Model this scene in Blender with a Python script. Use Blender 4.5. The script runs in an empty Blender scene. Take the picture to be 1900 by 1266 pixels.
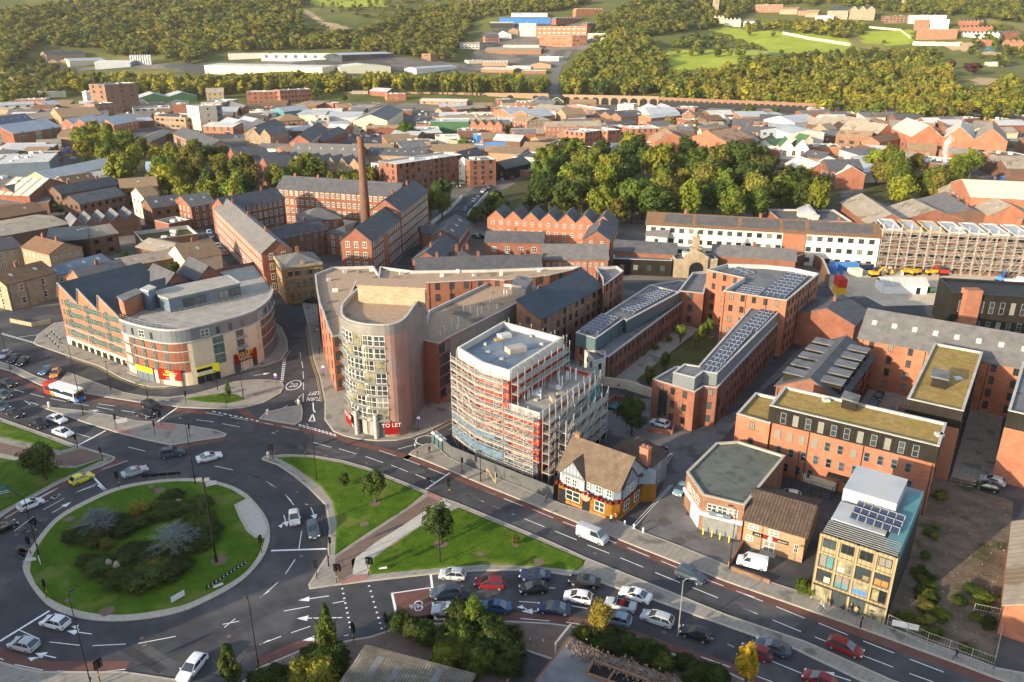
import bpy,math,random
import numpy as np
from mathutils import Vector,Matrix
R=math.radians
random.seed(7)
S=bpy.context.scene
COL=S.collection
# ---------------- camera ----------------
TH=R(21.5);FP=1478.0;CH=75.0
cd=bpy.data.cameras.new('camera');cam=bpy.data.objects.new('camera',cd);COL.objects.link(cam)
cam.location=(0,0,CH);cam.rotation_euler=(R(90)-TH,0,0)
cd.sensor_width=36;cd.lens=FP/1900*36;cd.clip_start=1;cd.clip_end=8000
S.camera=cam
# ---------------- light ----------------
SUN_AZ=Vector((-0.79,-0.61)).normalized();SUN_EL=R(14)
w=bpy.data.worlds.new("World");S.world=w;w.use_nodes=True
nt=w.node_tree;bg=nt.nodes['Background'];sky=nt.nodes.new('ShaderNodeTexSky')
sky.sky_type='NISHITA';sky.sun_disc=False;sky.sun_elevation=SUN_EL
sky.sun_rotation=math.atan2(SUN_AZ.x,SUN_AZ.y);sky.air_density=1.0;sky.dust_density=1.2
hsv=nt.nodes.new('ShaderNodeHueSaturation');hsv.inputs['Saturation'].default_value=.72;nt.links.new(sky.outputs[0],hsv.inputs['Color']);nt.links.new(hsv.outputs[0],bg.inputs[0]);bg.inputs[1].default_value=0.15
sl=bpy.data.lights.new('sun','SUN');sl.energy=3.9;sl.angle=R(0.5);sl.color=(1.0,0.81,0.56)
so=bpy.data.objects.new('sun',sl);COL.objects.link(so)
tosun=Vector((SUN_AZ.x*math.cos(SUN_EL),SUN_AZ.y*math.cos(SUN_EL),math.sin(SUN_EL)))
so.rotation_euler=tosun.to_track_quat('Z','Y').to_euler();so.location=(-200,-100,200)
S.view_settings.view_transform='Standard';S.view_settings.look='None'
S.view_settings.exposure=1.38;S.view_settings.gamma=1.0
S.cycles.max_bounces=5;S.cycles.transparent_max_bounces=24;S.cycles.diffuse_bounces=3;S.cycles.glossy_bounces=2;S.cycles.transmission_bounces=2
S.cycles.use_denoising=True;S.cycles.sample_clamp_indirect=4

# ---------------- terrain + picture-to-place helpers ----------------
TY=[0,830,960,1200,1500,1800,2400,3200]
TZ=[0,0,9,36,98,150,215,245]
def ter(x,y):
    if y<830:return 0.0
    z=float(np.interp(y,TY,TZ))
    k=min(1,(y-830)/200)
    z+=k*(5*math.sin(x*.011+y*.004)+3.5*math.sin(x*.023-y*.013+2))
    if y>1150:z+=min(1,(y-1150)/300)*(14*math.sin(x*.0047+1.2)*math.cos(y*.003))
    return z
_c,_s=math.cos(TH),math.sin(TH)
def ray(px,py):
    x=(px-950)/FP;y=(py-633)/FP
    return x,_c-y*_s,-_s-y*_c
def G(px,py,h=0.0):
    dx,dy,dz=ray(px,py);t=(h-CH)/dz
    return Vector((dx*t,dy*t,h))
def T(px,py,h=0.0):
    """point h metres above the land that shows at this place of the photograph"""
    dx,dy,dz=ray(px,py)
    if dz<0:
        t=(h-CH)/dz
        if 0<t*dy<830:return Vector((dx*t,dy*t,h))
    t=760.0
    while t<3600:
        t+=4
        if CH+dz*t<=ter(dx*t,dy*t)+h:break
    lo,hi=t-4,t
    for _ in range(8):
        m=(lo+hi)/2
        if CH+dz*m<=ter(dx*m,dy*m)+h:hi=m
        else:lo=m
    return Vector((dx*hi,dy*hi,CH+dz*hi))
def P2(v):return Vector((v[0],v[1]))
def proj(v):
    x,y,z=v[0],v[1],v[2]-CH
    d=y*_c-z*_s;u=y*_s+z*_c
    return 950+FP*x/d,633-FP*u/d
def hgt(bx,by,ty):
    b=T(bx,by);lo,hi=0,80
    for _ in range(24):
        m=(lo+hi)/2
        if proj((b.x,b.y,b.z+m))[1]>ty:lo=m
        else:hi=m
    return lo
TILE=[0,0,1]
def tile(x,y,s):TILE[:]=[x,y,s]
def q(x,y):return(TILE[0]+x/TILE[2],TILE[1]+y/TILE[2])

# ---------------- materials ----------------
MATS={}
def mat(name,c1,c2=None,sc=0.5,rough=0.85,spec=0.12,metal=0,bump=0,bsc=8,stripe=None,rand=0,emit=None,streak=None,scatter=0,blotch=None):
    if name in MATS:return MATS[name]
    m=bpy.data.materials.new(name);m.use_nodes=True;MATS[name]=m
    n=m.node_tree.nodes;L=m.node_tree.links.new;b=n['Principled BSDF']
    b.inputs['Roughness'].default_value=rough;b.inputs['Specular IOR Level'].default_value=spec;b.inputs['Metallic'].default_value=metal
    c2=c2 or tuple(min(1,v*1.25)for v in c1)
    geo=n.new('ShaderNodeNewGeometry')
    no=n.new('ShaderNodeTexNoise');no.inputs['Scale'].default_value=sc;no.inputs['Detail'].default_value=6;no.inputs['Roughness'].default_value=.65
    L(geo.outputs['Position'],no.inputs['Vector'])
    rp=n.new('ShaderNodeValToRGB');rp.color_ramp.elements[0].position=.33;rp.color_ramp.elements[1].position=.68
    rp.color_ramp.elements[0].color=(*c1,1);rp.color_ramp.elements[1].color=(*c2,1);L(no.outputs['Fac'],rp.inputs[0])
    out=rp.outputs[0]
    if blotch:   # (colour, scale, threshold): wear with a shape of its own
        nb=n.new('ShaderNodeTexNoise');nb.inputs['Scale'].default_value=blotch[1];nb.inputs['Detail'].default_value=5
        L(geo.outputs['Position'],nb.inputs['Vector'])
        r2=n.new('ShaderNodeValToRGB');r2.color_ramp.elements[0].position=blotch[2];r2.color_ramp.elements[1].position=blotch[2]+.08
        L(nb.outputs['Fac'],r2.inputs[0])
        mx=n.new('ShaderNodeMix');mx.data_type='RGBA';L(r2.outputs[0],mx.inputs[0]);L(out,mx.inputs[6]);mx.inputs[7].default_value=(*blotch[0],1);out=mx.outputs[2]
    if streak or stripe:
        uv=n.new('ShaderNodeUVMap');uv.uv_map='uv'
    if streak:   # (su, sv, strength): stretched noise in the metres of the face
        mp=n.new('ShaderNodeMapping');mp.inputs['Scale'].default_value=(streak[0],streak[1],1);L(uv.outputs[0],mp.inputs[0])
        n2=n.new('ShaderNodeTexNoise');n2.inputs['Scale'].default_value=1;n2.inputs['Detail'].default_value=3;L(mp.outputs[0],n2.inputs['Vector'])
        mr=n.new('ShaderNodeMapRange');mr.inputs[1].default_value=.3;mr.inputs[2].default_value=.7;mr.inputs[3].default_value=1-streak[2];mr.inputs[4].default_value=1+streak[2]
        L(n2.outputs['Fac'],mr.inputs[0])
        vm=n.new('ShaderNodeVectorMath');vm.operation='SCALE';L(out,vm.inputs[0]);L(mr.outputs[0],vm.inputs['Scale']);out=vm.outputs[0]
    if stripe:   # (axis, period metres, colour, width share)
        sp=n.new('ShaderNodeSeparateXYZ');L(uv.outputs[0],sp.inputs[0])
        md=n.new('ShaderNodeMath');md.operation='MULTIPLY';md.inputs[1].default_value=1/stripe[1];L(sp.outputs[stripe[0]],md.inputs[0])
        fr=n.new('ShaderNodeMath');fr.operation='FRACT';L(md.outputs[0],fr.inputs[0])
        lt=n.new('ShaderNodeMath');lt.operation='LESS_THAN';lt.inputs[1].default_value=stripe[3];L(fr.outputs[0],lt.inputs[0])
        mx=n.new('ShaderNodeMix');mx.data_type='RGBA';L(lt.outputs[0],mx.inputs[0]);L(out,mx.inputs[6]);mx.inputs[7].default_value=(*stripe[2],1);out=mx.outputs[2]
    if rand:
        oi=n.new('ShaderNodeObjectInfo');hs=n.new('ShaderNodeHueSaturation')
        mr=n.new('ShaderNodeMapRange');mr.inputs[3].default_value=1-rand;mr.inputs[4].default_value=1+rand;L(oi.outputs['Random'],mr.inputs[0])
        L(mr.outputs[0],hs.inputs['Value'])
        mh=n.new('ShaderNodeMapRange');mh.inputs[3].default_value=.5+rand*.07;mh.inputs[4].default_value=.5-rand*.07
        ml=n.new('ShaderNodeMath');ml.operation='MULTIPLY';ml.inputs[1].default_value=7.31;L(oi.outputs['Random'],ml.inputs[0])
        f2=n.new('ShaderNodeMath');f2.operation='FRACT';L(ml.outputs[0],f2.inputs[0]);L(f2.outputs[0],mh.inputs[0]);L(mh.outputs[0],hs.inputs['Hue'])
        L(out,hs.inputs['Color']);out=hs.outputs[0]
    L(out,b.inputs['Base Color'])
    if bump:
        nb=n.new('ShaderNodeTexNoise');nb.inputs['Scale'].default_value=bsc;nb.inputs['Detail'].default_value=4;L(geo.outputs['Position'],nb.inputs['Vector'])
        bp=n.new('ShaderNodeBump');bp.inputs['Strength'].default_value=bump;bp.inputs['Distance'].default_value=.2;L(nb.outputs['Fac'],bp.inputs['Height']);L(bp.outputs[0],b.inputs['Normal'])
    if scatter:
        tr=n.new('ShaderNodeBsdfTranslucent');L(out,tr.inputs['Color']);ms=n.new('ShaderNodeMixShader');ms.inputs[0].default_value=scatter
        L(b.outputs[0],ms.inputs[1]);L(tr.outputs[0],ms.inputs[2]);L(ms.outputs[0],n['Material Output'].inputs[0])
    if emit:
        b.inputs['Emission Color'].default_value=(*emit[0],1);b.inputs['Emission Strength'].default_value=emit[1]
    return m
M={}
CR=(.6,6,.22)
def dm(k,*a,**kw):M[k]=mat(k,*a,**kw)
dm('brick',(.165,.068,.046),(.255,.112,.075),sc=.22,streak=CR,blotch=((.17,.09,.068),.11,.6))
dm('brick_orange',(.255,.10,.062),(.36,.158,.096),sc=.2,streak=CR,blotch=((.27,.13,.085),.1,.6))
dm('brick_dark',(.11,.062,.045),(.18,.095,.065),sc=.5,streak=CR,blotch=((.10,.075,.06),.25,.55))
dm('brick_tan',(.24,.165,.105),(.32,.23,.15),sc=.6,streak=CR)
dm('brick_brown',(.17,.098,.065),(.25,.145,.095),sc=.5,streak=CR)
dm('ochre',(.24,.125,.045),(.34,.185,.07),sc=.8,streak=CR)
dm('sandstone',(.25,.20,.135),(.35,.29,.20),sc=.5,streak=(.8,3,.2))
dm('render_white',(.50,.475,.42),(.62,.59,.53),sc=.25)
dm('render_cream',(.5,.43,.31),(.62,.54,.40),sc=.3,streak=(.8,2.5,.07))
dm('render_blue',(.20,.245,.31),(.27,.315,.38),sc=.4)
dm('concrete',(.25,.235,.21),(.36,.34,.31),sc=.4,rough=.9)
dm('coping',(.33,.32,.30),(.45,.44,.42),sc=.6)
dm('slate',(.058,.062,.072),(.095,.098,.108),sc=.5,rough=.8,spec=.2,streak=(1.2,5,.14))
dm('slate_blue',(.03,.045,.06),(.048,.066,.085),sc=.15,rough=.75,spec=.25,streak=(.5,1.5,.08))
dm('slate_grey',(.10,.10,.105),(.155,.152,.15),sc=.5,rough=.7,streak=(1.2,5,.12))
dm('tile_brown',(.14,.085,.05),(.21,.13,.08),sc=.5,rough=.8,stripe=(0,.5,(.11,.07,.045),.3),streak=(1,2,.15))
dm('tile_tan',(.19,.135,.085),(.27,.19,.12),sc=.6,streak=(1.2,5,.12))
dm('gravel',(.27,.19,.13),(.43,.32,.225),sc=2.2,rough=.95,bump=.5,bsc=6,blotch=((.15,.12,.09),.12,.6))
dm('felt',(.085,.095,.085),(.135,.145,.128),sc=.4,rough=.85,stripe=(0,1.1,(.10,.12,.11),.06),blotch=((.07,.085,.075),.5,.56))
dm('felt_grey',(.10,.105,.115),(.17,.175,.185),sc=.35,rough=.8,blotch=((.075,.08,.085),.3,.58))
dm('metal_roof',(.28,.30,.32),(.42,.445,.47),sc=.12,rough=.55,spec=.3,stripe=(0,1.0,(.36,.39,.42),.1),blotch=((.38,.36,.33),.12,.58))
dm('metal_white',(.37,.37,.355),(.50,.50,.475),sc=.08,rough=.6,stripe=(0,3.0,(.60,.60,.58),.1),blotch=((.5,.49,.45),.06,.57))
dm('metal_ribbed',(.45,.42,.36),(.56,.53,.46),sc=.2,rough=.6,stripe=(0,4.5,(.2,.17,.14),.22))
dm('hoarding',(.075,.08,.085),(.10,.105,.11),sc=.6)
dm('tile_dark',(.07,.05,.04),(.12,.088,.07),sc=.5,stripe=(0,.5,(.05,.038,.03),.3),streak=(1,2,.2))
dm('asbestos',(.22,.19,.15),(.34,.30,.245),sc=.35,rough=.85,stripe=(0,1.2,(.22,.195,.16),.2),blotch=((.17,.13,.09),.15,.58))
dm('asbestos_rust',(.25,.16,.10),(.38,.27,.18),sc=.35,stripe=(0,1.5,(.2,.13,.08),.2),blotch=((.17,.09,.05),.2,.55))
dm('asbestos_old',(.085,.078,.065),(.17,.155,.13),sc=.5,stripe=(0,.35,(.075,.068,.058),.3),streak=(.5,3,.3),blotch=((.20,.185,.165),.5,.6))
dm('clad_black',(.012,.011,.010),(.025,.022,.018),sc=.5,rough=.6,stripe=(0,.6,(.008,.008,.008),.12))
dm('clad_teal',(.055,.10,.115),(.075,.13,.145),sc=.3,rough=.4,spec=.6,stripe=(0,.5,(.03,.06,.07),.12))
dm('clad_grey',(.12,.14,.155),(.16,.18,.195),sc=.3,rough=.4,spec=.6,stripe=(0,.5,(.08,.10,.115),.14))
dm('clad_blue',(.085,.12,.165),(.135,.175,.22),sc=.2,rough=.45,spec=.6,stripe=(0,1.2,(.07,.11,.16),.06))
dm('clad_tan',(.27,.22,.13),(.34,.28,.17),sc=.3,rough=.5,stripe=(0,.6,(.19,.15,.09),.25))
dm('clad_pink',(.25,.15,.125),(.40,.265,.22),sc=.16,rough=.45,metal=.15,blotch=((.30,.22,.2),.12,.55),stripe=(1,2.6,(.28,.2,.17),.04))
dm('clad_steel',(.19,.18,.165),(.27,.26,.245),sc=.3,rough=.45,metal=.25,stripe=(1,1.0,(.19,.18,.17),.08))
dm('clad_green',(.05,.12,.06),(.07,.15,.08),sc=.2,stripe=(0,.8,(.04,.09,.05),.2))
dm('clad_lime',(.30,.42,.16),(.36,.48,.2),sc=.2)
dm('clad_cream',(.46,.47,.38),(.54,.55,.46),sc=.2,stripe=(0,.8,(.42,.42,.35),.15))
dm('teal_panel',(.06,.17,.19),(.10,.25,.28),sc=.3,rough=.35)
dm('sky_blue',(.04,.16,.42),(.06,.2,.5),sc=.4,rough=.5)
dm('glass',(.018,.026,.03),(.05,.065,.07),sc=.15,rough=.08,spec=1.0,rand=.6)
dm('glass_green',(.02,.075,.06),(.05,.14,.11),sc=.25,rough=.08,spec=1.0)
dm('glass_painted_gleam',(.035,.035,.028),(.42,.37,.2),sc=.55,rough=.12,spec=1.0)  # gold patches paint the sun and sky reflected in the glass
dm('glass_car',(.012,.018,.025),(.03,.045,.06),sc=.5,rough=.06,spec=1.0)
dm('frame_white',(.62,.60,.56),(.70,.68,.64),sc=1)
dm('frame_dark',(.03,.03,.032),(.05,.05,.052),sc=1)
dm('frame_stone',(.38,.31,.22),(.48,.40,.29),sc=1)
dm('frame_grey',(.15,.16,.16),(.22,.23,.23),sc=1)
dm('asphalt',(.044,.046,.053),(.070,.072,.080),sc=.16,rough=.85,bump=.15,bsc=20,blotch=((.092,.092,.097),.07,.54),streak=(.5,.5,.12))
dm('asphalt_patch',(.075,.075,.08),(.098,.098,.104),sc=.8)
dm('asphalt_dark',(.037,.038,.043),(.05,.051,.057),sc=.8)
dm('asphalt_old',(.10,.10,.105),(.16,.16,.165),sc=.3,rough=.9,blotch=((.085,.083,.08),.25,.55))
dm('city_ground',(.11,.10,.09),(.20,.18,.155),sc=.06,rough=.95,blotch=((.075,.076,.08),.02,.5))
dm('paving',(.22,.205,.18),(.31,.29,.255),sc=.6,rough=.9,stripe=(0,.9,(.16,.15,.135),.06),blotch=((.15,.14,.125),.3,.57))
dm('paving_brown',(.13,.095,.08),(.18,.13,.11),sc=.8,rough=.9)
dm('paving_pink',(.30,.15,.13),(.36,.19,.17),sc=1.5,rough=.9)
dm('paving_light',(.36,.35,.32),(.46,.44,.40),sc=1.2,rough=.9)
dm('red_lane',(.115,.058,.05),(.16,.08,.068),sc=.5,rough=.9)
dm('kerb',(.33,.30,.25),(.43,.40,.34),sc=1.5,rough=.9)
dm('line_white',(.62,.64,.66),(.78,.8,.82),sc=2.0,rough=.6,blotch=((.4,.41,.43),3,.6))
dm('line_yellow',(.42,.34,.14),(.5,.42,.2),sc=1.0)
dm('grass',(.038,.085,.005),(.075,.14,.009),sc=.5,rough=.95,bump=.8,bsc=6,blotch=((.11,.14,.025),.16,.56),streak=(.25,3,.1))
dm('rough_grass',(.045,.055,.018),(.10,.095,.04),sc=.3,rough=.95,bump=.8,bsc=3)
dm('waste',(.10,.078,.055),(.20,.155,.115),sc=.35,rough=.95,bump=.8,bsc=3,blotch=((.06,.065,.025),.16,.57))
dm('rubble',(.13,.09,.065),(.24,.19,.155),sc=1.2,rough=.95,bump=1,bsc=3,blotch=((.35,.30,.26),1.6,.62))
dm('sedum',(.22,.155,.05),(.36,.25,.09),sc=.7,rough=.95,bump=1,bsc=4,blotch=((.24,.22,.04),.3,.58))
dm('hill',(.06,.075,.02),(.13,.14,.035),sc=.012,rough=.95,blotch=((.20,.17,.06),.006,.6))
dm('park_grass',(.19,.25,.02),(.30,.34,.045),sc=.03,rough=.95)
dm('earth',(.30,.22,.13),(.42,.31,.19),sc=.05,rough=.95)
dm('sand_ground',(.42,.355,.27),(.56,.48,.375),sc=.3,rough=.95)
dm('water',(.05,.07,.08),(.07,.09,.10),sc=.1,rough=.08,spec=1)
dm('wood',(.30,.21,.10),(.42,.30,.16),sc=1)
dm('plank',(.24,.215,.175),(.36,.33,.28),sc=1.2,streak=(.3,4,.2))
dm('steel_tube',(.34,.33,.31),(.46,.45,.43),sc=2,rough=.4,metal=.3)
dm('scaffold_tube',(.36,.345,.31),(.48,.465,.43),sc=2,rough=.5)
dm('dark_metal',(.012,.013,.015),(.02,.021,.024),sc=2,rough=.5)
dm('lamp_grey',(.2,.2,.2),(.3,.3,.3),sc=2)
dm('bark',(.06,.045,.03),(.10,.075,.05),sc=2)
dm('red_board',(.40,.045,.03),(.5,.10,.06),sc=.6,streak=(.8,.8,.2))
dm('tile_pub',(.10,.074,.055),(.155,.118,.086),sc=.6,streak=(1.2,5,.15))
dm('ochre_tile',(.16,.072,.012),(.25,.12,.02),sc=.9,rough=.3,stripe=(1,.9,(.2,.085,.012),.1))
dm('red_flowers',(.15,.02,.015),(.06,.04,.02),sc=3,rough=.9)
dm('sign_yellow',(.78,.72,.03),sc=1,rough=.5)
dm('sign_red',(.2,.010,.008),sc=1,rough=.5)
dm('white',(.6,.6,.6),sc=1,rough=.5)
dm('yellow',(.75,.55,.03),sc=1,rough=.5)
dm('machine_yellow',(.5,.29,.02),sc=1,rough=.5)
dm('red',(.36,.025,.02),sc=1,rough=.5)
dm('black',(.01,.01,.01),sc=1,rough=.6)
dm('purple',(.2,.05,.3),sc=1)
dm('pv',(.018,.03,.065),(.035,.055,.105),sc=1,rough=.12,spec=1.0)
dm('skylight',(.25,.27,.26),(.5,.5,.46),sc=1,rough=.2)
dm('stone',(.22,.19,.155),(.34,.30,.25),sc=1.5,bump=.5)
dm('green_net',(.04,.13,.14),(.07,.2,.2),sc=.8)
dm('blue_net',(.05,.10,.16),(.13,.19,.25),sc=.5)
dm('light_on',(.9,.7,.4),emit=((1,.75,.4),2.5))
def blinds(k):
    nd=M[k].node_tree;n=nd.nodes;b=n['Principled BSDF'];src=b.inputs['Base Color'].links[0].from_socket;oi=n.new('ShaderNodeObjectInfo');mu=n.new('ShaderNodeMath');mu.operation='MULTIPLY';mu.inputs[1].default_value=13.7;fr=n.new('ShaderNodeMath');fr.operation='FRACT';gt=n.new('ShaderNodeMath');gt.operation='GREATER_THAN';gt.inputs[1].default_value=.8
    mx=n.new('ShaderNodeMix');mx.data_type='RGBA';L=nd.links.new;L(oi.outputs['Random'],mu.inputs[0]);L(mu.outputs[0],fr.inputs[0]);L(fr.outputs[0],gt.inputs[0]);L(gt.outputs[0],mx.inputs[0]);L(src,mx.inputs[6]);mx.inputs[7].default_value=(.2,.19,.165,1);L(mx.outputs[2],b.inputs['Base Color'])
blinds('glass')
LEAF={}
def leafm(k,a,b):LEAF[k]=mat('leaf_'+k,a,b,sc=.45,rough=.75,spec=.2,rand=.3,scatter=.25)
leafm('dark',(.030,.052,.010),(.068,.098,.018));leafm('green',(.062,.098,.013),(.13,.165,.022))
leafm('lime',(.11,.135,.015),(.22,.22,.024));leafm('yellow',(.36,.27,.012),(.55,.40,.02))
leafm('olive',(.10,.10,.018),(.19,.17,.03));leafm('autumn',(.15,.11,.02),(.25,.18,.03))
leafm('copper',(.045,.018,.018),(.08,.03,.026));leafm('blue',(.13,.17,.185),(.22,.27,.29))
leafm('shrub',(.028,.050,.009),(.062,.088,.016))

# ---------------- mesh builder ----------------
class MB:
    def __init__(s):s.v=[];s.f=[];s.m=[]
    def face(s,pts,mi=0):
        k=len(s.v);s.v+=[tuple(p)for p in pts];s.f.append(tuple(range(k,k+len(pts))));s.m.append(mi)
    def prism(s,poly,z0,z1,mi=0,top=None,bot=False):
        n=len(poly)
        for i in range(n):
            a,b=poly[i],poly[(i+1)%n]
            s.face([(a[0],a[1],z0),(b[0],b[1],z0),(b[0],b[1],z1),(a[0],a[1],z1)],mi)
        s.face([(p[0],p[1],z1)for p in poly],mi if top is None else top)
        if bot:s.face([(p[0],p[1],z0)for p in reversed(poly)],mi)
    def box(s,c,dx,dy,dz,ang=0,mi=0):
        """c = middle of the base"""
        ca,sa=math.cos(ang),math.sin(ang);pl=[]
        for x,y in((-dx,-dy),(dx,-dy),(dx,dy),(-dx,dy)):
            pl.append((c[0]+(x*ca-y*sa)/2,c[1]+(x*sa+y*ca)/2))
        s.prism(pl,c[2],c[2]+dz,mi,bot=True)
    def tube(s,a,b,r,r2=None,n=6,mi=0,cap=True):
        a,b=Vector(a),Vector(b);r2=r if r2 is None else r2
        d=(b-a).normalized();u=d.cross(Vector((0,0,1))if abs(d.z)<.9 else Vector((1,0,0))).normalized();v=d.cross(u)
        k=len(s.v)
        for c,rr in((a,r),(b,r2)):
            for i in range(n):
                t=2*math.pi*i/n;s.v.append(tuple(c+(u*math.cos(t)+v*math.sin(t))*rr))
        for i in range(n):
            j=(i+1)%n;s.f.append((k+i,k+n+i,k+n+j,k+j));s.m.append(mi)
        if cap:s.f.append(tuple(k+n+i for i in reversed(range(n))));s.m.append(mi)
    def bar(s,a,b,w,h,mi=0):
        """board from a to b, w wide, h thick, its top at a/b height"""
        a,b=Vector(a),Vector(b);d=P2(b-a)
        if d.length<1e-6:return
        nrm=Vector((-d.y,d.x)).normalized()*w/2
        A=[(a.x-nrm.x,a.y-nrm.y),(a.x+nrm.x,a.y+nrm.y)];B=[(b.x-nrm.x,b.y-nrm.y),(b.x+nrm.x,b.y+nrm.y)]
        v=[(*A[0],a.z-h),(*B[0],b.z-h),(*B[1],b.z-h),(*A[1],a.z-h),(*A[0],a.z),(*B[0],b.z),(*B[1],b.z),(*A[1],a.z)]
        k=len(s.v);s.v+=v
        for f in((0,1,5,4),(1,2,6,5),(2,3,7,6),(3,0,4,7),(4,5,6,7),(3,2,1,0)):s.f.append(tuple(k+i for i in f));s.m.append(mi)
    def build(s,name,mats,parent=None,smooth=False):
        me=bpy.data.meshes.new(name);me.from_pydata(s.v,[],s.f)
        mats=mats if isinstance(mats,(list,tuple))else[mats]
        for x in mats:me.materials.append(M[x]if isinstance(x,str)else x)
        if len(mats)>1:me.polygons.foreach_set('material_index',s.m)
        V=np.array(s.v,float)if s.v else np.zeros((0,3));uv=np.zeros((len(me.loops),2),'f');li=0
        for f in s.f:
            p=V[list(f)];e=p[1]-p[0];L=np.linalg.norm(e)
            if L<1e-9:li+=len(f);continue
            e/=L;nn=np.cross(e,p[2]-p[1]);ln=np.linalg.norm(nn)
            g=np.cross(nn/ln,e)if ln>1e-9 else e
            d=p-V[f[0]];uv[li:li+len(f),0]=d@e;uv[li:li+len(f),1]=d@g;li+=len(f)
        lay=me.uv_layers.new(name='uv');lay.data.foreach_set('uv',uv.ravel())
        if smooth:me.polygons.foreach_set('use_smooth',[True]*len(me.polygons))
        me.update()
        o=bpy.data.objects.new(name,me);COL.objects.link(o);o.parent=parent
        return o
def tag(o,label=None,cat=None,group=None,kind=None):
    if label:o['label']=label
    if cat:o['category']=cat
    if group:o['group']=group
    if kind:o['kind']=kind
    return o
def thing(name,label,cat,loc=(0,0,0),rz=0,group=None):
    o=bpy.data.objects.new(name,None);COL.objects.link(o);o.location=loc;o.rotation_euler=(0,0,rz);o.empty_display_size=.5
    return tag(o,label,cat,group)
def clone(o,loc=None,rz=None,label=None,parent=None,scale=None,group=None):
    c=o.copy();COL.objects.link(c);c.parent=parent
    if loc is not None:c.location=loc
    if rz is not None:c.rotation_euler=(c.rotation_euler[0],c.rotation_euler[1],rz)
    if scale:c.scale=scale
    if label:c['label']=label
    if group:c['group']=group
    for ch in o.children:clone(ch,parent=c)
    return c
def ccw(p):
    a=sum(p[i][0]*p[(i+1)%len(p)][1]-p[(i+1)%len(p)][0]*p[i][1]for i in range(len(p)))
    return list(p)if a>0 else list(reversed(p))
def inset(p,d):
    """offset a CCW polygon inwards by d (negative = outwards)"""
    n=len(p);o=[]
    for i in range(n):
        a,b,c=P2(p[i-1]),P2(p[i]),P2(p[(i+1)%n])
        e1=(b-a).normalized();e2=(c-b).normalized();n1=Vector((-e1.y,e1.x));n2=Vector((-e2.y,e2.x))
        m=n1+n2;k=m.dot(n1)
        m=m/k if k>.35 else m.normalized()*1.5
        o.append(b+m*d)
    return o
_build0=MB.build
def _b(s,name,mats,parent=None,smooth=False):
    o=_build0(s,name,mats,None,smooth)
    if parent is not None:
        o.parent=parent
        if parent.type=='EMPTY':o.matrix_parent_inverse=Matrix.Translation(-Vector(parent.location))
    return o
MB.build=_b
# ---------------- windows ----------------
# style: (frame material, glass, mullions across, bars up, stone lintel+sill)
WST={'sash':('frame_white','glass',1,1,'frame_stone'),'white':('frame_white','glass',2,1,None),'dark':('frame_dark','glass',2,0,None),
       'grey':('frame_grey','glass',1,1,None),'green':('frame_grey','glass_green',2,1,None),'slim':('frame_dark','glass',1,0,'frame_stone'),
       'stone':('frame_stone','glass',2,1,'frame_stone'),'painted_gleam':('frame_grey','glass_painted_gleam',3,1,None),'arch':('frame_stone','glass',2,1,None),
       'mill':('frame_white','glass',2,1,'frame_stone'),'opening':('frame_dark','black',1,0,None)}
WT={}
HID=[]
def wtemplate(w,h,st,deep):
    k=(round(w,2),round(h,2),st,deep)
    if k in WT:return WT[k]
    fm,gm,nx,nz,stone=WST[st];m=MB();t=min(.09,w*.09);D=.07
    def bx(x0,x1,z0,z1,y0,y1,mi):
        m.prism([(x0,y0),(x1,y0),(x1,y1),(x0,y1)],z0,z1,mi,bot=True)
    top=h
    bx(-w/2,-w/2+t,0,h,-D,.02,0);bx(w/2-t,w/2,0,h,-D,.02,0);bx(-w/2+t,w/2-t,0,t,-D,.02,0);bx(-w/2+t,w/2-t,h-t,h,-D,.02,0)
    for i in range(1,nx):x=-w/2+w*i/nx;bx(x-t/2,x+t/2,t,h-t,-D+.01,.02,0)
    if nz:bx(-w/2+t,w/2-t,h*.5-t/2,h*.5+t/2,-D+.013,.02,0)
    if st=='arch':
        n=8;pts=[(w/2*math.cos(math.pi*i/n),h-.01+w/2*math.sin(math.pi*i/n))for i in range(n+1)]
        m.face([(x,-D+.02,z)for x,z in reversed(pts)][::-1],2)
        for i in range(n):(x0,z0),(x1,z1)=pts[i],pts[i+1];m.tube((x0,-.04,z0),(x1,-.04,z1),.07,n=4,cap=False)
    mats=[fm,stone or fm,gm]
    if stone:bx(-w/2-.1,w/2+.1,-.16,-.003,-.12,.02,1);bx(-w/2-.1,w/2+.1,h+.003,h+.2,-.06,.02,1)
    g=MB()if deep else m;gi=0 if deep else 2
    a,b=-w/2+t,w/2-t
    g.face([(a,-.035,t),(b,-.035,t),(b,-.035,h-t),(a,-.035,h-t)],gi)
    o=m.build('window',mats)
    if deep:_build0(g,'pane',gm,o)
    COL.objects.unlink(o)
    for c in o.children:COL.objects.unlink(c)
    WT[k]=o;HID.append(o)
    return o
NWIN={}
def put_window(b,P,ang,w,h,st='sash',deep=False,name='window',label=None):
    """P = world place of the sill's middle"""
    t=wtemplate(w,h,st,deep);k=NWIN.get(b.name,0);NWIN[b.name]=k+1
    if k>=98:
        NWX.setdefault(b.name,(b,[]))[1].append((P,ang,t));return None
    c=t.copy();COL.objects.link(c);c.name=name;c.parent=b
    if b.type=='EMPTY':c.location=Vector(P)-Vector(b.location)
    else:c.location=P
    c.rotation_euler=(0,0,ang)
    for ch in t.children:d=ch.copy();COL.objects.link(d);d.parent=c
    if label:c['label']=label
    return c
NWX={}
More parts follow.
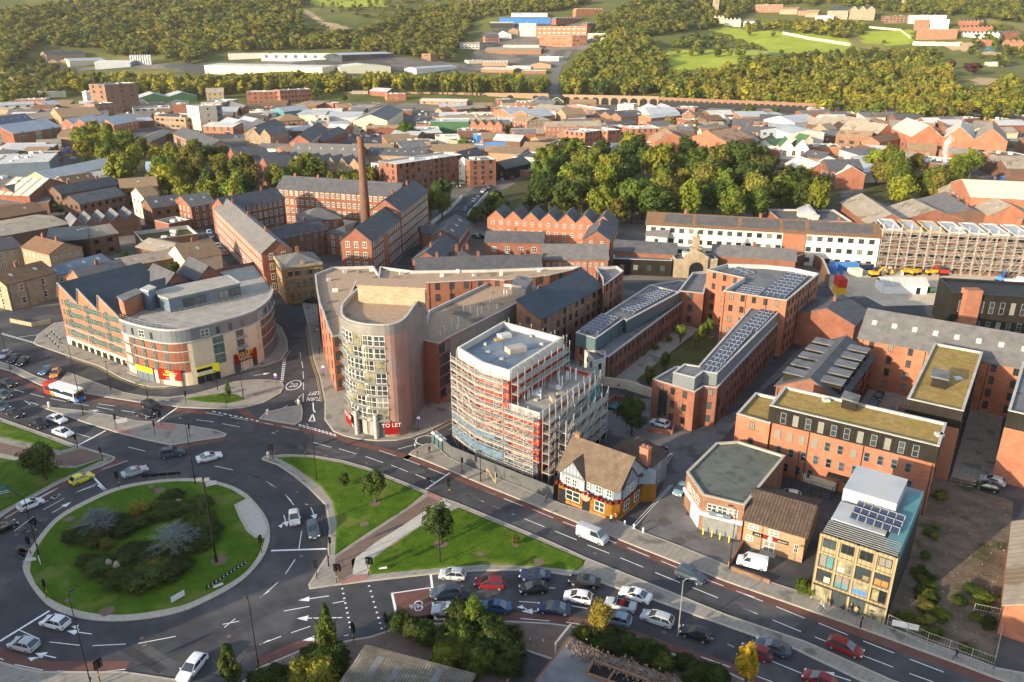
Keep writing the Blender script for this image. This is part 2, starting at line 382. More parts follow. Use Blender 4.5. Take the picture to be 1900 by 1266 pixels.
def flush_windows():
    for b,lst in NWX.values():
        m=MB();keys=[]
        for P,ang,t in lst:
            mt=Matrix.Translation(P)@Matrix.Rotation(ang,4,'Z')
            for src in[t]+list(t.children):
                me=src.data
                for p in me.polygons:
                    mm=me.materials[p.material_index if len(me.materials)>1 else 0]
                    if mm not in keys:keys.append(mm)
                    m.face([mt@me.vertices[i].co for i in p.vertices],keys.index(mm))
        o=m.build('window',keys,b);o['kind']='stuff'
def faces_cam(A,B,tol=.02):
    d=P2(B)-P2(A);n=Vector((d.y,-d.x)).normalized();mid=(P2(A)+P2(B))/2
    return(-mid).normalized().dot(n)>tol
def wall_windows(b,A,B,z,rows,fh,sp,w,h,st='sash',deep=False,m0=.8,skip=None,cols=None):
    A,B=P2(A),P2(B);d=B-A;L=d.length
    if L<w+.8:return
    d/=L;n=cols or max(1,int((L-2*m0)//sp));g=(L-2*m0)/n;ang=math.atan2(d.y,d.x)
    for r in range(rows):
        for i in range(n):
            if skip and skip(i,r,n):continue
            p=A+d*(m0+g*(i+.5));put_window(b,Vector((p.x,p.y,z+r*fh)),ang,w,h,st,deep)
def auto_windows(b,poly,z0,h,win,deep=False):
    """win = (floors, spacing, w, h, style)"""
    fl,sp,ww,wh,st=win;fh=h/fl
    for i in range(len(poly)):
        A,B=poly[i],poly[(i+1)%len(poly)]
        if deep and faces_cam(A,B)and(P2(B)-P2(A)).length>11:
            for t in(.02,.36,.68):d=(P2(B)-P2(A)).normalized();c=lerp(A,B,t)+Vector((d.y,-d.x))*.09+d*.2;m=MB();m.tube((*c,z0),(*c,z0+h-.3),.06,n=5);m.build('downpipe','dark_metal',b)
        if faces_cam(A,B,-.15 if deep else .03):wall_windows(b,A,B,z0+fh*.32,fl,fh,sp,ww,min(wh,fh*.62),st,deep)
# ---------------- buildings ----------------
BL={}
FOOT=[]
def root_at(name,label,pl,z,cat='building',group=None):
    if cat in('building','workshop','viaduct','scaffolding')and len(pl)>1:FOOT.append([P2(p)for p in pl])
    c=sum((P2(p)for p in pl),Vector((0,0)))/len(pl)
    o=thing(name,label,cat,(c.x,c.y,z),group=group);BL[label]=o
    return o
def rect(p0,p1,dep,h=None,far=True):
    """front-left and front-right eaves in the photograph, depth in metres or a third eave corner"""
    f=T if far else G
    a,b=f(*p0,h),f(*p1,h);z=(a.z+b.z)/2-h;A,B=P2(a),P2(b);d=(B-A).normalized();n=Vector((-d.y,d.x))
    if isinstance(dep,tuple):
        c=P2(f(*dep,h));dep=(c-B).dot(n)
    return[A,B,B+n*dep,A+n*dep],z
def gable_roof(m,R4,z,rise,over=.35,th=.18,mi=0,hip=0,mono=False):
    """ridge parallel to R4[0]-R4[1]"""
    A,B,C,D=[P2(p)for p in R4];d=(B-A).normalized();n=(D-A).normalized();W=(D-A).length
    A2=A-d*over;B2=B+d*over;k=rise/(W/2)if not mono else rise/W;e=over
    if mono:
        q4=[A2-n*e,B2-n*e,B2+n*W,A2+n*W];zz=[z-k*e,z-k*e,z+rise,z+rise]
        m.face([(p.x,p.y,zz[i]+th)for i,p in enumerate(q4)],mi)
        m.face([(p.x,p.y,zz[i]-.02)for i,p in enumerate(q4)][::-1],mi)
        for i in range(4):j=(i+1)%4;m.face([(q4[i].x,q4[i].y,zz[i]-.02),(q4[j].x,q4[j].y,zz[j]-.02),(q4[j].x,q4[j].y,zz[j]+th),(q4[i].x,q4[i].y,zz[i]+th)],mi)
        return
    ra,rb=A2+n*W/2+d*hip,B2+n*W/2-d*hip
    zl=z-k*e;f1=[A2-n*e,B2-n*e];f2=[B2+n*(W+e),A2+n*(W+e)]
    T1=[(f1[0],zl),(f1[1],zl),(rb,z+rise),(ra,z+rise)];T2=[(f2[0],zl),(f2[1],zl),(ra,z+rise),(rb,z+rise)]
    for q4 in(T1,T2):
        m.face([(p.x,p.y,zz+th)for p,zz in q4],mi)
        (p,z1),(r,z2)=q4[0],q4[1];m.face([(p.x,p.y,z1),(r.x,r.y,z2),(r.x,r.y,z2+th),(p.x,p.y,z1+th)],mi)
        if not hip:
            m.face([(p.x,p.y,zz)for p,zz in q4][::-1],mi)
            for i,j in((1,2),(3,0)):
                (p,z1),(r,z2)=q4[i],q4[j];m.face([(p.x,p.y,z1),(r.x,r.y,z2),(r.x,r.y,z2+th),(p.x,p.y,z1+th)],mi)
    if hip:
        for tri in((T1[1],T2[0],T1[2]),(T2[1],T1[0],T1[3])):m.face([(p.x,p.y,zz+th)for p,zz in tri],mi)
def ends(m,R4,z0,z,rise,mono=False):
    """walls of a pitched building, gable ends included"""
    A,B,C,D=[P2(p)for p in R4];mb,ma=(B+C)/2,(A+D)/2
    zb=z+rise if mono else z
    m.face([(A.x,A.y,z0),(B.x,B.y,z0),(B.x,B.y,z),(A.x,A.y,z)]);m.face([(C.x,C.y,z0),(D.x,D.y,z0),(D.x,D.y,zb),(C.x,C.y,zb)])
    if mono:
        m.face([(B.x,B.y,z0),(C.x,C.y,z0),(C.x,C.y,zb),(B.x,B.y,z)]);m.face([(D.x,D.y,z0),(A.x,A.y,z0),(A.x,A.y,z),(D.x,D.y,zb)])
    else:
        m.face([(B.x,B.y,z0),(C.x,C.y,z0),(C.x,C.y,z),(mb.x,mb.y,z+rise),(B.x,B.y,z)])
        m.face([(D.x,D.y,z0),(A.x,A.y,z0),(A.x,A.y,z),(ma.x,ma.y,z+rise),(D.x,D.y,z)])
def lerp(a,b,t):return P2(a)+(P2(b)-P2(a))*t
def bays(R4,n):
    """cut a rectangle into n bays along its front; each bay's ridge runs front to back: rotate so"""
    A,B,C,D=R4;o=[]
    for i in range(n):
        a,b,c,d=lerp(A,B,i/n),lerp(A,B,(i+1)/n),lerp(D,C,(i+1)/n),lerp(D,C,i/n)
        o.append([b,c,d,a])      # front edge of the rotated bay is its right side
    return o
def flat_top(b,poly,z,roofm,copm='coping',par=.7,wallm=None,th=.35):
    """sunken roof deck and a parapet with coping"""
    poly=ccw(poly);inn=inset(poly,th);m=MB();m.prism(inn,z-par-.3,z-par);m.build('roof',roofm,b)
    c=MB();out=inset(poly,-.06);i2=inset(poly,th+.04);n=len(poly)
    for i in range(n):
        j=(i+1)%n;o0,o1,a0,a1=out[i],out[j],i2[i],i2[j];zt=z+.1
        c.face([(*o0,zt),(*o1,zt),(*a1,zt),(*a0,zt)]);c.face([(*o0,z-.02),(*o1,z-.02),(*o1,zt),(*o0,zt)]);c.face([(*a1,z-.02),(*a0,z-.02),(*a0,zt),(*a1,zt)])
        q0,q1=inn[i],inn[j]
        c.face([(*q1,z-par-.05),(*q0,z-par-.05),(*q0,z),(*q1,z)])
    c.build('parapet',copm,b)
def walls(b,poly,z0,z,wm,name='wall',lid=None):
    m=MB();poly=ccw(poly);n=len(poly)
    for i in range(n):
        a,c=poly[i],poly[(i+1)%n];m.face([(*a,z0),(*c,z0),(*c,z),(*a,z)])
    if lid is not None:m.face([(*p,lid)for p in poly])
    return m.build(name,wm,b)
def chimney(b,p,z,hh=1.6,w=.9,ang=0,mt='brick'):
    m=MB();m.box((p[0],p[1],z-.8),w,w*.7,hh+.8,ang);m.box((p[0],p[1],z+hh),w+.15,w*.7+.15,.15,ang)
    c=m.build('chimney',mt,b)
    m=MB();d=Vector((math.cos(ang),math.sin(ang)))*w*.25
    for s_ in(-1,1):m.tube((p[0]+d.x*s_,p[1]+d.y*s_,z+hh+.15),(p[0]+d.x*s_,p[1]+d.y*s_,z+hh+.6),.13,.1)
    m.build('chimney_pot','tile_tan',c)
def bld(label,p0,p1,dep,h,rise=3,kind='gable',wall='brick',roof='slate',win=None,n=1,cat='building',name='building',far=True,chim=0,hip=0,par=.7,deep=False,group=None,sky_=0,over=.35,base=0,vents=0):
    R4,z0=rect(p0,p1,dep,h,far);rb_=random.Random(label+'x');W_=(P2(R4[1])-P2(R4[0])).length
    if far and not(chim or sky_ or vents):
        if kind=='gable' and rb_.random()<.75:sky_=min(7,max(1,int(W_/rb_.choice((4,6,9)))))if 'metal' in roof or 'asb' in roof or rb_.random()<.4 else 0;chim=0 if sky_ else min(3,max(1,int(W_/11)))
        if kind=='flat' and roof!=wall:vents=rb_.randint(1,4)
    b=root_at(name,label,R4,z0,cat,group);zt=z0+h;zb=z0-1.5
    if kind=='flat':
        walls(b,R4,zb,zt,wall);flat_top(b,R4,zt,roof,par=par)
        if vents:
            rng=random.Random(label)
            for _ in range(vents):
                c=lerp(lerp(R4[0],R4[1],rng.uniform(.15,.85)),lerp(R4[3],R4[2],rng.uniform(.15,.85)),rng.uniform(.25,.8));m=MB();m.box((c.x,c.y,zt-par),rng.uniform(1,3),rng.uniform(1,2.4),rng.uniform(.8,1.7));m.build('plant_box','metal_white',b)
    elif kind in('gable','hip'):
        m=MB()
        if kind=='hip':hip=hip or(P2(R4[3])-P2(R4[0])).length/2
        ends(m,R4,zb,zt,0 if hip else rise);m.build('wall',wall,b)
        m=MB();gable_roof(m,R4,zt,rise,over=over,hip=hip);m.build('roof',roof,b)
    elif kind=='mono':
        m=MB();ends(m,R4,zb,zt,rise,mono=True);m.build('wall',wall,b)
        m=MB();gable_roof(m,R4,zt,rise,over=over,mono=True);m.build('roof',roof,b)
    elif kind=='bays':
        m=MB()
        for r4 in bays(R4,n):ends(m,r4,zb,zt,rise)
        m.build('wall',wall,b)
        for r4 in bays(R4,n):
            m=MB();gable_roof(m,r4,zt,rise,over=.12);m.build('roof',roof,b)
    if win:auto_windows(b,R4,z0,h,win,deep)
    for i in range(chim):
        t=(i+.5)/chim;A,B=lerp(R4[0],R4[3],.5),lerp(R4[1],R4[2],.5);p=lerp(A,B,t);d=P2(R4[1])-P2(R4[0])
        chimney(b,p,zt+rise*.85,ang=math.atan2(d.y,d.x))
    for i in range(sky_):
        t=(i+.5)/sky_;A,B=lerp(R4[0],R4[3],.27),lerp(R4[1],R4[2],.27);p=lerp(A,B,t);d=(P2(R4[1])-P2(R4[0])).normalized();nn=Vector((-d.y,d.x));W=(P2(R4[3])-P2(R4[0])).length
        k=rise/(W/2);zz=zt+.27*W*k+.24;m=MB();a,c=p-d*.5-nn*.6,p+d*.5-nn*.6;e,f=p+d*.5+nn*.6,p-d*.5+nn*.6
        m.face([(*a,zz-.6*k),(*c,zz-.6*k),(*e,zz+.6*k),(*f,zz+.6*k)]);m.build('skylight','skylight',b)
    return b,R4,z0
def pv_array(b,p0,p1,p2,z,rows,cols,pw=1.65,ph=1.0,tilt=.22,gap=.35):
    """rows of tilted solar panels filling the parallelogram p0,p1,p2 (world xy)"""
    p0,p1,p2=P2(p0),P2(p1),P2(p2);d=(p1-p0);e=(p2-p1);n=0
    for r in range(rows):
        for c in range(cols):
            a=p0+d*((c+.06)/cols)+e*((r+.1)/rows);bq=p0+d*((c+.94)/cols)+e*((r+.1)/rows)
            f=e*(.72/rows);L=f.length;zz=z+.15;m=MB();hi=zz+L*tilt
            m.face([(*a,zz),(*bq,zz),(*(bq+f),hi),(*(a+f),hi)],0)
            m.face([(*(a+f),hi),(*(bq+f),hi),(*(bq+f),z-.05),(*(a+f),z-.05)],1)
            for u,v,z1,z2 in((a+f,bq+f,hi,hi),(bq,bq+f,zz,hi)):m.bar((*u,z1+.03),(*v,z2+.03),.09,.06,1)
            m.build('solar_panel',['pv','coping'],b);n+=1
def sheet(name,pts,z,mt,far=False,kind='structure',world=False):
    p=ccw(pts if world else[P2(G(x,y,0))for x,y in pts]);m=MB();m.face([(*v,z)for v in p]);o=m.build(name,mt);o['kind']=kind
    return o
def slab(name,pts,z,mt,km='kerb',kind='structure',kw=.3):
    """raised sheet with a kerb"""
    p=ccw([P2(G(x,y,0))for x,y in pts]);i=inset(p,kw);m=MB();n=len(p)
    for k in range(n):
        j=(k+1)%n;m.face([(*p[k],-.05),(*p[j],-.05),(*p[j],z),(*p[k],z)],1);m.face([(*p[k],z),(*p[j],z),(*i[j],z),(*i[k],z)],1)
    m.face([(*v,z-.004)for v in i],0)
    o=m.build(name,[mt,km]);o['kind']=kind
    return o
def smooth_line(pts,n=4,closed=False):
    o=[];N=len(pts)
    rng=range(N if closed else N-1)
    for i in rng:
        g=(lambda k:Vector(pts[k%N]))if closed else(lambda k:Vector(pts[min(max(k,0),N-1)]))
        a,b,c,d=g(i-1),g(i),g(i+1),g(i+2)
        for t in range(n):
            u=t/n;o.append(tuple(.5*((2*b)+(c-a)*u+(2*a-5*b+4*c-d)*u*u+(3*b-a-3*c+d)*u**3)))
    if not closed:o.append(tuple(pts[-1]))
    return o
def ribbon(name,pts,w,z,mt,off=0):
    """strip w metres wide beside a ground line (photograph places), off metres to its left"""
    L=[P2(G(x,y))for x,y in pts];m=MB();n=len(L);A=[];B=[]
    for i in range(n):
        d=(L[min(i+1,n-1)]-L[max(i-1,0)]).normalized();nn=Vector((-d.y,d.x));A.append(L[i]+nn*off);B.append(L[i]+nn*(off+w))
    for i in range(n-1):m.face([(*A[i],z),(*A[i+1],z),(*B[i+1],z),(*B[i],z)])
    o=m.build(name,mt);o['kind']='structure'
    return o
# ================= the land and the roads =================
def build_land():
    xs=np.concatenate([np.linspace(-2600,-700,28),np.linspace(-660,660,100),np.linspace(700,2600,28)])
    ys=np.concatenate([[-400,0,400,700],np.arange(800,2100,11.),np.linspace(2100,3400,24)])
    m=MB();nx=len(xs)
    m.v=[(x,y,ter(x,y)-(.06 if y<=830 else .0))for y in ys for x in xs]
    for j in range(len(ys)-1):
        for i in range(nx-1):
            m.f.append((j*nx+i,j*nx+i+1,(j+1)*nx+i+1,(j+1)*nx+i));m.m.append(0 if ys[j]<845 else 1)
    o=m.build('ground',['city_ground','hill']);o['kind']='structure'
build_land()
def land_patch(name,pts,mt,up=.3,step=10):
    """a patch of the hillside that follows the land"""
    P=[T(x,y)for x,y in pts];xs=[p.x for p in P];ys=[p.y for p in P];m=MB()
    poly=[(p.x,p.y)for p in P]
    def inside(x,y):
        c=False
        for i in range(len(poly)):
            (x1,y1),(x2,y2)=poly[i-1],poly[i]
            if(y1>y)!=(y2>y)and x<(x2-x1)*(y-y1)/(y2-y1)+x1:c=not c
        return c
    x=min(xs)
    while x<max(xs):
        y=min(ys)
        while y<max(ys):
            if inside(x+step/2,y+step/2):m.face([(a,b,ter(a,b)+up)for a,b in((x,y),(x+step,y),(x+step,y+step),(x,y+step))])
            y+=step
        x+=step
    if m.f:o=m.build(name,mt);o['kind']='structure'
sheet('road',[(-250,600),(-250,1500),(2150,1500),(2150,560),(1300,520),(600,520)],.0,'asphalt')
Z1=.004;Z2=.008;KZ=.13
# roundabout
RB=smooth_line([(44.8,1064.7),(49,1033),(69.4,1001),(104,962),(158,930),(226,902.6),(316,889.5),(389.5,892),(447,910.5),(486,948),(501,985),(491,1030),(448,1079),(376,1120),(318,1141),(231,1153),(150,1148.5),(86.7,1122.5)],4,True)
slab('kerb_apron',RB,KZ,'kerb')
GI=smooth_line([(53.5,1062),(58,1035),(76,1004),(109,966),(162,935),(228,907.5),(316,894),(388,896.5),(430,908)],4)+[(459,926),(436,938),(446,962),(460,987),(474,998),(494,999)]+smooth_line([(489,1015),(475,1042),(445,1073),(376,1111),(318,1131),(228,1143.5),(150,1137),(92,1114),(64,1086)],4)
def grass_patch(name,pts,z=KZ):
    p=ccw([P2(G(x,y))for x,y in pts]);i=inset(p,.5);m=MB();n=len(p)
    for k in range(n):j=(k+1)%n;m.face([(*p[k],z-.05),(*p[j],z-.05),(*i[j],z+.1),(*i[k],z+.1)])
    m.face([(*v,z+.1)for v in i]);o=m.build(name,'grass');o['kind']='structure'
grass_patch('lawn',GI)
slab('paved_pad',[(461,925),(438,938),(448,962),(461,986),(475,996),(495,996),(499,984),(489,956),(475,936)],KZ+.06,'paving_light')
# island with the two grass triangles and the diagonal footpath
slab('pavement',[(485,853),(490,847.5),(530,844),(581.6,846),(635,855),(681.6,868),(792,912),(820,924),(849,934),(900,955),(1020,1005),(1091,1037),(1218,1088),(1350,1142),(1495,1191),(1654,1262),(1900,1350),(1800,1350),(1599,1266),(1474,1206),(1400,1182),(1304,1148),(1218,1117),(1143,1092),(1100,1078),(1056,1069),(986,1060),(900,1060),(797,1067),(681,1080),(623,1087),(574,1094),(572,1086),(607,1030),(610.5,981),(603,937),(574,908),(545,884),(515,864)],KZ,'paving')
grass_patch('lawn',[(511,850),(550,848),(581,850),(635,860),(681,873),(789,917),(755,945),(700,980),(650,1013),(620,1034),(623.5,972),(615,932),(596,907),(576,891),(545,868)])
grass_patch('lawn',[(851,942),(900,962),(1000,1003),(1088,1041),(1084,1052),(1070,1061),(986,1053),(900,1050),(797,1058),(684,1069),(684,1050),(690,1037),(740,1003),(795,967)])
P_=KZ+.004
def flatp(name,pts,mt,z=P_):return sheet(name,pts,z,mt)
flatp('footpath',[(796,921),(822,927),(740,981),(700,1006),(660,1036),(653,1066),(630,1080),(622,1062),(622,1037),(700,985)],'paving_brown')
flatp('footpath',[(822,927),(838,938),(795,966),(740,1001),(690,1036),(682,1066),(656,1068),(652,1041),(700,1006)],'paving_light')
flatp('tactile_paving',[(630,1077),(680,1066),(681,1077),(634,1085.5)],'paving_pink',P_+.004)
flatp('tactile_paving',[(797,914),(820,924),(815,931),(792,921)],'paving_pink',P_+.004)
# upper-left splitter island
slab('traffic_island',[(76,756),(82,753),(100,757),(158,763),(205,771),(252,781),(290,784),(350,790),(402,799),(421,806),(417,811),(400,814),(360,820),(318,827),(270,817),(226,806),(158,785),(110,768)],KZ,'paving')
flatp('tactile_paving',[(290,785),(330,789),(322,800),(285,795)],'paving_pink');flatp('tactile_paving',[(226,797),(250,801),(240,808),(215,801)],'paving_pink')
# north slip island and its lawn, and the splitter in front of the tower
slab('traffic_island',[(-60,668),(20,690),(76,716),(168,733),(263,748),(339,757),(421,760),(455,757),(489,748),(521,730),(528,717),(521,708),(500,705.5),(474,705),(434,709),(395,722),(360,732),(313,738),(270,736),(231,729),(180,711),(126,691),(118,700),(108,712),(70,700),(30,681),(-50,655)],KZ,'paving')
grass_patch('lawn',[(338,742),(370,736),(420,729),(440,733),(458,742),(440,747),(420,750),(380,748)])
slab('traffic_island',[(481,777),(493,766),(525,758),(560,752),(562,765),(560,781),(547,789),(515,784)],KZ,'paving')
# south-west corner: lawn, footpath, lawn
slab('pavement',[(-200,745),(0,776),(60,797),(147,828),(180,838),(214,849),(211,855),(190,866),(150,880),(100,903),(50,931),(20,948),(-40,990),(-300,1000)],KZ,'paving')
grass_patch('lawn',[(-190,752),(0,782),(60,803),(138,832),(112,838),(0,812),(-190,780)])
grass_patch('lawn',[(-200,810),(0,850),(60,860),(110,868),(140,869),(165,860),(192,851),(194,854),(150,874),(100,897),(50,925),(0,952),(-60,985),(-280,985)])
flatp('footpath',[(-200,788),(0,822),(110,846),(150,834),(200,848),(168,858),(140,866),(110,864),(0,842),(-200,805)],'paving_brown')
# north pavements
slab('pavement',[(62,636),(66,640),(126,661),(184,680),(224,702),(250,712),(279,719),(310,719),(342,713),(400,699),(450,687),(500,677),(523,668),(535,650),(533,630),(523,609),(505,595),(480,560),(380,560),(100,600),(70,622)],KZ,'paving')
slab('pavement',[(560,560),(570,600),(581,666),(593,700),(602,745),(602,779),(618,801),(637,809),(661,815),(700,819),(735,818),(765,812),(792,803),(837,780),(850,775),(850,600),(700,560)],KZ,'paving')
NE=[(758,843.4),(800,860),(839,876),(900,902),(950,922),(1050,962),(1160,1007),(1261,1047),(1350,1081),(1495,1131.6),(1625,1178),(1784,1236),(1839,1257),(1960,1300)]
slab('pavement',NE+[(1960,1260),(1850,1240),(1640,1160),(1509,1106),(1440,1084),(1350,1050),(1260,1013),(1185,985),(1150,968),(1044,936),(950,898),(870,866),(834,850),(806,825),(790,824),(764,838)],KZ,'paving')
# south-east side, by the shrubs and the derelict roof
SO=[(-60,1205),(0,1228),(40,1240),(78,1247),(230,1247),(330,1262),(400,1300)]
slab('pavement',SO+[(400,1400),(-200,1400),(-200,1210)],KZ,'paving')
slab('pavement',[(440,1275),(479,1240),(560,1206),(652,1188),(687,1182),(739,1165),(800,1158),(900,1153),(943,1153),(1020,1157),(1085,1166),(1171,1187),(1273,1222),(1356,1250),(1440,1290),(1440,1400),(440,1400)],KZ,'paving_brown')
# cycle lanes
ribbon('cycle_lane',NE,1.5,Z1,'red_lane',off=-1.55)
ribbon('cycle_lane',[(450,753),(481,778),(547,789.5),(618,802),(661,818),(715,831),(765,846)],1.6,Z1,'red_lane',off=-1.7)
ribbon('cycle_lane',[(-60,670),(20,694),(76,719),(168,735),(263,750),(339,759),(400,764)],1.5,Z1,'red_lane',off=-1.6)
ribbon('cycle_lane',[(2,961),(50,933),(100,905),(150,882),(190,868)],1.4,Z1,'red_lane',off=-1.5)
ribbon('cycle_lane',[(216,851),(235,853)],.1,Z1,'red_lane')
ribbon('cycle_lane',SO[:-2],1.7,Z1,'red_lane',off=.1)
ribbon('cycle_lane',[(479,1238),(560,1204),(600,1196)],1.5,Z1,'red_lane',off=.1)
ribbon('cycle_lane',[(739,1163),(800,1156),(900,1151),(943,1151),(1020,1155),(1085,1164),(1171,1185),(1273,1220),(1356,1248),(1440,1288)],1.5,Z1,'red_lane',off=.1)
sheet('cycle_box',[(728,1102),(800,1092),(808,1155),(742,1164)],Z1,'red_lane');sheet('cycle_lane',[(320,829),(405,814),(440,810),(400,820),(330,834)],Z1,'red_lane');sheet('cycle_lane',[(190,868),(215,852),(237,854),(192,870)],Z1,'red_lane')
# side streets and yards in lighter material
sheet('side_street',[(1120,740),(1210,740),(1290,800),(1370,760),(1490,640),(1530,590),(1600,590),(1420,720),(1362,790),(1290,870),(1262,1010),(1185,984),(1230,900),(1225,830),(1110,800)],Z1,'asphalt_old')
sheet('forecourt',[(1268,952),(1262,1012),(1350,1050),(1377,1008)],Z2,'asphalt_old')
sheet('yard',[(1377,1007),(1355,1052),(1508,1106),(1520,1060),(1485,1048)],Z2,'asphalt')
sheet('wasteland',[(1735,870),(1655,1010),(1640,1160),(1842,1243),(1868,1130),(1880,930),(1760,895)],Z2,'waste')
sheet('courtyard',[(1590,720),(1690,730),(1672,800),(1600,790)],Z2,'paving');sheet('courtyard',[(1800,760),(1862,770),(1839,905),(1765,885)],Z2,'paving')
sheet('garden_lawn',[(1180,705),(1300,610),(1345,640),(1240,725)],Z2,'rough_grass');sheet('courtyard',[(1127,706),(1265,600),(1300,612),(1180,706),(1200,722)],Z2,'paving')
sheet('building_site_ground',[(1520,500),(1900,500),(2000,560),(1560,570)],Z2,'sand_ground')
sheet('mill_yard',[(430,640),(580,560),(590,580),(520,600),(430,655)],Z2,'asphalt')
rg=random.Random(17)
RZ=[(700,830,560,870),(960,930,1000,950),(520,900,560,1060),(60,1180,480,1215),(700,1080,1080,1140),(1100,1000,1700,1220),(0,700,260,790),(420,780,700,840),(20,960,60,1050),(1180,1110,1400,1180),(530,600,580,740),(600,840,900,890)]
for k in range(34):
    a0,b0,a1,b1=rg.choice(RZ);x,y=rg.uniform(min(a0,a1),max(a0,a1)),rg.uniform(min(b0,b1),max(b0,b1));c=P2(G(x,y));a=rg.choice((-.5,-.55,.2));m=MB();m.face([(c.x+u*math.cos(a)-v*math.sin(a),c.y+u*math.sin(a)+v*math.cos(a),.002)for lx in(rg.uniform(1,9),)for u,v in((0,0),(lx,0),(lx+.1,1.1),(0,1.2))]);m.build('road_patch','asphalt_patch' if k%2 else 'asphalt_dark')['kind']='structure'
for k in range(40):
    a0,b0,a1,b1=rg.choice(RZ);c=P2(G(rg.uniform(min(a0,a1),max(a0,a1)),rg.uniform(min(b0,b1),max(b0,b1))));m=MB();m.face([(c.x+.33*math.cos(t*.63),c.y+.33*math.sin(t*.63),.003)for t in range(10)]);m.build('manhole_cover','paving_brown')['kind']='structure'
# ---------------- painted lines ----------------
LN=[]
def ln(x0,y0,x1,y1,w=.13):
    a,b=P2(G(*q(x0,y0))),P2(G(*q(x1,y1)));LN.append((a,b,w))
def lines(s,w=.13):
    for t in s.split(';'):
        t=t.strip()
        if t:ln(*[float(v)for v in t.replace('-',' ').replace(',',' ').split()],w)
def arrow(x0,y0,x1,y1,side=0):
    a,b=P2(G(*q(x0,y0))),P2(G(*q(x1,y1)));d=(b-a).normalized();n=Vector((-d.y,d.x));h=b-d*1.5
    LN.append((a,h,.16));AR.append([b,h+n*.55,h-n*.55])
    if side:c=a+(b-a)*.55;e=c+n*side*.9+d*.8;LN.append((c,e,.16));AR.append([e+d*.9,e+n*.4,e-n*.4])
AR=[]
tile(0,900,3.46)
lines('30 215 370 20; 278 160 412 85; 90 298 213 205; 483 50 610 -5; 120 930 255 990; 318 1008 512 1030; 595 1032 808 1022; 888 1018 1128 972; 95 1153 275 1190; 367 1195 570 1203; 665 1198 805 1184; 1430 895 1535 875; 1440 915 1510 860; 1672 722 1730 680; 1670 1025 1730 995; 0 1112 22 1124')
lines('630 0 690 45; 0 1003 318 808',.35)
arrow(270,122,385,58);arrow(335,178,460,108);arrow(590,957,430,937,-1);arrow(360,1110,225,1080,1)
tile(450,900,3.46)
lines('272 60 330 130; 380 295 362 410; 338 478 275 572; 228 625 113 725; 265 810 430 780; 312 950 435 908; 110 1025 248 972; 580 760 655 745; 650 970 682 962; 185 0 232 27; 1235 658 1415 648; 1240 752 1418 748; 1240 865 1430 850; 1585 850 1680 855; 1535 745 1680 745; 1685 645 1708 648; 1500 15 1622 65; 1430 62 1548 108; 1608 135 1730 185')
lines('183 422 548 410; 960 697 1003 900; 1207 568 1220 672; 1222 752 1240 865',.35);lines('955 697 1205 660',.2)
arrow(555,712,358,742);arrow(640,852,348,857);arrow(440,145,470,222);arrow(265,193,285,268,-1);arrow(470,985,385,998)
for k in range(9):ln(640+k*6.5,662+k*31,641+k*6.5,670+k*31,.3);ln(812+k*10,645+k*34,813+k*10,653+k*34,.3)
tile(900,900,3.46)
lines('50 135 190 192; 253 217 382 270; 450 297 588 353; 658 385 798 440; 868 468 1015 528; 1092 562 1252 628; 1330 658 1495 725; 1580 760 1730 820; 0 37 65 65; 120 87 243 135; 305 157 438 212; 500 237 610 278; 780 347 843 375; 912 402 1055 460; 1130 488 1255 540; 1392 597 1530 648; 1612 680 1730 722; 125 645 150 647; 410 660 452 663; 540 672 698 703; 545 775 655 793; 218 748 392 760; 35 850 125 853; 228 858 415 873; 520 882 645 900; 940 965 1000 985; 1385 1103 1575 1170; 1555 1022 1600 1042; 1450 980 1465 990; 0 745 122 745')
arrow(340,810,235,812,-1)
lines('880 330 1190 0; 900 333 1205 0',.1)
tile(1350,900,3.4545)
lines('55 680 228 747; 312 780 495 855; 582 885 772 962; 868 1000 1068 1078; 1168 1117 1385 1200; 22 758 192 828; 287 865 470 940; 560 975 645 1008; 865 1093 1060 1168; 1165 1208 1320 1264; 285 1130 475 1208; 0 1020 45 1040; 185 1225 290 1264')
arrow(790,1255,600,1195)
tile(0,600,3.8)
lines('100 468 170 487; 217 497 312 522; 357 530 465 552; 520 563 627 582; 690 568 810 583; 622 612 740 628; 680 590 800 612; 855 615 980 635; 170 545 270 575; 170 545 215 575; 535 775 635 805; 905 873 1025 902; 1385 680 1510 697; 1568 708 1692 732; 1450 630 1570 652; 1625 662 1750 685; 1808 692 1900 712; 722 1030 900 970; 1517 1007 1643 1035; 1705 1048 1825 1090; 1875 1115 1900 1127; 255 1240 400 1165; 530 1195 685 1130; 285 590 340 610')
lines('1105 698 1250 595; 548 862 745 757; 618 1042 758 1190',.35)
arrow(340,1250,430,1200);arrow(130,98,340,72);arrow(740,628,640,612)
for k in range(18):ln(10+k*13,70+k*3.7,18+k*13,72+k*3.7,.35)
for k in range(14):ln(10+k*17,78+k*4.7,20+k*17,80+k*4.7,.25)
for k in range(9):ln(1500+k*38,622+k*8,1522+k*38,627+k*8,.3)
tile(450,600,3.8)
lines('405 203 411 250; 417 268 426 315; 426 340 430 390; 430 418 430 470; 428 495 426 555; 95 692 215 715; 275 727 395 750; 500 840 627 875; 680 885 803 922; 865 938 990 983; 1047 1000 1168 1048; 1218 1065 1360 1125; 965 898 1083 937; 1135 955 1250 998; 1310 1023 1430 1068; 1095 888 1235 850; 1648 1157 1782 1210; 1570 1208 1690 1254; 0 1050 115 1090; 163 1113 255 1170; 298 1205 347 1254; 375 550 415 505; 368 548 395 575; 220 630 320 580; 218 622 222 638; 205 770 230 778')
lines('1290 1172 1462 1055; 470 690 495 640; 495 640 510 690; 510 690 470 690',.3);lines('497 560 500 610; 500 610 512 630; 500 625 515 618',.25)
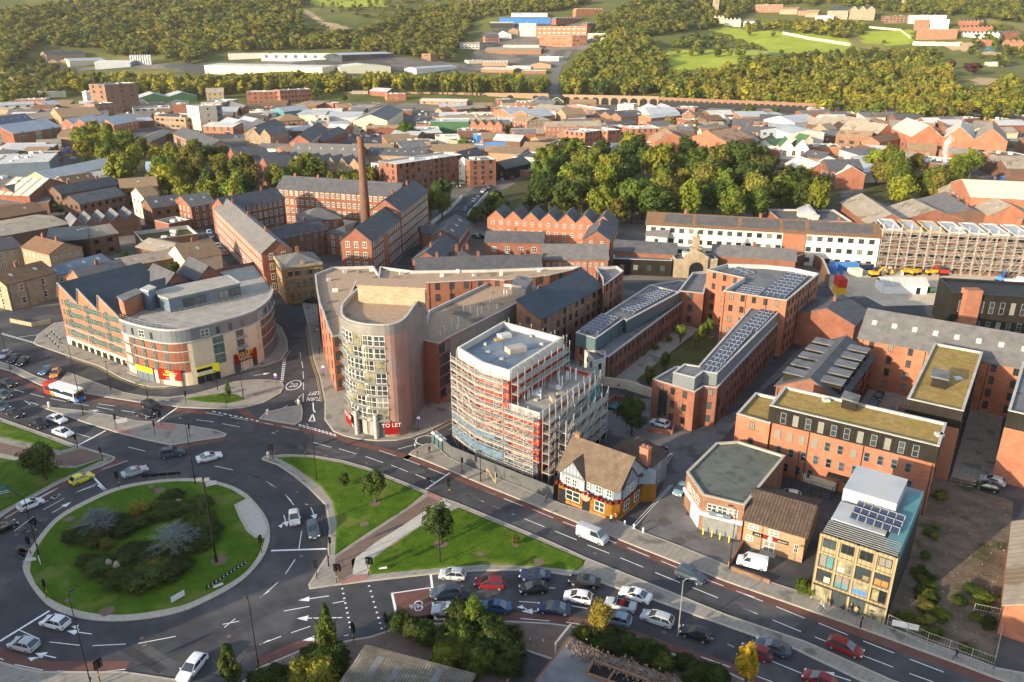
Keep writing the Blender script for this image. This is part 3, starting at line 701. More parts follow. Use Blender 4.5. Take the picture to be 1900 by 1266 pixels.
for k in range(10):ln(395+k*27,712+k*7.6,412+k*27,717+k*7.6,.3);ln(400+k*27,722+k*7.6,417+k*27,727+k*7.6,.3)
for k in range(14):ln(303-k*1.6,250+k*13,302-k*1.6,257+k*13,.3);ln(290-k*1.4,250+k*13,289-k*1.4,257+k*13,.3)
arrow(80,370,195,350)
def ring(cx,cy,r,w=.25,n=20,ky=1):
    c=P2(G(*q(cx,cy)))
    for i in range(n):
        a,b=2*math.pi*i/n,2*math.pi*(i+1)/n;LN.append((c+Vector((math.cos(a),ky*math.sin(a)))*r,c+Vector((math.cos(b),ky*math.sin(b)))*r,w))
ring(360,437,1.6,ky=1.6);ring(1290,825,1.9)
tile(450,900,3.46)
ring(1130,762,.55,.15,10,1);ring(1130,790,.55,.15,10,1);lines('1070 775 1130 765; 1070 785 1120 780; 1085 770 1085 795; 1110 770 1130 790',.15)
m=MB()
for a,b,w_ in LN:
    d=(b-a)
    if d.length<.01:continue
    n=Vector((-d.y,d.x)).normalized()*w_/2;m.face([(*(a-n),Z2),(*(b-n),Z2),(*(b+n),Z2),(*(a+n),Z2)])
for t in AR:m.face([(*p,Z2)for p in ccw(t)])
m.build('road_markings','line_white')['kind']='structure'
m=MB()
for pts in([(126,661.5),(184,680.5),(224,703),(250,713),(279,720),(310,720),(342,714),(400,700),(450,688),(500,678),(524,668.5),(536,650)],[(571,605),(580,666),(591.5,700),(600,745)],[(765,814),(793,804.5),(838,782)]):
    for i in range(len(pts)-1):
        a,b=P2(G(*pts[i])),P2(G(*pts[i+1]));d=(b-a);n=Vector((-d.y,d.x)).normalized()
        for o_ in(-.25,-.55):m.face([(*p,Z2)for p in ccw([a+n*(o_-.05),b+n*(o_-.05),b+n*(o_+.05),a+n*(o_+.05)])])
m.build('road_markings','line_yellow')['kind']='structure'
def text(s,size,loc,rot,mt,parent=None,name='lettering',kind=None,ext=.01,sx=1,align='CENTER',world=False):
    c=bpy.data.curves.new(name,'FONT');c.body=s;c.size=size;c.align_x=align;c.align_y='CENTER';c.extrude=ext;c.resolution_u=3;c.materials.append(M[mt])
    o=bpy.data.objects.new(name,c);COL.objects.link(o);o.location=loc;o.rotation_euler=rot;o.scale=(sx,1,1)
    bpy.context.view_layer.update();me=bpy.data.meshes.new_from_object(o.evaluated_get(bpy.context.evaluated_depsgraph_get()));bpy.data.objects.remove(o)
    o=bpy.data.objects.new(name,me);COL.objects.link(o);o.location=loc;o.rotation_euler=rot;o.scale=(sx,1,1)
    if parent is not None:
        o.parent=parent
        if parent.type=='EMPTY' and not world:o.matrix_parent_inverse=Matrix.Translation(-Vector(parent.location))
    if kind:o['kind']=kind
    return o
tile(450,600,3.8)
for s_,x,y in(('TURN',503,533),('LEFT',503,493)):
    p=G(*q(x,y));text(s_,2.7,(p.x,p.y,Z2),(0,0,R(182)),'line_white',name='road_lettering',kind='structure',ext=.002,sx=.42)
p=G(*q(360,437));text('20',3.1,(p.x,p.y,Z2),(0,0,0),'line_white',name='road_lettering',kind='structure',ext=.002,sx=.6)
# ================= the near buildings =================
def pg(pts,h):return ccw([P2(G(x,y,h))for x,y in pts])
def strip(b,line,z0,z1,mt,out=0.0,name='wall'):
    """wall surface along a line (CCW, outside on the right), out metres proud"""
    m=MB();L=[P2(p)for p in line];n=len(L);O=[]
    for i in range(n):
        d=(L[min(i+1,n-1)]-L[max(i-1,0)]).normalized();O.append(L[i]+Vector((d.y,-d.x))*out)
    for i in range(n-1):
        m.face([(*O[i],z0),(*O[i+1],z0),(*O[i+1],z1),(*O[i],z1)])
        if out:m.face([(*O[i],z1),(*O[i+1],z1),(*L[i+1],z1),(*L[i],z1)])
    if out:
        for k in(0,n-1):m.face([(*L[k],z0),(*O[k],z0),(*O[k],z1),(*L[k],z1)])
    return m.build(name,mt,b)
def resample(line,step):
    L=[P2(p)for p in line];o=[L[0]];acc=0
    tot=sum((L[i+1]-L[i]).length for i in range(len(L)-1));n=max(1,round(tot/step));t=tot/n;nxt=t;pos=0
    for i in range(len(L)-1):
        s=(L[i+1]-L[i]).length
        while nxt<=pos+s+1e-6 and len(o)<=n:o.append(L[i]+(L[i+1]-L[i])*((nxt-pos)/s));nxt+=t
        pos+=s
    return o
def line_windows(b,line,step,z,rows,fh,w,h,st,pat=None,deep=True):
    o=resample(line,step)
    for i in range(len(o)-1):
        d=o[i+1]-o[i];c=(o[i]+o[i+1])/2;a=math.atan2(d.y,d.x)
        for r in range(rows):
            s_=st;ww,hh=w,h
            if pat:
                k=pat(i,r)
                if k is None:continue
                s_,ww,hh=k
            put_window(b,Vector((c.x,c.y,z+r*fh)),a,ww,hh,s_,deep)
def railing(b,line,z,h=1.0,step=1.8,mt='steel_tube',name='railing',tilt=0):
    m=MB();o=resample(line,step)
    for i in range(len(o)):
        m.tube((*o[i],z),(*o[i],z+h),.035,n=4)
        if i:m.tube((*o[i-1],z+h),(*o[i],z+h),.035,n=4);m.tube((*o[i-1],z+h*.5),(*o[i],z+h*.5),.025,n=4)
    return m.build(name,mt,b)

# ---- curved corner apartments ----
HA=13.4
arc=smooth_line([(224,593),(240,599),(263,605),(290,610.5),(316,613),(343,611),(368,606),(408,596),(447,585),(472,575),(489,563),(500,551),(504,538)],3)
AL=[P2(G(x,y,HA))for x,y in arc]
back=[P2(G(x,y,HA))for x,y in[(499,523),(489,510),(471,486),(413,497),(300,535),(240,565)]]
ap=root_at('apartment_building','red brick and cream apartment building with curved corner, roof terrace and TO LET boards',AL+back,0)
body=ccw(AL+back);wl=walls(ap,body,0,HA,'brick',lid=HA-.9)
m=MB();m.face([(*p,HA-.85)for p in inset(body,.3)]);m.build('terrace','concrete',ap)
NA=len(AL);cut=lambda a,b_:AL[int(a*(NA-1)):int(b_*(NA-1))+1]
strip(ap,AL,HA-2.9,HA-.1,'clad_grey',.25,'cladding');strip(ap,AL,HA-.1,HA+.25,'coping',.45,'parapet');strip(ap,AL,HA-3.2,HA-2.9,'coping',.4,'string_course')
strip(ap,cut(.42,.78),0,HA-3.2,'render_cream',.12,'cladding');strip(ap,cut(.0,.06),0,HA-3.2,'render_cream',.12,'cladding');strip(ap,cut(.06,.42),0,3.0,'render_cream',.12,'cladding')
strip(ap,cut(.78,1),0,3.0,'clad_grey',.12,'cladding')
for z in(3.0,5.6,8.1):strip(ap,cut(.06,.42),z,z+.18,'coping',.2,'string_course');strip(ap,cut(.78,1),z,z+.18,'coping',.2,'string_course')
line_windows(ap,cut(.07,.42),3.2,3.4,3,2.5,.95,1.9,'green')
line_windows(ap,cut(.79,1),3.2,3.4,3,2.5,.8,1.8,'green')
line_windows(ap,cut(.42,.78),2.6,3.5,3,2.5,1,1.3,'dark',lambda i,r:{0:('dark',.8,1.2),2:('green',2.6,2.3),4:('grey',2.0,2.2),6:('dark',.8,1.2)}.get(i))
line_windows(ap,AL,3.1,HA-2.6,1,1,.9,1.6,'white',lambda i,r:('white',1.9,1.7)if i%5==2 else('dark',.8,1.6))
for c in[c for c in ap.children if c.name.startswith('window')and c.location.z>HA-3]:
    a=c.rotation_euler.z;c.location+=Vector((math.sin(a),-math.cos(a),0))*.26
for c in[c for c in ap.children if c.name.startswith('window')and c.location.z<=HA-3]:
    a=c.rotation_euler.z;c.location+=Vector((math.sin(a),-math.cos(a),0))*.13
railing(ap,AL,HA+.25,1.0)
# balconies on the cream bay
o=resample(cut(.42,.78),2.6)
for r in range(3):
    d=o[5]-o[4];n=Vector((d.y,-d.x)).normalized();z=3.2+2.5*r;m=MB();a,c=o[4]+n*.1,o[5]+n*.1;m.prism([a,a+n*1.1,c+n*1.1,c],z,z+.15,bot=True)
    bb=m.build('balcony','concrete',ap);railing(bb,[a,a+n*1.05,c+n*1.05,c],z+.15,.95,.8)
for r in range(4):
    d=AL[2]-AL[0];n=Vector((d.y,-d.x)).normalized();z=.6+2.5*r;m=MB();a,c=AL[0],AL[3];m.prism([a,a+n*.9,c+n*.9,c],z,z+.15,bot=True)
    bb=m.build('balcony','concrete',ap);railing(bb,[a,a+n*.85,c+n*.85,c],z+.15,.95,.8)
# shop fronts and letting boards
def board(px0,px1,z0,z1,mt,lab,lines_,tm,base_h=0,off=.35,parent=None,group=None):
    """flat board hung on a wall between two places given at height z0"""
    a,b_=P2(G(*px0,z0)),P2(G(*px1,z0));d=(b_-a).normalized();n=Vector((d.y,-d.x));m=MB()
    a,b_=a+n*off,b_+n*off;m.prism([a,b_,b_-n*.08,a-n*.08],z0,z1,bot=True)
    if parent is None:o=root_at('sign_board',lab,[a,b_],z0,'sign',group);m.build('panel',mt,o)
    else:o=m.build('sign_board',mt,parent);o['label']=lab
    c=(a+b_)/2+n*.02;k=len(lines_)
    for i,(s,sz)in enumerate(lines_):
        z=z1-(z1-z0)*(i+.5)/k;text(s,sz,(c.x,c.y,z),(R(90),0,math.atan2(d.y,d.x)),tm[i]if isinstance(tm,(list,tuple))else tm,parent=o)
    return o
S_='letting boards on the curved apartments'
def wp(i,z,off=0):return proj((*AL[i],z))
def ab(f0,f1,z0,z1,mt,lab,ls,tm):
    p,r=AL[int(f0*(NA-1))],AL[int(f1*(NA-1))];return board(proj((*p,z0)),proj((*r,z0)),z0,z1,mt,lab,ls,tm,off=.5)
for f0,f1 in((.10,.21),(.24,.37),(.45,.56),(.62,.73)):
    p,r=AL[int(f0*(NA-1))],AL[int(f1*(NA-1))];d=(r-p).normalized();n=Vector((d.y,-d.x));m=MB();p,r=p+n*.3,r+n*.3
    m.prism([p,r,r-n*.5,p-n*.5],.05,2.9);g=m.build('shop_front','clad_blue' if f0<.2 else 'glass',ap)
    m=MB()
    for t in(0,.33,.66,1):u=p+(r-p)*t+n*.04;m.tube((*u,0),(*u,2.9),.06,n=4)
    m.build('mullion','frame_grey',g)
ab(.10,.21,2.2,3.5,'sign_yellow','yellow TO LET board over the pale garage door of the curved apartments',[('TO LET',1.15)],'sign_red')
ab(.24,.37,1.3,3.9,'sign_red','dark red office and restaurant board on the curved apartments',[('Office /',.7),('Restaurant',.75),('TO LET',.6)],['sign_yellow','sign_yellow','white'])
_sb=ab(.45,.56,1.9,4.0,'sign_yellow','bright yellow board with black band under the green windows of the curved apartments',[],'black')
m=MB();p,r=AL[int(.47*(NA-1))],AL[int(.54*(NA-1))];d=(r-p).normalized();n=Vector((d.y,-d.x));m.prism([p+n*.56,r+n*.56,r+n*.5,p+n*.5],2.9,3.6,bot=True)
m.build('black_band','black',_sb)
m=MB();m.prism([p+n*.56,r+n*.56,r+n*.5,p+n*.5],2.3,2.88,bot=True);m.build('white_band','white',_sb)
ab(.62,.73,2.3,4.6,'sign_red','dark red TO LET board with yellow letters nearest the junction',[('TO LET',1.35),('3,727 sq ft',.75)],'sign_yellow')
# penthouse
ph=pg([(249,575),(262,590),(300,592),(318,571),(430,548),(452,532),(430,518),(330,534),(300,536),(262,551)],HA+1)
def prism_part(b,poly,z0,z1,wm,rm,name='penthouse',over=.25):
    m=MB();m.prism(poly,z0,z1);pn=m.build(name,wm,b);m=MB();m.prism(inset(poly,-over),z1+.002,z1+.3,bot=True);m.build('roof',rm,pn);return pn
pn=prism_part(ap,pg([(296,551),(313,556),(445,527),(424,513),(335,531),(288,543)],HA+2.4),HA-.8,HA+2.4,'clad_blue','concrete')
m=MB();q5=ccw([P2(v)for v in pg([(296,551),(313,556),(445,527),(424,513),(335,531),(288,543)],HA+2.4)]);[m.bar((*q5[i],HA+2.75),(*q5[(i+1)%6],HA+2.75),.5,.12)for i in range(6)];m.build('roof_edge','coping',ap)
prism_part(ap,pg([(219,552),(229,560),(262,545),(253,538)],HA+3.2),HA-.8,HA+3.2,'brick_orange','felt_grey','stair_tower')
prism_part(ap,pg([(262,538),(275,541),(288,535),(276,531)],HA+4),HA-.8,HA+4,'clad_blue','coping','lift_house')
_a,_b=P2(G(313,556,HA+2.4)),P2(G(445,527,HA+2.4));line_windows(ap,[_a,_b],3.2,HA-.3,1,1,2.6,2.0,'dark',lambda i,r:('dark',2.6,2.0)if i%3 else None);_d=(_b-_a).normalized();_n=Vector((_d.y,-_d.x));railing(ap,[_a+_n*2,_b+_n*2],HA-.8,1.0,1.4)
# gabled brick wing with sawtooth gables
R4,_=rect((108.7,552),(222,590),(245,508),12.4,False)
A,B,C,D=R4;D=A+(C-B);R4=[A,B,C,D]
m=MB();nb=3
for i in range(nb):
    a,c=lerp(A,B,i/nb),lerp(A,B,(i+1)/nb);a2,c2=lerp(D,C,i/nb),lerp(D,C,(i+1)/nb);pk,pk2=lerp(a,c,.14),lerp(a2,c2,.14)
    m.face([(*a,0),(*c,0),(*c,12.4),(*pk,16.4),(*a,12.4)]);m.face([(*c2,0),(*a2,0),(*a2,12.4),(*pk2,16.4),(*c2,12.4)])
m.face([(*D,0),(*A,0),(*A,12.4),(*D,12.4)]);m.build('wall','brick_orange',ap)
for i in range(nb):
    a,c=lerp(A,B,i/nb),lerp(A,B,(i+1)/nb);a2,c2=lerp(D,C,i/nb),lerp(D,C,(i+1)/nb);pk,pk2=lerp(a,c,.14),lerp(a2,c2,.14)
    m=MB();m.face([(*pk,16.42),(*c,12.45),(*c2,12.45),(*pk2,16.42)]);m.face([(*a,12.45),(*pk,16.42),(*pk2,16.42),(*a2,12.45)]);m.build('roof','slate_blue',ap)
    m=MB();n=(A-D).normalized()*.15
    for u,v,z,z2 in((a,pk,12.5,16.5),(pk,c,16.5,12.5)):m.bar((*(u+n),z+.1),(*(v+n),z2+.1),.35,.15)
    m.build('coping','coping',ap)
wall_windows(ap,A,B,2.9,4,2.6,2.35,.8,1.6,'green',True,m0=.7,cols=18,skip=lambda i,r,n:i%6 in(2,4,5));wall_windows(ap,A,B,2.6,4,2.6,2.35,1.5,2.45,'green',True,m0=.7,cols=18,skip=lambda i,r,n:i%6!=2);wall_windows(ap,A,B,3.0,4,2.6,2.35,1.5,1.5,'green',True,m0=.7,cols=18,skip=lambda i,r,n:i%6 not in(4,5));wall_windows(ap,D,A,2.9,4,2.6,3.4,.9,1.6,'green',True)
strip(ap,[A,B],0,2.2,'render_cream',.12,'plinth');strip(ap,[A,B],4.9,5.05,'coping',.1,'string_course')
for i in range(9):
    d=(B-A).normalized();p=A+d*(2+i*(B-A).length/9.5);n=Vector((d.y,-d.x));m=MB();m.face([(*(p+n*.14),.1),(*(p+d*2+n*.14),.1),(*(p+d*2+n*.14),1.5),(*(p+n*.14),1.5)]);m.build('garage_grille','dark_metal',ap)
# gabled pieces behind the terrace
for x0,y0,x1,y1,lab in((303,535,352,524,0),(365,521,414,511,0)):
    R5,z=rect((x0,y0),(x1,y1),12,14.5,False);r5=bays(R5,1)[0];m=MB();ends(m,r5,0,14.5,3.2);m.build('wall','brick',ap);m=MB();gable_roof(m,r5,14.5,3.2);m.build('roof','slate',ap)

# ---- student tower and its wings ----
HT=23.5;tw=[(634,563),(631.5,576),(634,585),(645,594),(674,601.5),(713,603.5),(735,600.5),(748,594),(757,585),(766,572),(789,542)]
tl=smooth_line(tw,3);TL=[P2(G(x,y,HT))for x,y in tl];tb=[P2(G(x,y,HT))for x,y in[(780,537),(668,531),(648,548)]]
tow=root_at('tower_block','round fronted apartment tower with glass balconies and metal sides',TL+tb,0)
walls(tow,TL+tb,0,HT,'concrete');flat_top(tow,ccw(TL+tb),HT,'gravel',par=1.0,copm='coping')
NT=len(TL);tc=lambda a,b_:TL[int(a*(NT-1)):int(b_*(NT-1))+1]
strip(tow,TL,HT-2.0,HT-.1,'clad_steel',.3,'fascia');strip(tow,tc(0,.18),0,HT-2,'clad_steel',.15,'cladding')
strip(tow,tc(.18,.53),3.8,HT-2,'glass_painted_gleam',.12,'glazing');strip(tow,tc(.52,.74),0,HT-2,'clad_pink',.3,'cladding');strip(tow,tc(.74,1),0,HT-2,'clad_steel',.15,'cladding')
bays_l=resample(tc(.19,.53),3.6)
for r in range(7):
    z=3.8+r*2.55
    strip(tow,tc(.18,.525),z-.2,z+.1,'coping',.55,'floor_slab')
    line_windows(tow,tc(.2,.53),2.35,z+.15,1,1,2.0,2.0,'painted_gleam',lambda i,q_,r=r:(('white' if(i*3+r)%4 else 'painted_gleam'),2.1,2.1))
    for i in range(len(bays_l)-1):
        a,c=bays_l[i],bays_l[i+1];d=(c-a).normalized();n=Vector((d.y,-d.x));a,c=a+d*.35+n*.5,c-d*.35+n*.5;m=MB();m.prism([a,a+n*.5,c+n*.5,c],z-.1,z+.06,bot=True)
        bb=m.build('balcony','frame_grey',tow);railing(bb,[a,a+n*.46,c+n*.46,c],z+.06,.95,.7,'frame_grey')
for c in[c for c in tow.children if c.name.startswith('window')]:
    a=c.rotation_euler.z;c.location+=Vector((math.sin(a),-math.cos(a),0))*.16
for f in(.35,.45):
    p=TL[int(f*(NT-1))];d=(TL[int(f*(NT-1))+1]-p).normalized();n=Vector((d.y,-d.x));m=MB();m.tube((*(p+n*.9),0),(*(p+n*.9),5.2),.42,n=12);m.build('column','coping',tow)
line_windows(tow,tc(.2,.53),2.5,.2,1,1,2.1,3.0,'grey')
for f0,f1,lab in((.22,.32,'red and white TO LET board low on the left of the round tower'),(.475,.575,'red and white TO LET board low on the right of the round tower')):
    p,r=TL[int(f0*(NT-1))],TL[int(f1*(NT-1))];board(proj((*p,1.0)),proj((*r,1.0)),1.0,3.6,'sign_red',lab,[('TO LET',1.15),('',.3)],'white',off=.95)
line_windows(tow,tc(.74,1),3.0,2.5,7,2.75,1.0,1.4,'grey',lambda i,r:('grey',1.0,1.4))
for c in[c for c in tow.children if c.name.startswith('window')]:
    pass
pr=prism_part(tow,pg([(663,531),(788,537),(789,524),(667,517)],HT+2.6),HT-1,HT+2.6,'sandstone','gravel')
for x,y in((684,545),(693,548),(733,552),(770,548)):
    p=G(x,y,HT-1);m=MB();m.tube((p.x,p.y,HT-1),(p.x,p.y,HT+.9),.12);m.build('flue','white',tow)
def flatpart(name,label,pts,h,wm,rm='gravel',par=.6,win=None,cat='building',z0=0,deep=True):
    pl=pg(pts,h);b=root_at(name,label,pl,z0,cat);walls(b,pl,z0,h,wm);flat_top(b,pl,h,rm,par=par)
    if win:auto_windows(b,pl,z0,h-z0,win,deep)
    return b,pl
wl1,_=flatpart('apartment_building','long gravel roofed brick apartment wing left of the round tower',[(584,509),(618,496),(693,494),(705,512),(663,520),(645,560),(632,590),(634,622),(616,626),(607,606),(599,580),(592,563),(587,537)],13,'brick_orange',win=(4,4.2,1.2,1.9,'dark'))
wl2,_=flatpart('apartment_building','brick student block with tall windows and gravel roof behind the round tower',[(705,495),(766,503),(900,501),(1080,494.5),(1060,502),(1020,511),(935,520.5),(910,519),(792,525),(700,522)],15,'brick',win=(5,3.4,1.2,2.2,'dark'))
wl3,PL3=flatpart('apartment_building','orange brick link building with gravel roof and many flues beside the scaffolding',[(783,631),(795,577),(914,521),(937,527),(1000,532),(997,541),(940,573),(834,626),(813,638)],14,'brick_orange')
p0,p1=P2(G(813,638,14)),P2(G(834,626,14))
wall_windows(wl3,p0,p1,1.2,5,2.55,2.2,1.9,2.2,'dark',True,m0=.1,cols=2)
strip(wl3,[p1,P2(G(940,573,14)),P2(G(997,541,14))],6,13.6,'clad_steel',.12,'cladding')
line_windows(wl3,[p1,P2(G(940,573,14)),P2(G(997,541,14))],4.2,7,3,2.5,1.3,1.5,'dark')
rng=random.Random(3)
for k in range(16):
    t=rng.random();x,y=815+t*150,618-t*75+rng.uniform(-18,12);p=G(x,y,13.4);m=MB();m.tube((p.x,p.y,13.3),(p.x,p.y,13.4+rng.uniform(.7,2.4)),.09,n=6);m.build('flue','white',wl3)
lp=prism_part(wl3,pg([(950,529),(975,536),(988,519),(962,514)],17),13,17,'clad_steel','felt_grey','lift_house')
for x,y in((610,520),(640,505),(668,505),(612,560),(606,590),(622,540),(690,502),(745,508),(820,512),(880,511),(930,510),(1000,503),(850,505)):
    p=G(x,y,12.6 if x<700 else 14.6);m=MB();m.box((p.x,p.y,p.z-.3),rng.uniform(.5,1.3),rng.uniform(.5,1),rng.uniform(.5,1.0),.4);m.build('roof_vent',rng.choice(['coping','white','felt_grey']),wl1 if x<700 else wl2)
# sloping blue roof wing
R4=pg([(1002.6,594),(1120,533),(1129,513),(1096,497),(1004,535)],13.5)
mb_,R6,_=bld('five storey brick block with long sloping blue-grey roof',(1002.6,592),(1120,531),6.6,13,3.4,'mono','brick_brown','slate_blue',win=(5,2.8,1.2,1.7,'dark'),far=False,deep=True)
flatpart('apartment_building','brick end block with grey parapet roof beside the sloping blue roof',[(1120,531),(1157,503),(1145,494),(1104,497),(1117,515)],14.5,'brick','felt_grey',win=(5,2.8,1.1,1.7,'dark'))

# ---- solar courtyard blocks ----
def spoly(px0,px1,px2,px3,h):return[P2(G(*p,h))for p in(px0,px1,px2,px3)]
HB=6.6
s1=[(1068,636),(1129,663),(1267,560),(1300,527),(1262,520),(1207,529),(1150,570)]
b,pl=flatpart('housing_block','brick terrace with teal set-back top floor and solar panels on the left of the garden',s1,HB,'brick','felt_grey',.3,win=(2,2.3,1.0,1.7,'dark'))
t1=pg([(1068,618),(1106,629),(1158,592),(1163,596),(1262,543),(1206,529)],9.6)
walls(b,t1,HB,9.6,'clad_teal','top_floor');flat_top(b,t1,9.65,'felt_grey',par=.1)
for i in range(9):
    t=i/9;p=lerp(G(1112,632,HB),G(1262,552,HB),t+.04);d=(P2(G(1262,552,HB))-P2(G(1112,632,HB))).normalized();n=Vector((d.y,-d.x));m=MB();m.prism([p,p+n*2.2,p+n*2.2+d*.15,p+d*.15],HB,8.4);m.build('terrace_screen','clad_teal',b);put_window(b,Vector((*(p+d*1.8),HB+.2)),math.atan2(d.y,d.x),1.8,2.1,'dark',True)
pv_array(b,G(1073,613,9.7),G(1107,622,9.7),G(1148,591,9.7),9.6,7,3);pv_array(b,G(1145,577,9.7),G(1174,583,9.7),G(1250,542,9.7),9.6,13,3)
b,pl=flatpart('housing_block','tall brick block with parapet roof covered in solar panels',[(1312,501),(1349,490),(1420,492),(1470,497),(1520,508),(1460,558),(1342,540),(1380,516)],14.5,'brick_orange','felt_grey',1.0,win=(5,2.6,1.0,1.6,'dark'))
pv_array(b,G(1361,545,13.6),G(1405,552,13.6),G(1420,537,13.6),13.5,4,4);pv_array(b,G(1412,548,13.6),G(1455,555,13.6),G(1500,514,13.6),13.5,8,4);pv_array(b,G(1350,500,13.6),G(1380,512,13.6),G(1402,508,13.6),13.5,2,3)
flatpart('housing_block','brick access block with open galleries between the solar roofs',[(1259,540),(1285,506),(1312,503),(1346,515),(1310,528),(1306,545)],9.5,'brick','felt_grey',.6,win=(3,3,1.2,1.9,'dark'))
b,pl=flatpart('housing_block','brick terrace with zinc top floor and long rows of solar panels beside the lane',[(1211,704),(1289.5,728),(1306,717),(1331,720),(1460,583),(1400,574),(1294,684),(1254,680)],8.6,'brick','felt_grey',.3,win=(3,2.5,.95,1.5,'dark'))
t1=pg([(1248.7,692),(1289.5,702),(1306,690),(1331,694),(1456,569),(1402,561),(1296,680),(1270,676)],11.2)
walls(b,t1,8.1,11.2,'clad_grey','top_floor');flat_top(b,t1,11.25,'felt_grey',par=.1)
pv_array(b,G(1302,686,11.3),G(1328,692,11.3),G(1395,618,11.3),11.25,11,3);pv_array(b,G(1375,612,11.3),G(1402,618,11.3),G(1447,570,11.3),11.25,9,3)
put_window(b,Vector((*lerp(G(1211,704,8.6),G(1289.5,728,8.6),.28),1.5)),math.atan2(*reversed(list((P2(G(1289.5,728,8.6))-P2(G(1211,704,8.6))).normalized()))),2.0,5.5,'dark',True)
# garden wall
def wall_line(label,pts,h,mt,th=.3,cat='wall',name='garden_wall',cop=None,z0=0):
    L=[P2(G(x,y))for x,y in pts];m=MB()
    for i in range(len(L)-1):
        d=(L[i+1]-L[i]).normalized();n=Vector((-d.y,d.x))*th/2;m.prism([L[i]-n,L[i+1]-n,L[i+1]+n,L[i]+n],z0,h,bot=False)
    r=root_at(name,label,L,0,cat);m.build('wall',mt,r)
    if cop:
        m=MB()
        for i in range(len(L)-1):m.bar((*L[i],h+.1),(*L[i+1],h+.1),th+.12,.1)
        m.build('coping',cop,r)
    return r
wall_line('long cream rendered garden wall between the terraces',[(1120,716),(1160,722),(1209,738)],2.2,'render_cream')
wall_line('low brick retaining wall with green netting near the car park',[(1112,768),(1140,746),(1165,752)],1.8,'brick')
wall_line('low red brick wall round the parked white car',[(1203,800),(1247,806),(1250,794)],.9,'brick_orange')

# ---- sedum roof blocks ----
b,pl=flatpart('apartment_building','orange brick block with low sedum roof corner and two rows of small windows',[(1367,768),(1402,729),(1457,741),(1429,786)],9.8,'brick_orange','sedum',.4,win=(3,3,.9,1.6,'dark'))
F0,F1=P2(G(1425,782,9.8)),P2(G(1735,860,9.8));d=(F1-F0).normalized();n=Vector((-d.y,d.x));DP=9.5
R4=[F0,F1,F1+n*DP,F0+n*DP]
fd_=(d,Vector((d.y,-d.x)))
b=root_at('apartment_building','orange brick apartments with black top floor and long sedum roof',R4,0);walls(b,R4,0,9.8,'brick_orange');
m=MB();r5=inset(R4,-.05);walls(b,r5,9.75,12.9,'clad_black','top_floor',9.8);flat_top(b,r5,12.9,'sedum',par=.35)
L=(F1-F0).length
for i in range(11):
    for r in range(4):
        if r==0 and i in(4,5):continue
        sh=.35 if r in(1,3)else-.25;p=F0+d*(2.2+i*(L-3.5)/11+sh);nn=Vector((d.y,-d.x))*.06
        put_window(b,Vector((*(p+nn),.9+r*3.05 if r<3 else 10.1)),math.atan2(d.y,d.x),.95,1.75 if r<3 else 2.1,'grey',True)
wall_windows(b,R4[1],R4[2],1,3,3,3,.9,1.6,'dark',True)
for t in(.01,.27,.6,.99):c=F0+d*L*t+fd_[1]*.09;m=MB();m.tube((*c,0),(*c,9.7),.07,n=5);m.build('downpipe','dark_metal',b)
p=F0+d*(L*.42);m=MB();m.bar((*p,3.2),(*(p+d*5),3.2),3.2,.3);m.build('porch','dark_metal',b)
prism_part(b,pg([(1563,740),(1590,748),(1594,737),(1569,729)],14.4),12.7,14.4,'clad_black','felt_grey','plant_box');
for x,y in((1533,742),(1743,806)):
    p=G(x,y,12.8);m=MB();m.box((p.x,p.y,12.5),1.2,1.0,.5);m.build('skylight','skylight',b)
R4,_=rect((1684,741),(1787,764),(1820,654),13.6,False)
b=root_at('apartment_building','tall brick block with black top floor and broad sedum roof',R4,0);walls(b,R4,0,10.4,'brick_orange');walls(b,inset(R4,-.05),10.3,13.7,'clad_black','top_floor');flat_top(b,inset(R4,-.05),13.7,'sedum',par=.35);auto_windows(b,[R4[1],R4[2]],0,10.4,(4,3.0,.9,1.6,'dark'),True)
prism_part(b,pg([(1730,700),(1758,706),(1760,692),(1733,686)],15.2),13.3,15.2,'clad_black','felt_grey','plant_box')
p=G(1777,702,13.5);m=MB();m.box((p.x,p.y,13.2),1.4,1.1,.5);m.build('skylight','skylight',b)
R4,_=rect((1871,763),(1990,790),(1990,690),13.6,False)
b=root_at('apartment_building','brick block with black top floor and solar strip at the right edge',R4,0);walls(b,R4,0,10.6,'brick_orange');walls(b,inset(R4,-.05),10.5,13.7,'clad_black','top_floor');flat_top(b,inset(R4,-.05),13.7,'felt_grey',par=.35);auto_windows(b,[R4[3],R4[0]],0,10.4,(4,3.0,.9,1.6,'dark'),True)
bld('four storey brick block under a very long grey slate roof with rooflights',(1594,627),(1960,695),15,11.2,4.6,'gable','brick_orange','slate_grey',win=(4,3.6,1.0,1.7,'dark'),far=False,deep=True,sky_=9)
b,R4,_=bld('long slate roofed terrace with ten flat topped black dormers',(1561,745),(1622,662),12.5,8.4,3.3,'gable','brick','slate',far=False,win=(3,2.4,.9,1.6,'dark'),deep=True,over=.4)
A,B,C,D=R4;dd=(B-A).normalized();nn=Vector((-dd.y,dd.x));W=(D-A).length;Ln=(B-A).length
for side in(0,1):
    for i in range(5):
        t=1.6+i*(Ln-2)/5;o0=(A if side==0 else D)+dd*t;s_=1 if side==0 else-1
        pl=ccw([o0+nn*s_*.7,o0+dd*2.9+nn*s_*.7,o0+dd*2.9+nn*s_*4.6,o0+nn*s_*4.6]);m=MB();m.prism(pl,8.4,10.9);dr=m.build('dormer','clad_black',b);m=MB();m.prism(inset(pl,-.2),10.9,11.1,bot=True);m.build('dormer_roof','felt_grey',dr)
bld('gabled slate roofed block with brick chimney north of the dormer terrace',(1586,604),(1612,578),14,8,3,'gable','brick','slate',far=False,chim=1)
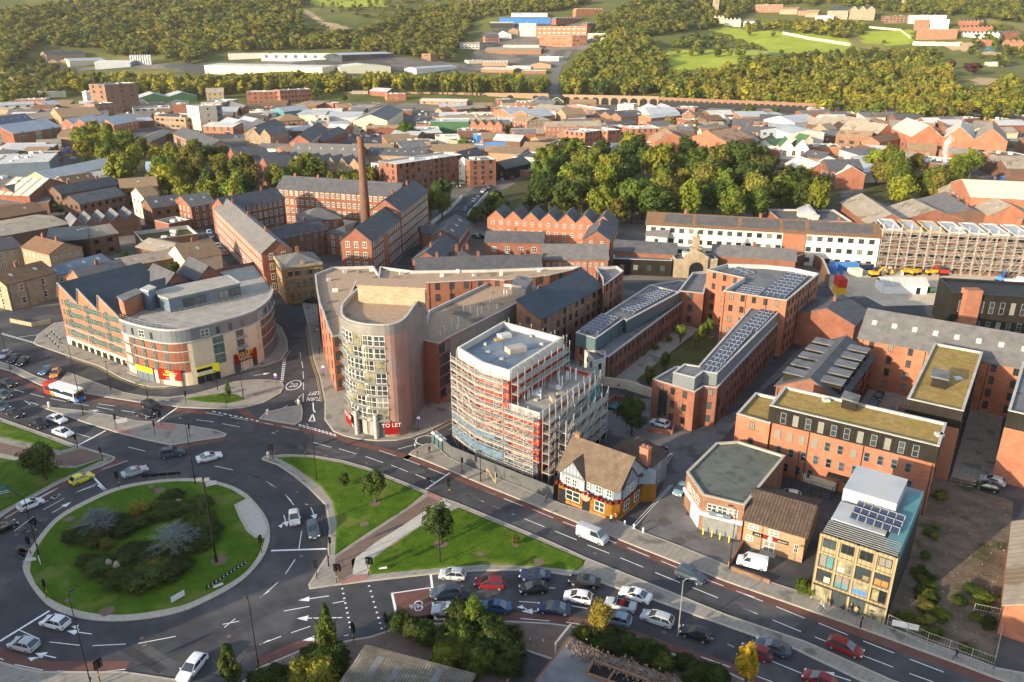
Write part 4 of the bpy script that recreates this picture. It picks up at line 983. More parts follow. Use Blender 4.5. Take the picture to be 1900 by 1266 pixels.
bld('small hipped slate roof by the building site entrance',(1566,580),(1645,573),9,5,2.4,'hip','brick','slate',far=False)
R4,_=rect((1771,545),(1960,556),14,10.5,False)
b=root_at('apartment_building','black clad block with brick piers and tall paired windows',R4,0);walls(b,R4,0,10.5,'clad_black');flat_top(b,R4,10.6,'clad_black',copm='dark_metal',par=.3);wall_windows(b,R4[0],R4[1],5.6,1,1,2.6,1.1,3.2,'grey',True,cols=9);wall_windows(b,R4[0],R4[1],1.2,1,1,2.6,1.1,2.2,'grey',True,cols=9)
p=lerp(R4[0],R4[1],.17);m=MB();m.box((*p,0),4,3,12,0);m.build('brick_pier','brick_orange',b)

# ---- flat roofed corner garage, shop, container-like block, pub ----
pl=pg([(1274,876),(1304,919),(1382,938),(1457,846),(1370,819),(1329,822)],6.4)
b=root_at('corner_workshop','brick corner workshop with grey-green flat roof and white fascia',pl,0,'workshop');walls(b,pl,0,6.4,'brick_brown');flat_top(b,pl,6.4,'felt','kerb',.25)
f0,f1,f2=[P2(G(x,y,6.4))for x,y in((1274,876),(1304,919),(1382,938))]
wall_windows(b,f1,f2,3.9,1,1,2.4,1.5,1.3,'white',True,cols=3);wall_windows(b,f0,f1,3.9,1,1,2.4,1.3,1.3,'white',True,cols=3)
strip(b,[f0,f1,f2],2.9,3.5,'white',.35,'fascia')
for u,v,t0,t1,mt in((f1,f2,.06,.9,'frame_grey'),(f0,f1,.45,.92,'white')):
    a,c=lerp(u,v,t0),lerp(u,v,t1);d=(c-a).normalized();n=Vector((d.y,-d.x))*.1;m=MB();m.prism([a+n,c+n,c,a],0,2.85);m.build('roller_shutter',mt,b)
board(proj((*lerp(f1,f2,.2),3.4)),proj((*lerp(f1,f2,.72),3.4)),3.55,4.25,'clad_blue','pale blue banner with lettering above the workshop fascia',[('OPEN',.4)],'white',off=.4)
c=lerp(f1,f2,.45);d=(f2-f1).normalized();n=Vector((d.y,-d.x))*.38;text('SERVICE CENTRE',.42,(c.x+n.x,c.y+n.y,3.2),(R(90),0,math.atan2(d.y,d.x)),'frame_grey',parent=b)
c=f2+(f2-f1).normalized()*.7;m=MB();m.prism(ccw([c,c+Vector((1.2,-.1)),c+Vector((1.2,.0)),c+Vector((0,.1))]),2.6,4.2,bot=True);fl=root_at('banner','purple and white banner flying between workshop and brick shop',[c],2.6,'banner');m.build('cloth','purple',fl)
R4,_=rect((1382,963),(1495,996),11,4.7,False)
b=root_at('brick_shop','brown brick shop with red and black security sign and tiled roof',R4,0,'shop');m=MB();ends(m,R4,0,4.7,2.2);m.build('wall','brick_tan',b);m=MB();gable_roof(m,R4,4.7,2.2);m.build('roof','tile_dark',b)
A,B=R4[0],R4[1];d=(B-A).normalized();an=math.atan2(d.y,d.x);n=Vector((d.y,-d.x));L=(B-A).length
for t,z,w_,h_ in((.16,3.2,1.5,1),(.5,3.2,1.5,1),(.12,1.1,1.1,1),(.88,1.5,.6,1.4)):put_window(b,Vector((*(A+d*L*t),z)),an,w_,h_,'white',True)
p=A+d*L*.45+n*.02;put_window(b,Vector((*p,.1)),an,1.7,2.0,'white',True,name='door');m=MB();m.box((*(p+n*.5),0),2.4,1,.15,an);m.build('step','concrete',b)
a,c=A+d*L*.16+n*.12,A+d*L*.75+n*.12;m=MB();m.prism([a,c,c-n*.1,a-n*.1],2.35,2.95,bot=True);sg=m.build('sign_board','black',b)
for t0,t1 in((.3,.43),(.57,.7)):u,v=a+(c-a)*t0+n*.03,a+(c-a)*t1+n*.03;m=MB();m.prism([u,v,v-n*.03,u-n*.03],2.36,2.94,bot=True);m.build('red_panel','sign_red',sg)
u=a+(c-a)*.5+n*.05;m=MB();m.tube((*(u-n*.05),2.65),(*(u+n*.02),2.65),.35,n=14);m.build('disc','white',sg)
u=a+(c-a)*.85+n*.03;text('SECURITY',.33,(u.x,u.y,2.65),(R(90),0,an),'white',parent=sg);u=a+(c-a)*.15+n*.03;text('SAFE &',.33,(u.x,u.y,2.65),(R(90),0,an),'white',parent=sg)
# tan clad office on columns
R4,_=rect((1525,990),(1664,1036),9.5,10.8,False);A,B,C,D=R4
b=root_at('office_building','narrow tan clad office with teal glass side and solar panels on the roof',R4,0,'office');walls(b,R4,0,10.8,'clad_tan',lid=10.3)
bk=[D,C,C+(C-B).normalized()*10.5,D+(C-B).normalized()*10.5];walls(b,bk,0,10.6,'clad_grey',lid=10.6)
d=(B-A).normalized();n=Vector((d.y,-d.x));L=(B-A).length;an=math.atan2(d.y,d.x);cw=L/4
for i in range(5):
    x=A+d*(L*i/4 if i<4 else L);m=MB();m.prism([x-d*.18+n*.25,x+d*.18+n*.25,x+d*.18,x-d*.18],0,10.9);m.build('column','clad_tan' if i else 'clad_tan',b)
for z in(3.0,5.5,8.0,10.75):m=MB();m.prism([A+n*.22,B+n*.22,B,A],z-.15,z+.15,bot=True);m.build('beam','clad_tan',b)
cols=['teal_panel','render_white','ochre','glass_painted_gleam','glass_painted_gleam','render_cream','sky_blue','frame_dark']
rng=random.Random(5)
for i in range(4):
    for r in range(4):
        p=A+d*(cw*(i+.5))+n*.03;z=.2 if r==0 else(3.25+2.5*(r-1));hh=2.5 if r==0 else 2.05
        if r==3:put_window(b,Vector((*p,8.9)),an,cw-.7,1.4,'dark',True);continue
        w_=put_window(b,Vector((*p,z)),an,cw-.45,hh,'dark' if(i+r)%3 else 'painted_gleam',True)
        if r:u=p+n*.05;m=MB();hw=(cw-.7)/2;sgn=rng.choice((-1,0,1));m.prism([u-d*hw+d*max(0,sgn)*hw,u+d*hw+d*min(0,sgn)*hw,u+d*hw+d*min(0,sgn)*hw-n*.02,u-d*hw+d*max(0,sgn)*hw-n*.02],z+.12,z+hh*rng.choice((.4,.5,.9)),bot=True);m.build('window_blind',rng.choice(cols),b)
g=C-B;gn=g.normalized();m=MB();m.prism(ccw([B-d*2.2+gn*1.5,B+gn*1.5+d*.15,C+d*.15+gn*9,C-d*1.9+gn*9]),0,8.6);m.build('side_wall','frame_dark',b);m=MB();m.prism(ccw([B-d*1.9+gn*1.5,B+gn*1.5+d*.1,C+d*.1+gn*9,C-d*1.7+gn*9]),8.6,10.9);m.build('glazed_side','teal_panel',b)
m=MB();m.prism(ccw([D+gn*1,C-d*2.3+gn*1,C-d*2.3+gn*9,D+gn*9]),10.6,12.6);m.build('plant_room','metal_roof',b)
m=MB();m.face([(*A,10.33),(*B,10.33),(*lerp(B,C,.46),10.33),(*lerp(A,D,.46),10.33)]);m.build('roof_void','dark_metal',b)
m=MB();m.prism([lerp(A,D,.45)+d*.1,lerp(B,C,.45)-d*2.3,C-d*2.3,D+d*.1],10.3,10.95);m.build('roof','metal_roof',b)
for k in range(7):t=.05+k*.055;m=MB();m.bar((*lerp(A,D,t),10.95),(*lerp(B,C,t),10.95),.16,.1);m.build('louvre','frame_grey',b)
pv_array(b,lerp(A,D,.55)+d*2.2,lerp(B,C,.5)-d*.8,C+gn*.6-d*.8,11.1,3,6,gap=.1)
strip(b,[A,B],2.6,2.9,'frame_dark',.3,'fascia')
# right edge orange unit
R4,_=rect((1865,1122),(2000,1165),22,4.8,False)
b=root_at('workshop_unit','orange brick workshop with grey roof at the right edge',R4,0,'workshop');m=MB();r5=bays(R4,1)[0];ends(m,r5,0,4.8,2.2);m.build('wall','brick_orange',b);m=MB();gable_roof(m,r5,4.8,2.2);m.build('roof','asbestos',b);wall_windows(b,R4[0],R4[1],.1,1,1,4,1.6,2.2,'white',True);wall_windows(b,R4[0],R4[1],3.2,1,1,9,1.6,1.1,'white',True)
# pub
H1=3.3;H2=6.0
pp=[(1036,923),(1085,948),(1131,966.5),(1148.6,965),(1184,931),(1150,905),(1075,880)]
base=[P2(G(x,y))for x,y in pp]
b=root_at('pub','corner pub with brown tiled ground floor, pale blue upper floor and gabled tan roof',base,0,'pub')
a0,a1,a2,a3=P2(G(1036,927)),P2(G(1134,967)),P2(G(1149,965)),P2(G(1187,931));d=(a1-a0).normalized();n=Vector((d.y,-d.x));W=9.5;bk0,bk1=a0-n*W,a1-n*W
low=ccw([a0,a1,a2,a3,bk1+d*3,bk0]);m=MB();m.prism(low,0,H1);m.build('ground_floor','ochre_tile',b)
up=ccw([a0-n*.3,a1-n*.3,a2-n*.3-d*.1,a3-d*.3,bk1+d*2.7,bk0]);m=MB();m.prism(up,H1,H2);m.build('upper_floor','render_blue',b)
strip(b,[a0,a1,a2,a3],H1-.1,H1+.25,'red_flowers',.35,'flower_boxes');strip(b,[a0,a1,a2,a3],.0,.5,'ochre',.08,'plinth')
rng=random.Random(11)
for i in range(26):
    p=resample([a0,a1,a2,a3],.8)[min(i,25)%22];m=MB();m.box((p.x+n.x*.4,p.y+n.y*.4,H1+.05),rng.uniform(.4,.8),.35,rng.uniform(.3,.6),rng.random());m.build('flower_basket',rng.choice(['red_flowers','red_flowers','sign_red']),b)
R4=[a0+d*-.2+n*.2,a1+d*1.2+n*.2,a1+d*1.2-n*(W-.4),a0-d*.2-n*(W-.4)]
m=MB();gable_roof(m,R4,H2,4.2,hip=0,over=.2);m.build('roof','tile_pub',b)
m=MB();ends(m,inset(R4,.25),H2-.1,H2,4.0);m.build('gable_wall','render_blue',b)
def cross_gable(b,pc,dirn,wid,z,rise,depth,wm,rm):
    """gable facing dirn, centred at pc"""
    dv=dirn.normalized();s_=Vector((-dv.y,dv.x));A=pc+s_*wid/2;B=pc-s_*wid/2
    r5=[pc-s_*wid/2-dv*depth,pc-s_*wid/2,pc+s_*wid/2,pc+s_*wid/2-dv*depth];r5=ccw(r5)
    # ridge along dv
    A,B,C,D=pc-dv*depth-s_*wid/2,pc-s_*wid/2,pc+s_*wid/2,pc-dv*depth+s_*wid/2
    m=MB();m.face([(*B,H2-2.4),(*C,H2-2.4),(*C,z),(*pc,z+rise),(*B,z)]);m.build('gable_wall',wm,b)
    m=MB();gable_roof(m,[A,B,C,D],z,rise,over=.3);m.build('gable_roof',rm,b)
cross_gable(b,a0+d*3.0+n*.35,n,4.6,H2+.1,2.5,4.5,'render_blue','tile_pub');sd=(a3-a2).normalized();sn=Vector((sd.y,-sd.x));cross_gable(b,a2+sd*2.6+sn*.2,sn,4.4,H2+.1,2.6,4.5,'render_blue','tile_pub')
for pc,dv,wd,hh in((a0+d*3.0+n*.37,d,4.6,2.5),(a2+sd*2.6+sn*.22,sd,4.4,2.6)):
    nn=Vector((dv.y,-dv.x))*.03
    for k in range(-3,4):m=MB();x=pc+dv*(k*wd/7.2)+nn;zt=H2+.1+hh*(1-abs(k)/3.6);m.prism([x-dv*.06,x+dv*.06,x+dv*.06-nn,x-dv*.06-nn],H2-.6,zt-.15,bot=True);m.build('timber','frame_grey',b)
    m=MB();m.bar((*(pc-dv*wd/2+nn),H2+.1),(*(pc+dv*wd/2+nn),H2+.1),.1,.14);m.build('timber','frame_grey',b)
an=math.atan2(d.y,d.x);L=(a1-a0).length
for t,w_ in((.07,.8),(.2,1.0),(.33,1.0),(.52,1.2),(.74,1.2),(.93,1.0)):put_window(b,Vector((*(a0+d*L*t-n*.22+(n*.62 if .15<t<.4 else n*0)),4.1)),an,w_,1.35,'white',True)
for t,w_ in((.28,2.8),(.78,1.9)):put_window(b,Vector((*(a0+d*L*t+n*.03),.9)),an,w_,1.9,'white',True)
for t in(.08,.53):m=MB();c=a0+d*L*t;m.prism([c-d*.7+n*.12,c+d*.7+n*.12,c+d*.7,c-d*.7],0,2.4);m.build('door','dark_metal',b)
c=a0+d*L*.53+n*.2;m=MB();m.tube((*c,H1-.3),(*(c+n*.15),H1-.3),1.0,n=16);m.build('round_pediment','sandstone',b)
for t,w_ in((.3,1.6),(.8,1.6)):put_window(b,Vector((*(a2+sd*(a3-a2).length*t+sn*.03),.9)),math.atan2(sd.y,sd.x),w_,1.9,'white',True)
for t in(.35,.65):put_window(b,Vector((*(a2+sd*2.6+sd*(t-.5)*4+sn*.22),4.1)),math.atan2(sd.y,sd.x),.9,1.35,'white',True)
chimney(b,a0-n*4.6+d*.6,H2+3.2,1.6,.9,an,'brick_orange');chimney(b,a1-n*7.5+d*1.5,H2+2.6,2.2,1.6,an,'brick_orange')
rr=[a3-sd*.5,a3+sd*9.5,a3+sd*9.5-sn*8.5,a3-sd*.5-sn*8.5]
m=MB();ends(m,rr,0,5.2,0);m.build('rear_wing','render_blue',b);m=MB();gable_roof(m,rr,5.2,2.9,hip=3,over=.25);m.build('rear_roof','tile_dark',b);wall_windows(b,rr[0],rr[1],.9,2,2.5,2.8,.9,1.2,'white',True)
# hoarding round the building site
wall_line('long dark grey site hoarding along the main road',[(802,818),(838,850),(950,896),(1012,921),(1026,927),(1034,905)],2.5,'hoarding',.12,'hoarding','hoarding')
c=P2(G(905,890));c0=P2(G(950,908));d=(c0-c).normalized();n=Vector((d.y,-d.x))*.2;m=MB()
x0=c+n;m.tube((*x0,0),(*x0,2.4),.08,n=4);m.tube((*x0,2.3),(*(x0+d*1.9),.1),.08,n=4);m.tube((*(x0+d*1.9),0),(*(x0+d*1.9),2.4),.08,n=4)
g=root_at('site_gate_bars','yellow zigzag bars on the grey hoarding gate',[x0],0,'gate');m.build('bars','line_yellow',g)
# ================= the scaffolded building =================
def scaffold(name,label,line,z0,z1,lift,mt='steel_tube',closed=False,out=(.5,1.8),step=2.3,decks=None,over=1.2,brace=3,nets=None,seed=1,toe=True,mess=0):
    """tube scaffold along a line (outside on the right)"""
    rng=random.Random(seed);L=resample(line,step);n=len(L);r=root_at(name,label,L,z0,'scaffolding');A,B=[],[]
    for i in range(n):
        d=(L[min(i+1,n-1)]-L[max(i-1,0)]).normalized();nn=Vector((d.y,-d.x));A.append(L[i]+nn*out[0]);B.append(L[i]+nn*out[1])
    for k,row in enumerate((A,B)):
        for i in range(n):m=MB();m.tube((*row[i],z0),(*row[i],z1+over*rng.uniform(.6,1.3)),.07,n=5);m.build('standard',mt,r)
    z=z0+lift;nl=0
    while z<z1+.1:
        m=MB()
        for row in(A,B):
            for i in range(n-1):
                for zz in(z,z+.5,z+1.0)if row is B else(z,):m.tube((*row[i],zz),(*row[i+1],zz),.06,n=4,cap=False)
        for i in range(n):m.tube((*A[i],z-.06),(*(B[i]+(B[i]-A[i]).normalized()*.35),z-.06),.04,n=4)
        m.build('ledger',mt,r)
        if decks is None or decks(nl):
            m=MB()
            for i in range(n-1):
                for t in(.12,.37,.62,.87):
                    a,b_=lerp(A[i],B[i],t),lerp(A[i+1],B[i+1],t);zz=z+rng.uniform(0,.03);m.bar((*a,zz+.05),(*b_,zz+.05),.30,.05)
                a,b_=B[i],B[i+1]
                if toe:m.bar((*a,z+.3),(*b_,z+.3),.05,.25);m.bar((*a,z+1.05),(*b_,z+1.05),.04,.12)
            m.build('deck','plank',r)
        z+=lift;nl+=1
    for i in range(0,n-1,brace):
        z=z0
        while z+lift<z1:
            if rng.random()<.75:m=MB();j=min(n-1,i+1);a,b_=(i,j)if rng.random()<.5 else(j,i);m.tube((*B[a],z),(*B[b_],z+lift*(2 if rng.random()<.4 else 1)),.045,n=4);m.build('brace',mt,r)
            z+=lift
    for _ in range(mess):
        i=rng.randrange(n-1);j=min(n-1,i+rng.randint(1,3));o0=(B[i]-A[i]).normalized();za=rng.uniform(z0+.5,z1-2);k=rng.random();m=MB()
        if k<.55:m.tube((*(B[i]+o0*.1),za),(*(B[j]+o0*.1),min(z1+1,za+rng.uniform(1.5,5.5))),.05,n=4)
        elif k<.8:m.tube((*A[i],za),(*(B[i]+o0*rng.uniform(.4,1.3)),za+rng.uniform(-.1,.1)),.05,n=4)
        else:m.bar((*(B[i]+o0*.15),za),(*(B[j]+o0*.3),za+rng.uniform(-.3,.3)),.25,.06)
        m.build('loose_tube' if k<.8 else 'loose_board',mt if k<.8 else 'plank',r)
    for q0,q1,za,zb,mt2 in nets or():
        m=MB()
        for i in range(int(q0*(n-1)),int(q1*(n-1))):
            o0=(B[i]-A[i]).normalized()*.06;m.face([(*(B[i]+o0),za),(*(B[i+1]+o0),za),(*(B[i+1]+o0),zb),(*(B[i]+o0),zb)])
        m.build('debris_net',mt2,r)
    return r
HS=19.6;HL=13.4
up_=[P2(G(x,y,HS))for x,y in[(851,646),(896,673),(944.5,688),(1042,627),(934,598)]]
lo_=[P2(G(x,y,HL))for x,y in[(948,732),(1000,754),(1100,690),(1060,660)]]
up_=ccw(up_)
b=root_at('building_under_construction','half built block with red panels, white parapet and blue-grey flat roof',up_,0,'building')
walls(b,up_,0,HS-1.2,'red_board');m=MB();m.prism(inset(up_,.02),HS-1.9,HS-1.1);m.build('roof','clad_blue',b)
strip(b,up_+[up_[0]],HS-1.9,HS+.1,'render_white',.25,'parapet')
m=MB();i2=inset(up_,.25)
for i in range(len(up_)):j=(i+1)%len(up_);m.face([(*up_[j],HS+.1),(*up_[i],HS+.1),(*i2[i],HS+.1),(*i2[j],HS+.1)][::-1]);m.face([(*i2[j],HS-1.1),(*i2[i],HS-1.1),(*i2[i],HS+.1),(*i2[j],HS+.1)])
m.build('parapet_top','coping',b)
for x,y,sx,sy,hh,mt in((936,626,2.4,1.8,.7,'metal_white'),(957,652,3.6,2.2,1.0,'concrete'),(926,630,2,1.4,.2,'wood')):p=G(x,y,HS-1.1);m=MB();m.box((p.x,p.y,HS-1.1),sx,sy,hh,.5);m.build('roof_light',mt,b)
m=MB();c0=sum(up_,Vector((0,0)))/5
for i in range(5):m.bar((*lerp(c0,up_[i],.1),HS-1.07),(*lerp(c0,up_[i],.9),HS-1.07),.08,.03)
m.build('roof_seam','felt_grey',b)
for x,y in((905,655),(930,668),(985,625),(1005,640),(900,640)):p=G(x,y,HS-1.1);m=MB();m.box((p.x,p.y,p.z),.7,.5,.4,x);m.build('roof_vent','coping',b)
# lower part: from the upper block's front corner to the right
fr=up_[[min(range(5),key=lambda i:(up_[i]-P2(G(944.5,688,HS))).length)][0]];rc=min(up_,key=lambda p:(p-P2(G(1042,627,HS))).length)
e=(rc-fr).normalized();nrm=Vector((e.y,-e.x));w0=P2(G(896,673,HS));fd=(fr-w0).normalized()
l0=fr;l1=fr+fd*6.6;l2=l1+e*19.5;l3=fr+e*19.5
low=ccw([l0,l1,l2,l3])
walls(b,low,0,HL,'red_board');m=MB();m.prism(inset(low,.02),HL-.9,HL-.6);m.build('roof','concrete',b);strip(b,[l0,l1,l2,l3],HL-1.3,HL+.1,'coping',.15,'parapet')
def wl_(a,c,z0,rows,fh,sp,w,h):wall_windows(b,a,c,z0,rows,fh,sp,w,h,'white',True)
u0=P2(G(851,646,HS));wl_(u0,w0,4.2,5,2.6,2.3,1.0,1.3);wl_(w0,fr,4.2,5,2.6,2.4,1.2,1.3);wl_(l0,l1,4.2,4,2.4,2.8,1.2,1.3);wl_(l1,l2,4.2,4,2.4,3,1.2,1.3)
for seg in((u0,w0),(w0,fr),(l0,l1),(l1,l2)):
    for r_ in range(6 if seg[0]!=l0 and seg[0]!=l1 else 4):
        z=3.6+2.5*r_;strip(b,list(seg),z,z+.22,'coping',.06,'floor_band')
strip(b,[u0,w0,fr,l1],0,3.5,'blue_net',.3,'lower_sheeting');strip(b,[u0,w0,fr],3.5,6.4,'blue_net',.3,'lower_sheeting')
rng=random.Random(4)
for k in range(14):t,s_=rng.uniform(.1,.9),rng.uniform(.15,.85);p=lerp(lerp(l0,l1,s_),lerp(l3,l2,s_),t);m=MB();m.tube((*p,HL-.7),(*p,HL+rng.uniform(.9,2.2)),.09,n=6);m.build('pipe','white',b)
for k in range(9):t,s_=rng.uniform(.1,.9),rng.uniform(.15,.85);p=lerp(lerp(l0,l1,s_),lerp(l3,l2,s_),t);m=MB();m.box((*p,HL-.6),rng.uniform(.8,2.2),rng.uniform(.4,1.2),rng.uniform(.2,.8),rng.random()*3);m.build('material_pile',rng.choice(['plank','white','concrete']),b)
scaffold('scaffolding','pale tube scaffolding with timber decks over the red street front',[u0,w0,fr],0,HS-1.7,1.75,step=1.9,seed=2,brace=1,mess=60,nets=[(0,1,2.6,4.2,'blue_net'),(.05,.95,6.1,6.9,'blue_net')])
scaffold('scaffolding','tube scaffolding on the sunlit front of the low half of the block',[fr+fd*.3,l1],0,HL-.3,1.75,step=1.9,seed=12,brace=1,mess=26)
scaffold('scaffolding','tube scaffolding on the shaded side of the low half of the block',[l1+fd*.2,l2],0,HL,1.95,step=2.2,seed=3,mess=60,nets=[(.85,1,6,12,'green_net')])
scaffold('scaffolding','outer bay of tube scaffolding projecting over the pub yard',[l1+fd*1.9+e*3,l2+fd*1.9],0,HL-2.5,2.3,step=2.6,seed=23,mess=40,mt='scaffold_tube')
scaffold('scaffolding','teal netted scaffolding tubes at the rear corner above the car park',[l2,l3],0,HL,2.2,step=2.4,seed=14,mt='teal_panel')
scaffold('scaffolding','upper tube scaffolding along the red band beside the roof',[fr,rc],HL,HS-1,1.9,step=2.2,seed=5)
scaffold('scaffolding','scaffolding behind the half built block by the sloping blue roof',[rc,up_[(up_.index(rc)+1)%5]],2,HS-1,3,step=2.6,seed=6)
# shed, netting and white gable by the scaffold end
flatpart('building','small white rendered block with two windows behind the scaffolding',[(1103,672),(1124,665),(1124,652),(1085,650)],6.5,'render_white','felt_grey',.3,win=(2,2.5,.9,1.4,'dark'))
sheet('netting_ground',[(1120,757),(1150,735),(1170,745),(1150,765)],.5,'green_net')
for x,y,lab in((808,822,'white and teal portable toilet nearest the hoarding end'),(815,828,'teal portable toilet beside the hoarding'),(822,834,'teal portable toilet furthest along the hoarding')):
    p=G(x,y);r=thing('portable_toilet',lab,'toilet',(p.x,p.y,0),.6,'portable toilets behind the hoarding');m=MB();m.box((0,0,0),1.1,1.1,2.1);_o=m.build('cabin','clad_teal',r);_o.matrix_parent_inverse=Matrix();m=MB();m.box((0,0,2.1),1.15,1.15,.2);m.box((0,0,2.3),.8,.8,.1);_o=m.build('roof','white',r);_o.matrix_parent_inverse=Matrix()
# ================= the mill quarter, the white works, the stone yards =================
B_=bld
MW=lambda fl,sp=2.3:(fl,sp,1.25,1.75,'mill')
tile(450,300,3.8)
B_('long four storey brick mill with slate roof behind the tall chimney',q(240,190),q(1085,248),12,14,4.2,wall='brick',win=MW(4,2.3),chim=5)
tile(0,300,3.8)
B_('curved mill wing facing the street with sunlit tan roof',q(1512,330),q(1845,648),9,12.5,3.5,wall='brick',roof='slate_grey',win=MW(4,2.5),chim=3)
B_('slate roofed mill wing with four rows of white windows at the north-west corner',q(1600,338),q(2005,262),10,13,3.5,wall='brick',win=MW(4,2.2),chim=2)
B_('plain gabled brick block standing left of the mill',q(1345,320),q(1520,290),14,9,3.5,wall='brick',roof='slate_grey',win=(3,3,1,1.4,'sash'))
tile(450,300,3.8)
B_('tall mill wing with slate roof running toward the bridge',q(1112,352),q(1306,208),11,15.5,4,wall='brick',win=MW(5,2.2),chim=2)
B_('shaded four storey mill wing with stepped gable near the chimney',q(908,562),q(1115,400),10,13,4,wall='brick',win=MW(4,2.3))
B_('square brick tower block with flat tan roof at the foot of the chimney',q(735,560),q(850,575),14,12,2.5,'hip',wall='brick_orange',roof='tile_tan')
B_('two storey mill wing with slate roof inside the yard',q(215,560),q(600,480),11,8.5,3,wall='brick',win=(3,2.6,1.3,1.6,'arch'),chim=2)
B_('brick yard building with rows of arched windows right of the slate wing',q(590,500),q(735,520),16,8,3,'hip',wall='brick',win=(3,2.8,1.3,1.6,'mill'))
B_('brown slate hipped building behind the yard wing',q(420,425),q(700,400),14,8,3.2,'hip',wall='brick',roof='slate_grey',win=(2,3,1.2,1.6,'mill'))
# the ornate corner office
B_('ornate ochre brick corner office with stone cornice and arched windows',q(288,748),q(562,715),13,11.3,2.4,'hip',wall='ochre',roof='slate_grey',chim=1)
b=BL['ornate ochre brick corner office with stone cornice and arched windows']
A,B=P2(G(*q(288,748),11.3)),P2(G(*q(562,715),11.3));d=(B-A).normalized();n=Vector((-d.y,d.x));D=A+n*13
for u,v in((A,B),(D,A)):
    for r in range(3):wall_windows(b,u,v,[1.0,4.7,8.4][r],1,1,2.4,1.2,[1.9,1.9,1.5][r],'arch' if r<2 else 'slim',True,m0=.8,cols=5)
    for z in(4.0,7.6,10.6):strip(b,[u,v],z,z+.25,'sandstone',.15,'string_course')
    strip(b,[u,v],10.9,11.6,'sandstone',.5,'cornice')
m=MB();m.bar((*(A+d*5+n*.3),12.6),(*(B-d*5+n*.3),12.6),.5,1.0);m.build('name_panel','sandstone',b)
# the chimney
p=T(681,441);r=thing('factory_chimney','very tall tapering brown brick factory chimney above the mill','chimney',(p.x,p.y,0));m=MB()
for k in range(10):z0,z1=k*3.75,(k+1)*3.75;r0,r1=2.1-.1*k,2.1-.1*(k+1);m.tube((0,0,z0),(0,0,z1),r0,r1,n=20,cap=False)
_o=m.build('shaft','brick_dark',r,True);_o.matrix_parent_inverse=Matrix();m=MB();m.tube((0,0,36.7),(0,0,37.9),1.35,1.35,n=20);m.tube((0,0,35.9),(0,0,36.3),1.3,1.3,n=20);_o=m.build('cap','brick_dark',r);_o.matrix_parent_inverse=Matrix()
# long low slate ranges beside the lane
B_('long narrow slate roofed range climbing to the bridge',q(1390,700),q(1520,560),9,6,2.6,wall='brick',win=(2,2.2,.9,1.4,'mill'),chim=2)
B_('upper slate roofed range beside the bridge parapet',q(1520,540),q(1600,430),10,7,2.8,wall='brick',win=(2,2.2,.9,1.4,'mill'),sky_=3)
B_('brick gabled store on the left of the slate range',q(1270,510),q(1400,500),7,6,2,wall='brick_orange')
B_('small hipped slate roof with two chimneys in the court',q(1490,700),q(1640,690),9,4.5,2.5,'hip',wall='brick',chim=2)
B_('very long dark slate roof running behind the student blocks',q(1225,778),q(2110,752),11,7,2.8,wall='brick')
tile(900,300,3.8)
B_('long brick terrace with seven pointed slate gables',q(15,398),q(895,448),12,9.5,3.0,'bays',n=7,wall='brick_orange',win=(3,2.8,1.1,1.5,'white'))
B_('narrow slate roofed return wing at the end of the gabled terrace',q(880,555),q(940,410),9,8.5,3,wall='brick',win=(3,3,1,1.4,'white'))
B_('slate roofed studio with garage door and dark gable',q(0,565),q(410,575),10,5,2.6,wall='brick',win=(1,4.5,1.6,1.8,'white'))
B_('brick cottage range with white eaves and nine square windows',q(405,690),q(868,690),10,7,3.6,wall='brick_orange',roof='slate_grey',win=(2,1.9,.9,1.2,'white'),deep=True)
B_('long blue slate range leading to the clock tower arch',q(905,628),q(1340,655),10,6.5,2.4,wall='brick',roof='slate',win=(1,4.5,1.8,1.6,'white'))
B_('dark timber clad bar with wooden canopy and terrace',q(905,685),q(1320,700),10,5.2,kind='flat',wall='clad_black',roof='felt_grey',win=(1,4,1.5,1.8,'dark'),par=.3)
B_('slate range right of the clock tower arch',q(1600,660),q(2190,700),10,6.2,2.4,wall='brick',roof='slate_grey',chim=1)
# stone arch and its clock tower
b,R4,_=B_('classical sandstone gatehouse with pediment under the clock tower',q(1340,690),q(1640,690),7,6.0,1.5,'flat',wall='sandstone',roof='felt',par=.4,win=(1,9,1.2,1.8,'arch'))
A,B=R4[0],R4[1];d=(B-A).normalized();n=Vector((d.y,-d.x));c=(A+B)/2
m=MB();u,v=c-d*3.6+n*.8,c+d*3.6+n*.8;m.prism([u,v,v-n*1.6,u-n*1.6],0,6.8);m.build('portico','sandstone',b)
m=MB();m.face([(*(u-d*.4),6.8),(*(v+d*.4),6.8),(*((u+v)/2),9.2)]);m.face([(*(u-d*.4),6.8),(*((u+v)/2),9.2),(*((u+v)/2-n*2),9.2),(*(u-d*.4-n*2),6.8)]);m.face([(*(v+d*.4-n*2),6.8),(*((u+v)/2-n*2),9.2),(*((u+v)/2),9.2),(*(v+d*.4),6.8)]);m.build('pediment','sandstone',b)
m=MB();w_=c+n*.84
pts=[(-2.3,0),(2.3,0),(2.3,3)]+[(2.3*math.cos(math.pi*k/10),3+2.3*math.sin(math.pi*k/10))for k in range(1,10)]+[(-2.3,3)]
m.face([(*(w_+d*x),z)for x,z in pts]);m.build('archway','dark_metal',b)
m=MB();c2=c-n*2.5;m.box((*c2,6),2.8,2.8,3.2);m.box((*c2,9.2),3.2,3.2,.25);m.box((*c2,9.45),1.9,1.9,3);m.box((*c2,12.45),2.3,2.3,.25);tb_=m.build('clock_tower','sandstone',b)
m=MB();m.tube((*c2,12.7),(*c2,13.8),.95,.6,n=8);m.tube((*c2,13.8),(*c2,15),.6,.1,n=8);m.tube((*c2,15),(*c2,16),.05,n=4);m.build('cupola','sandstone',b)
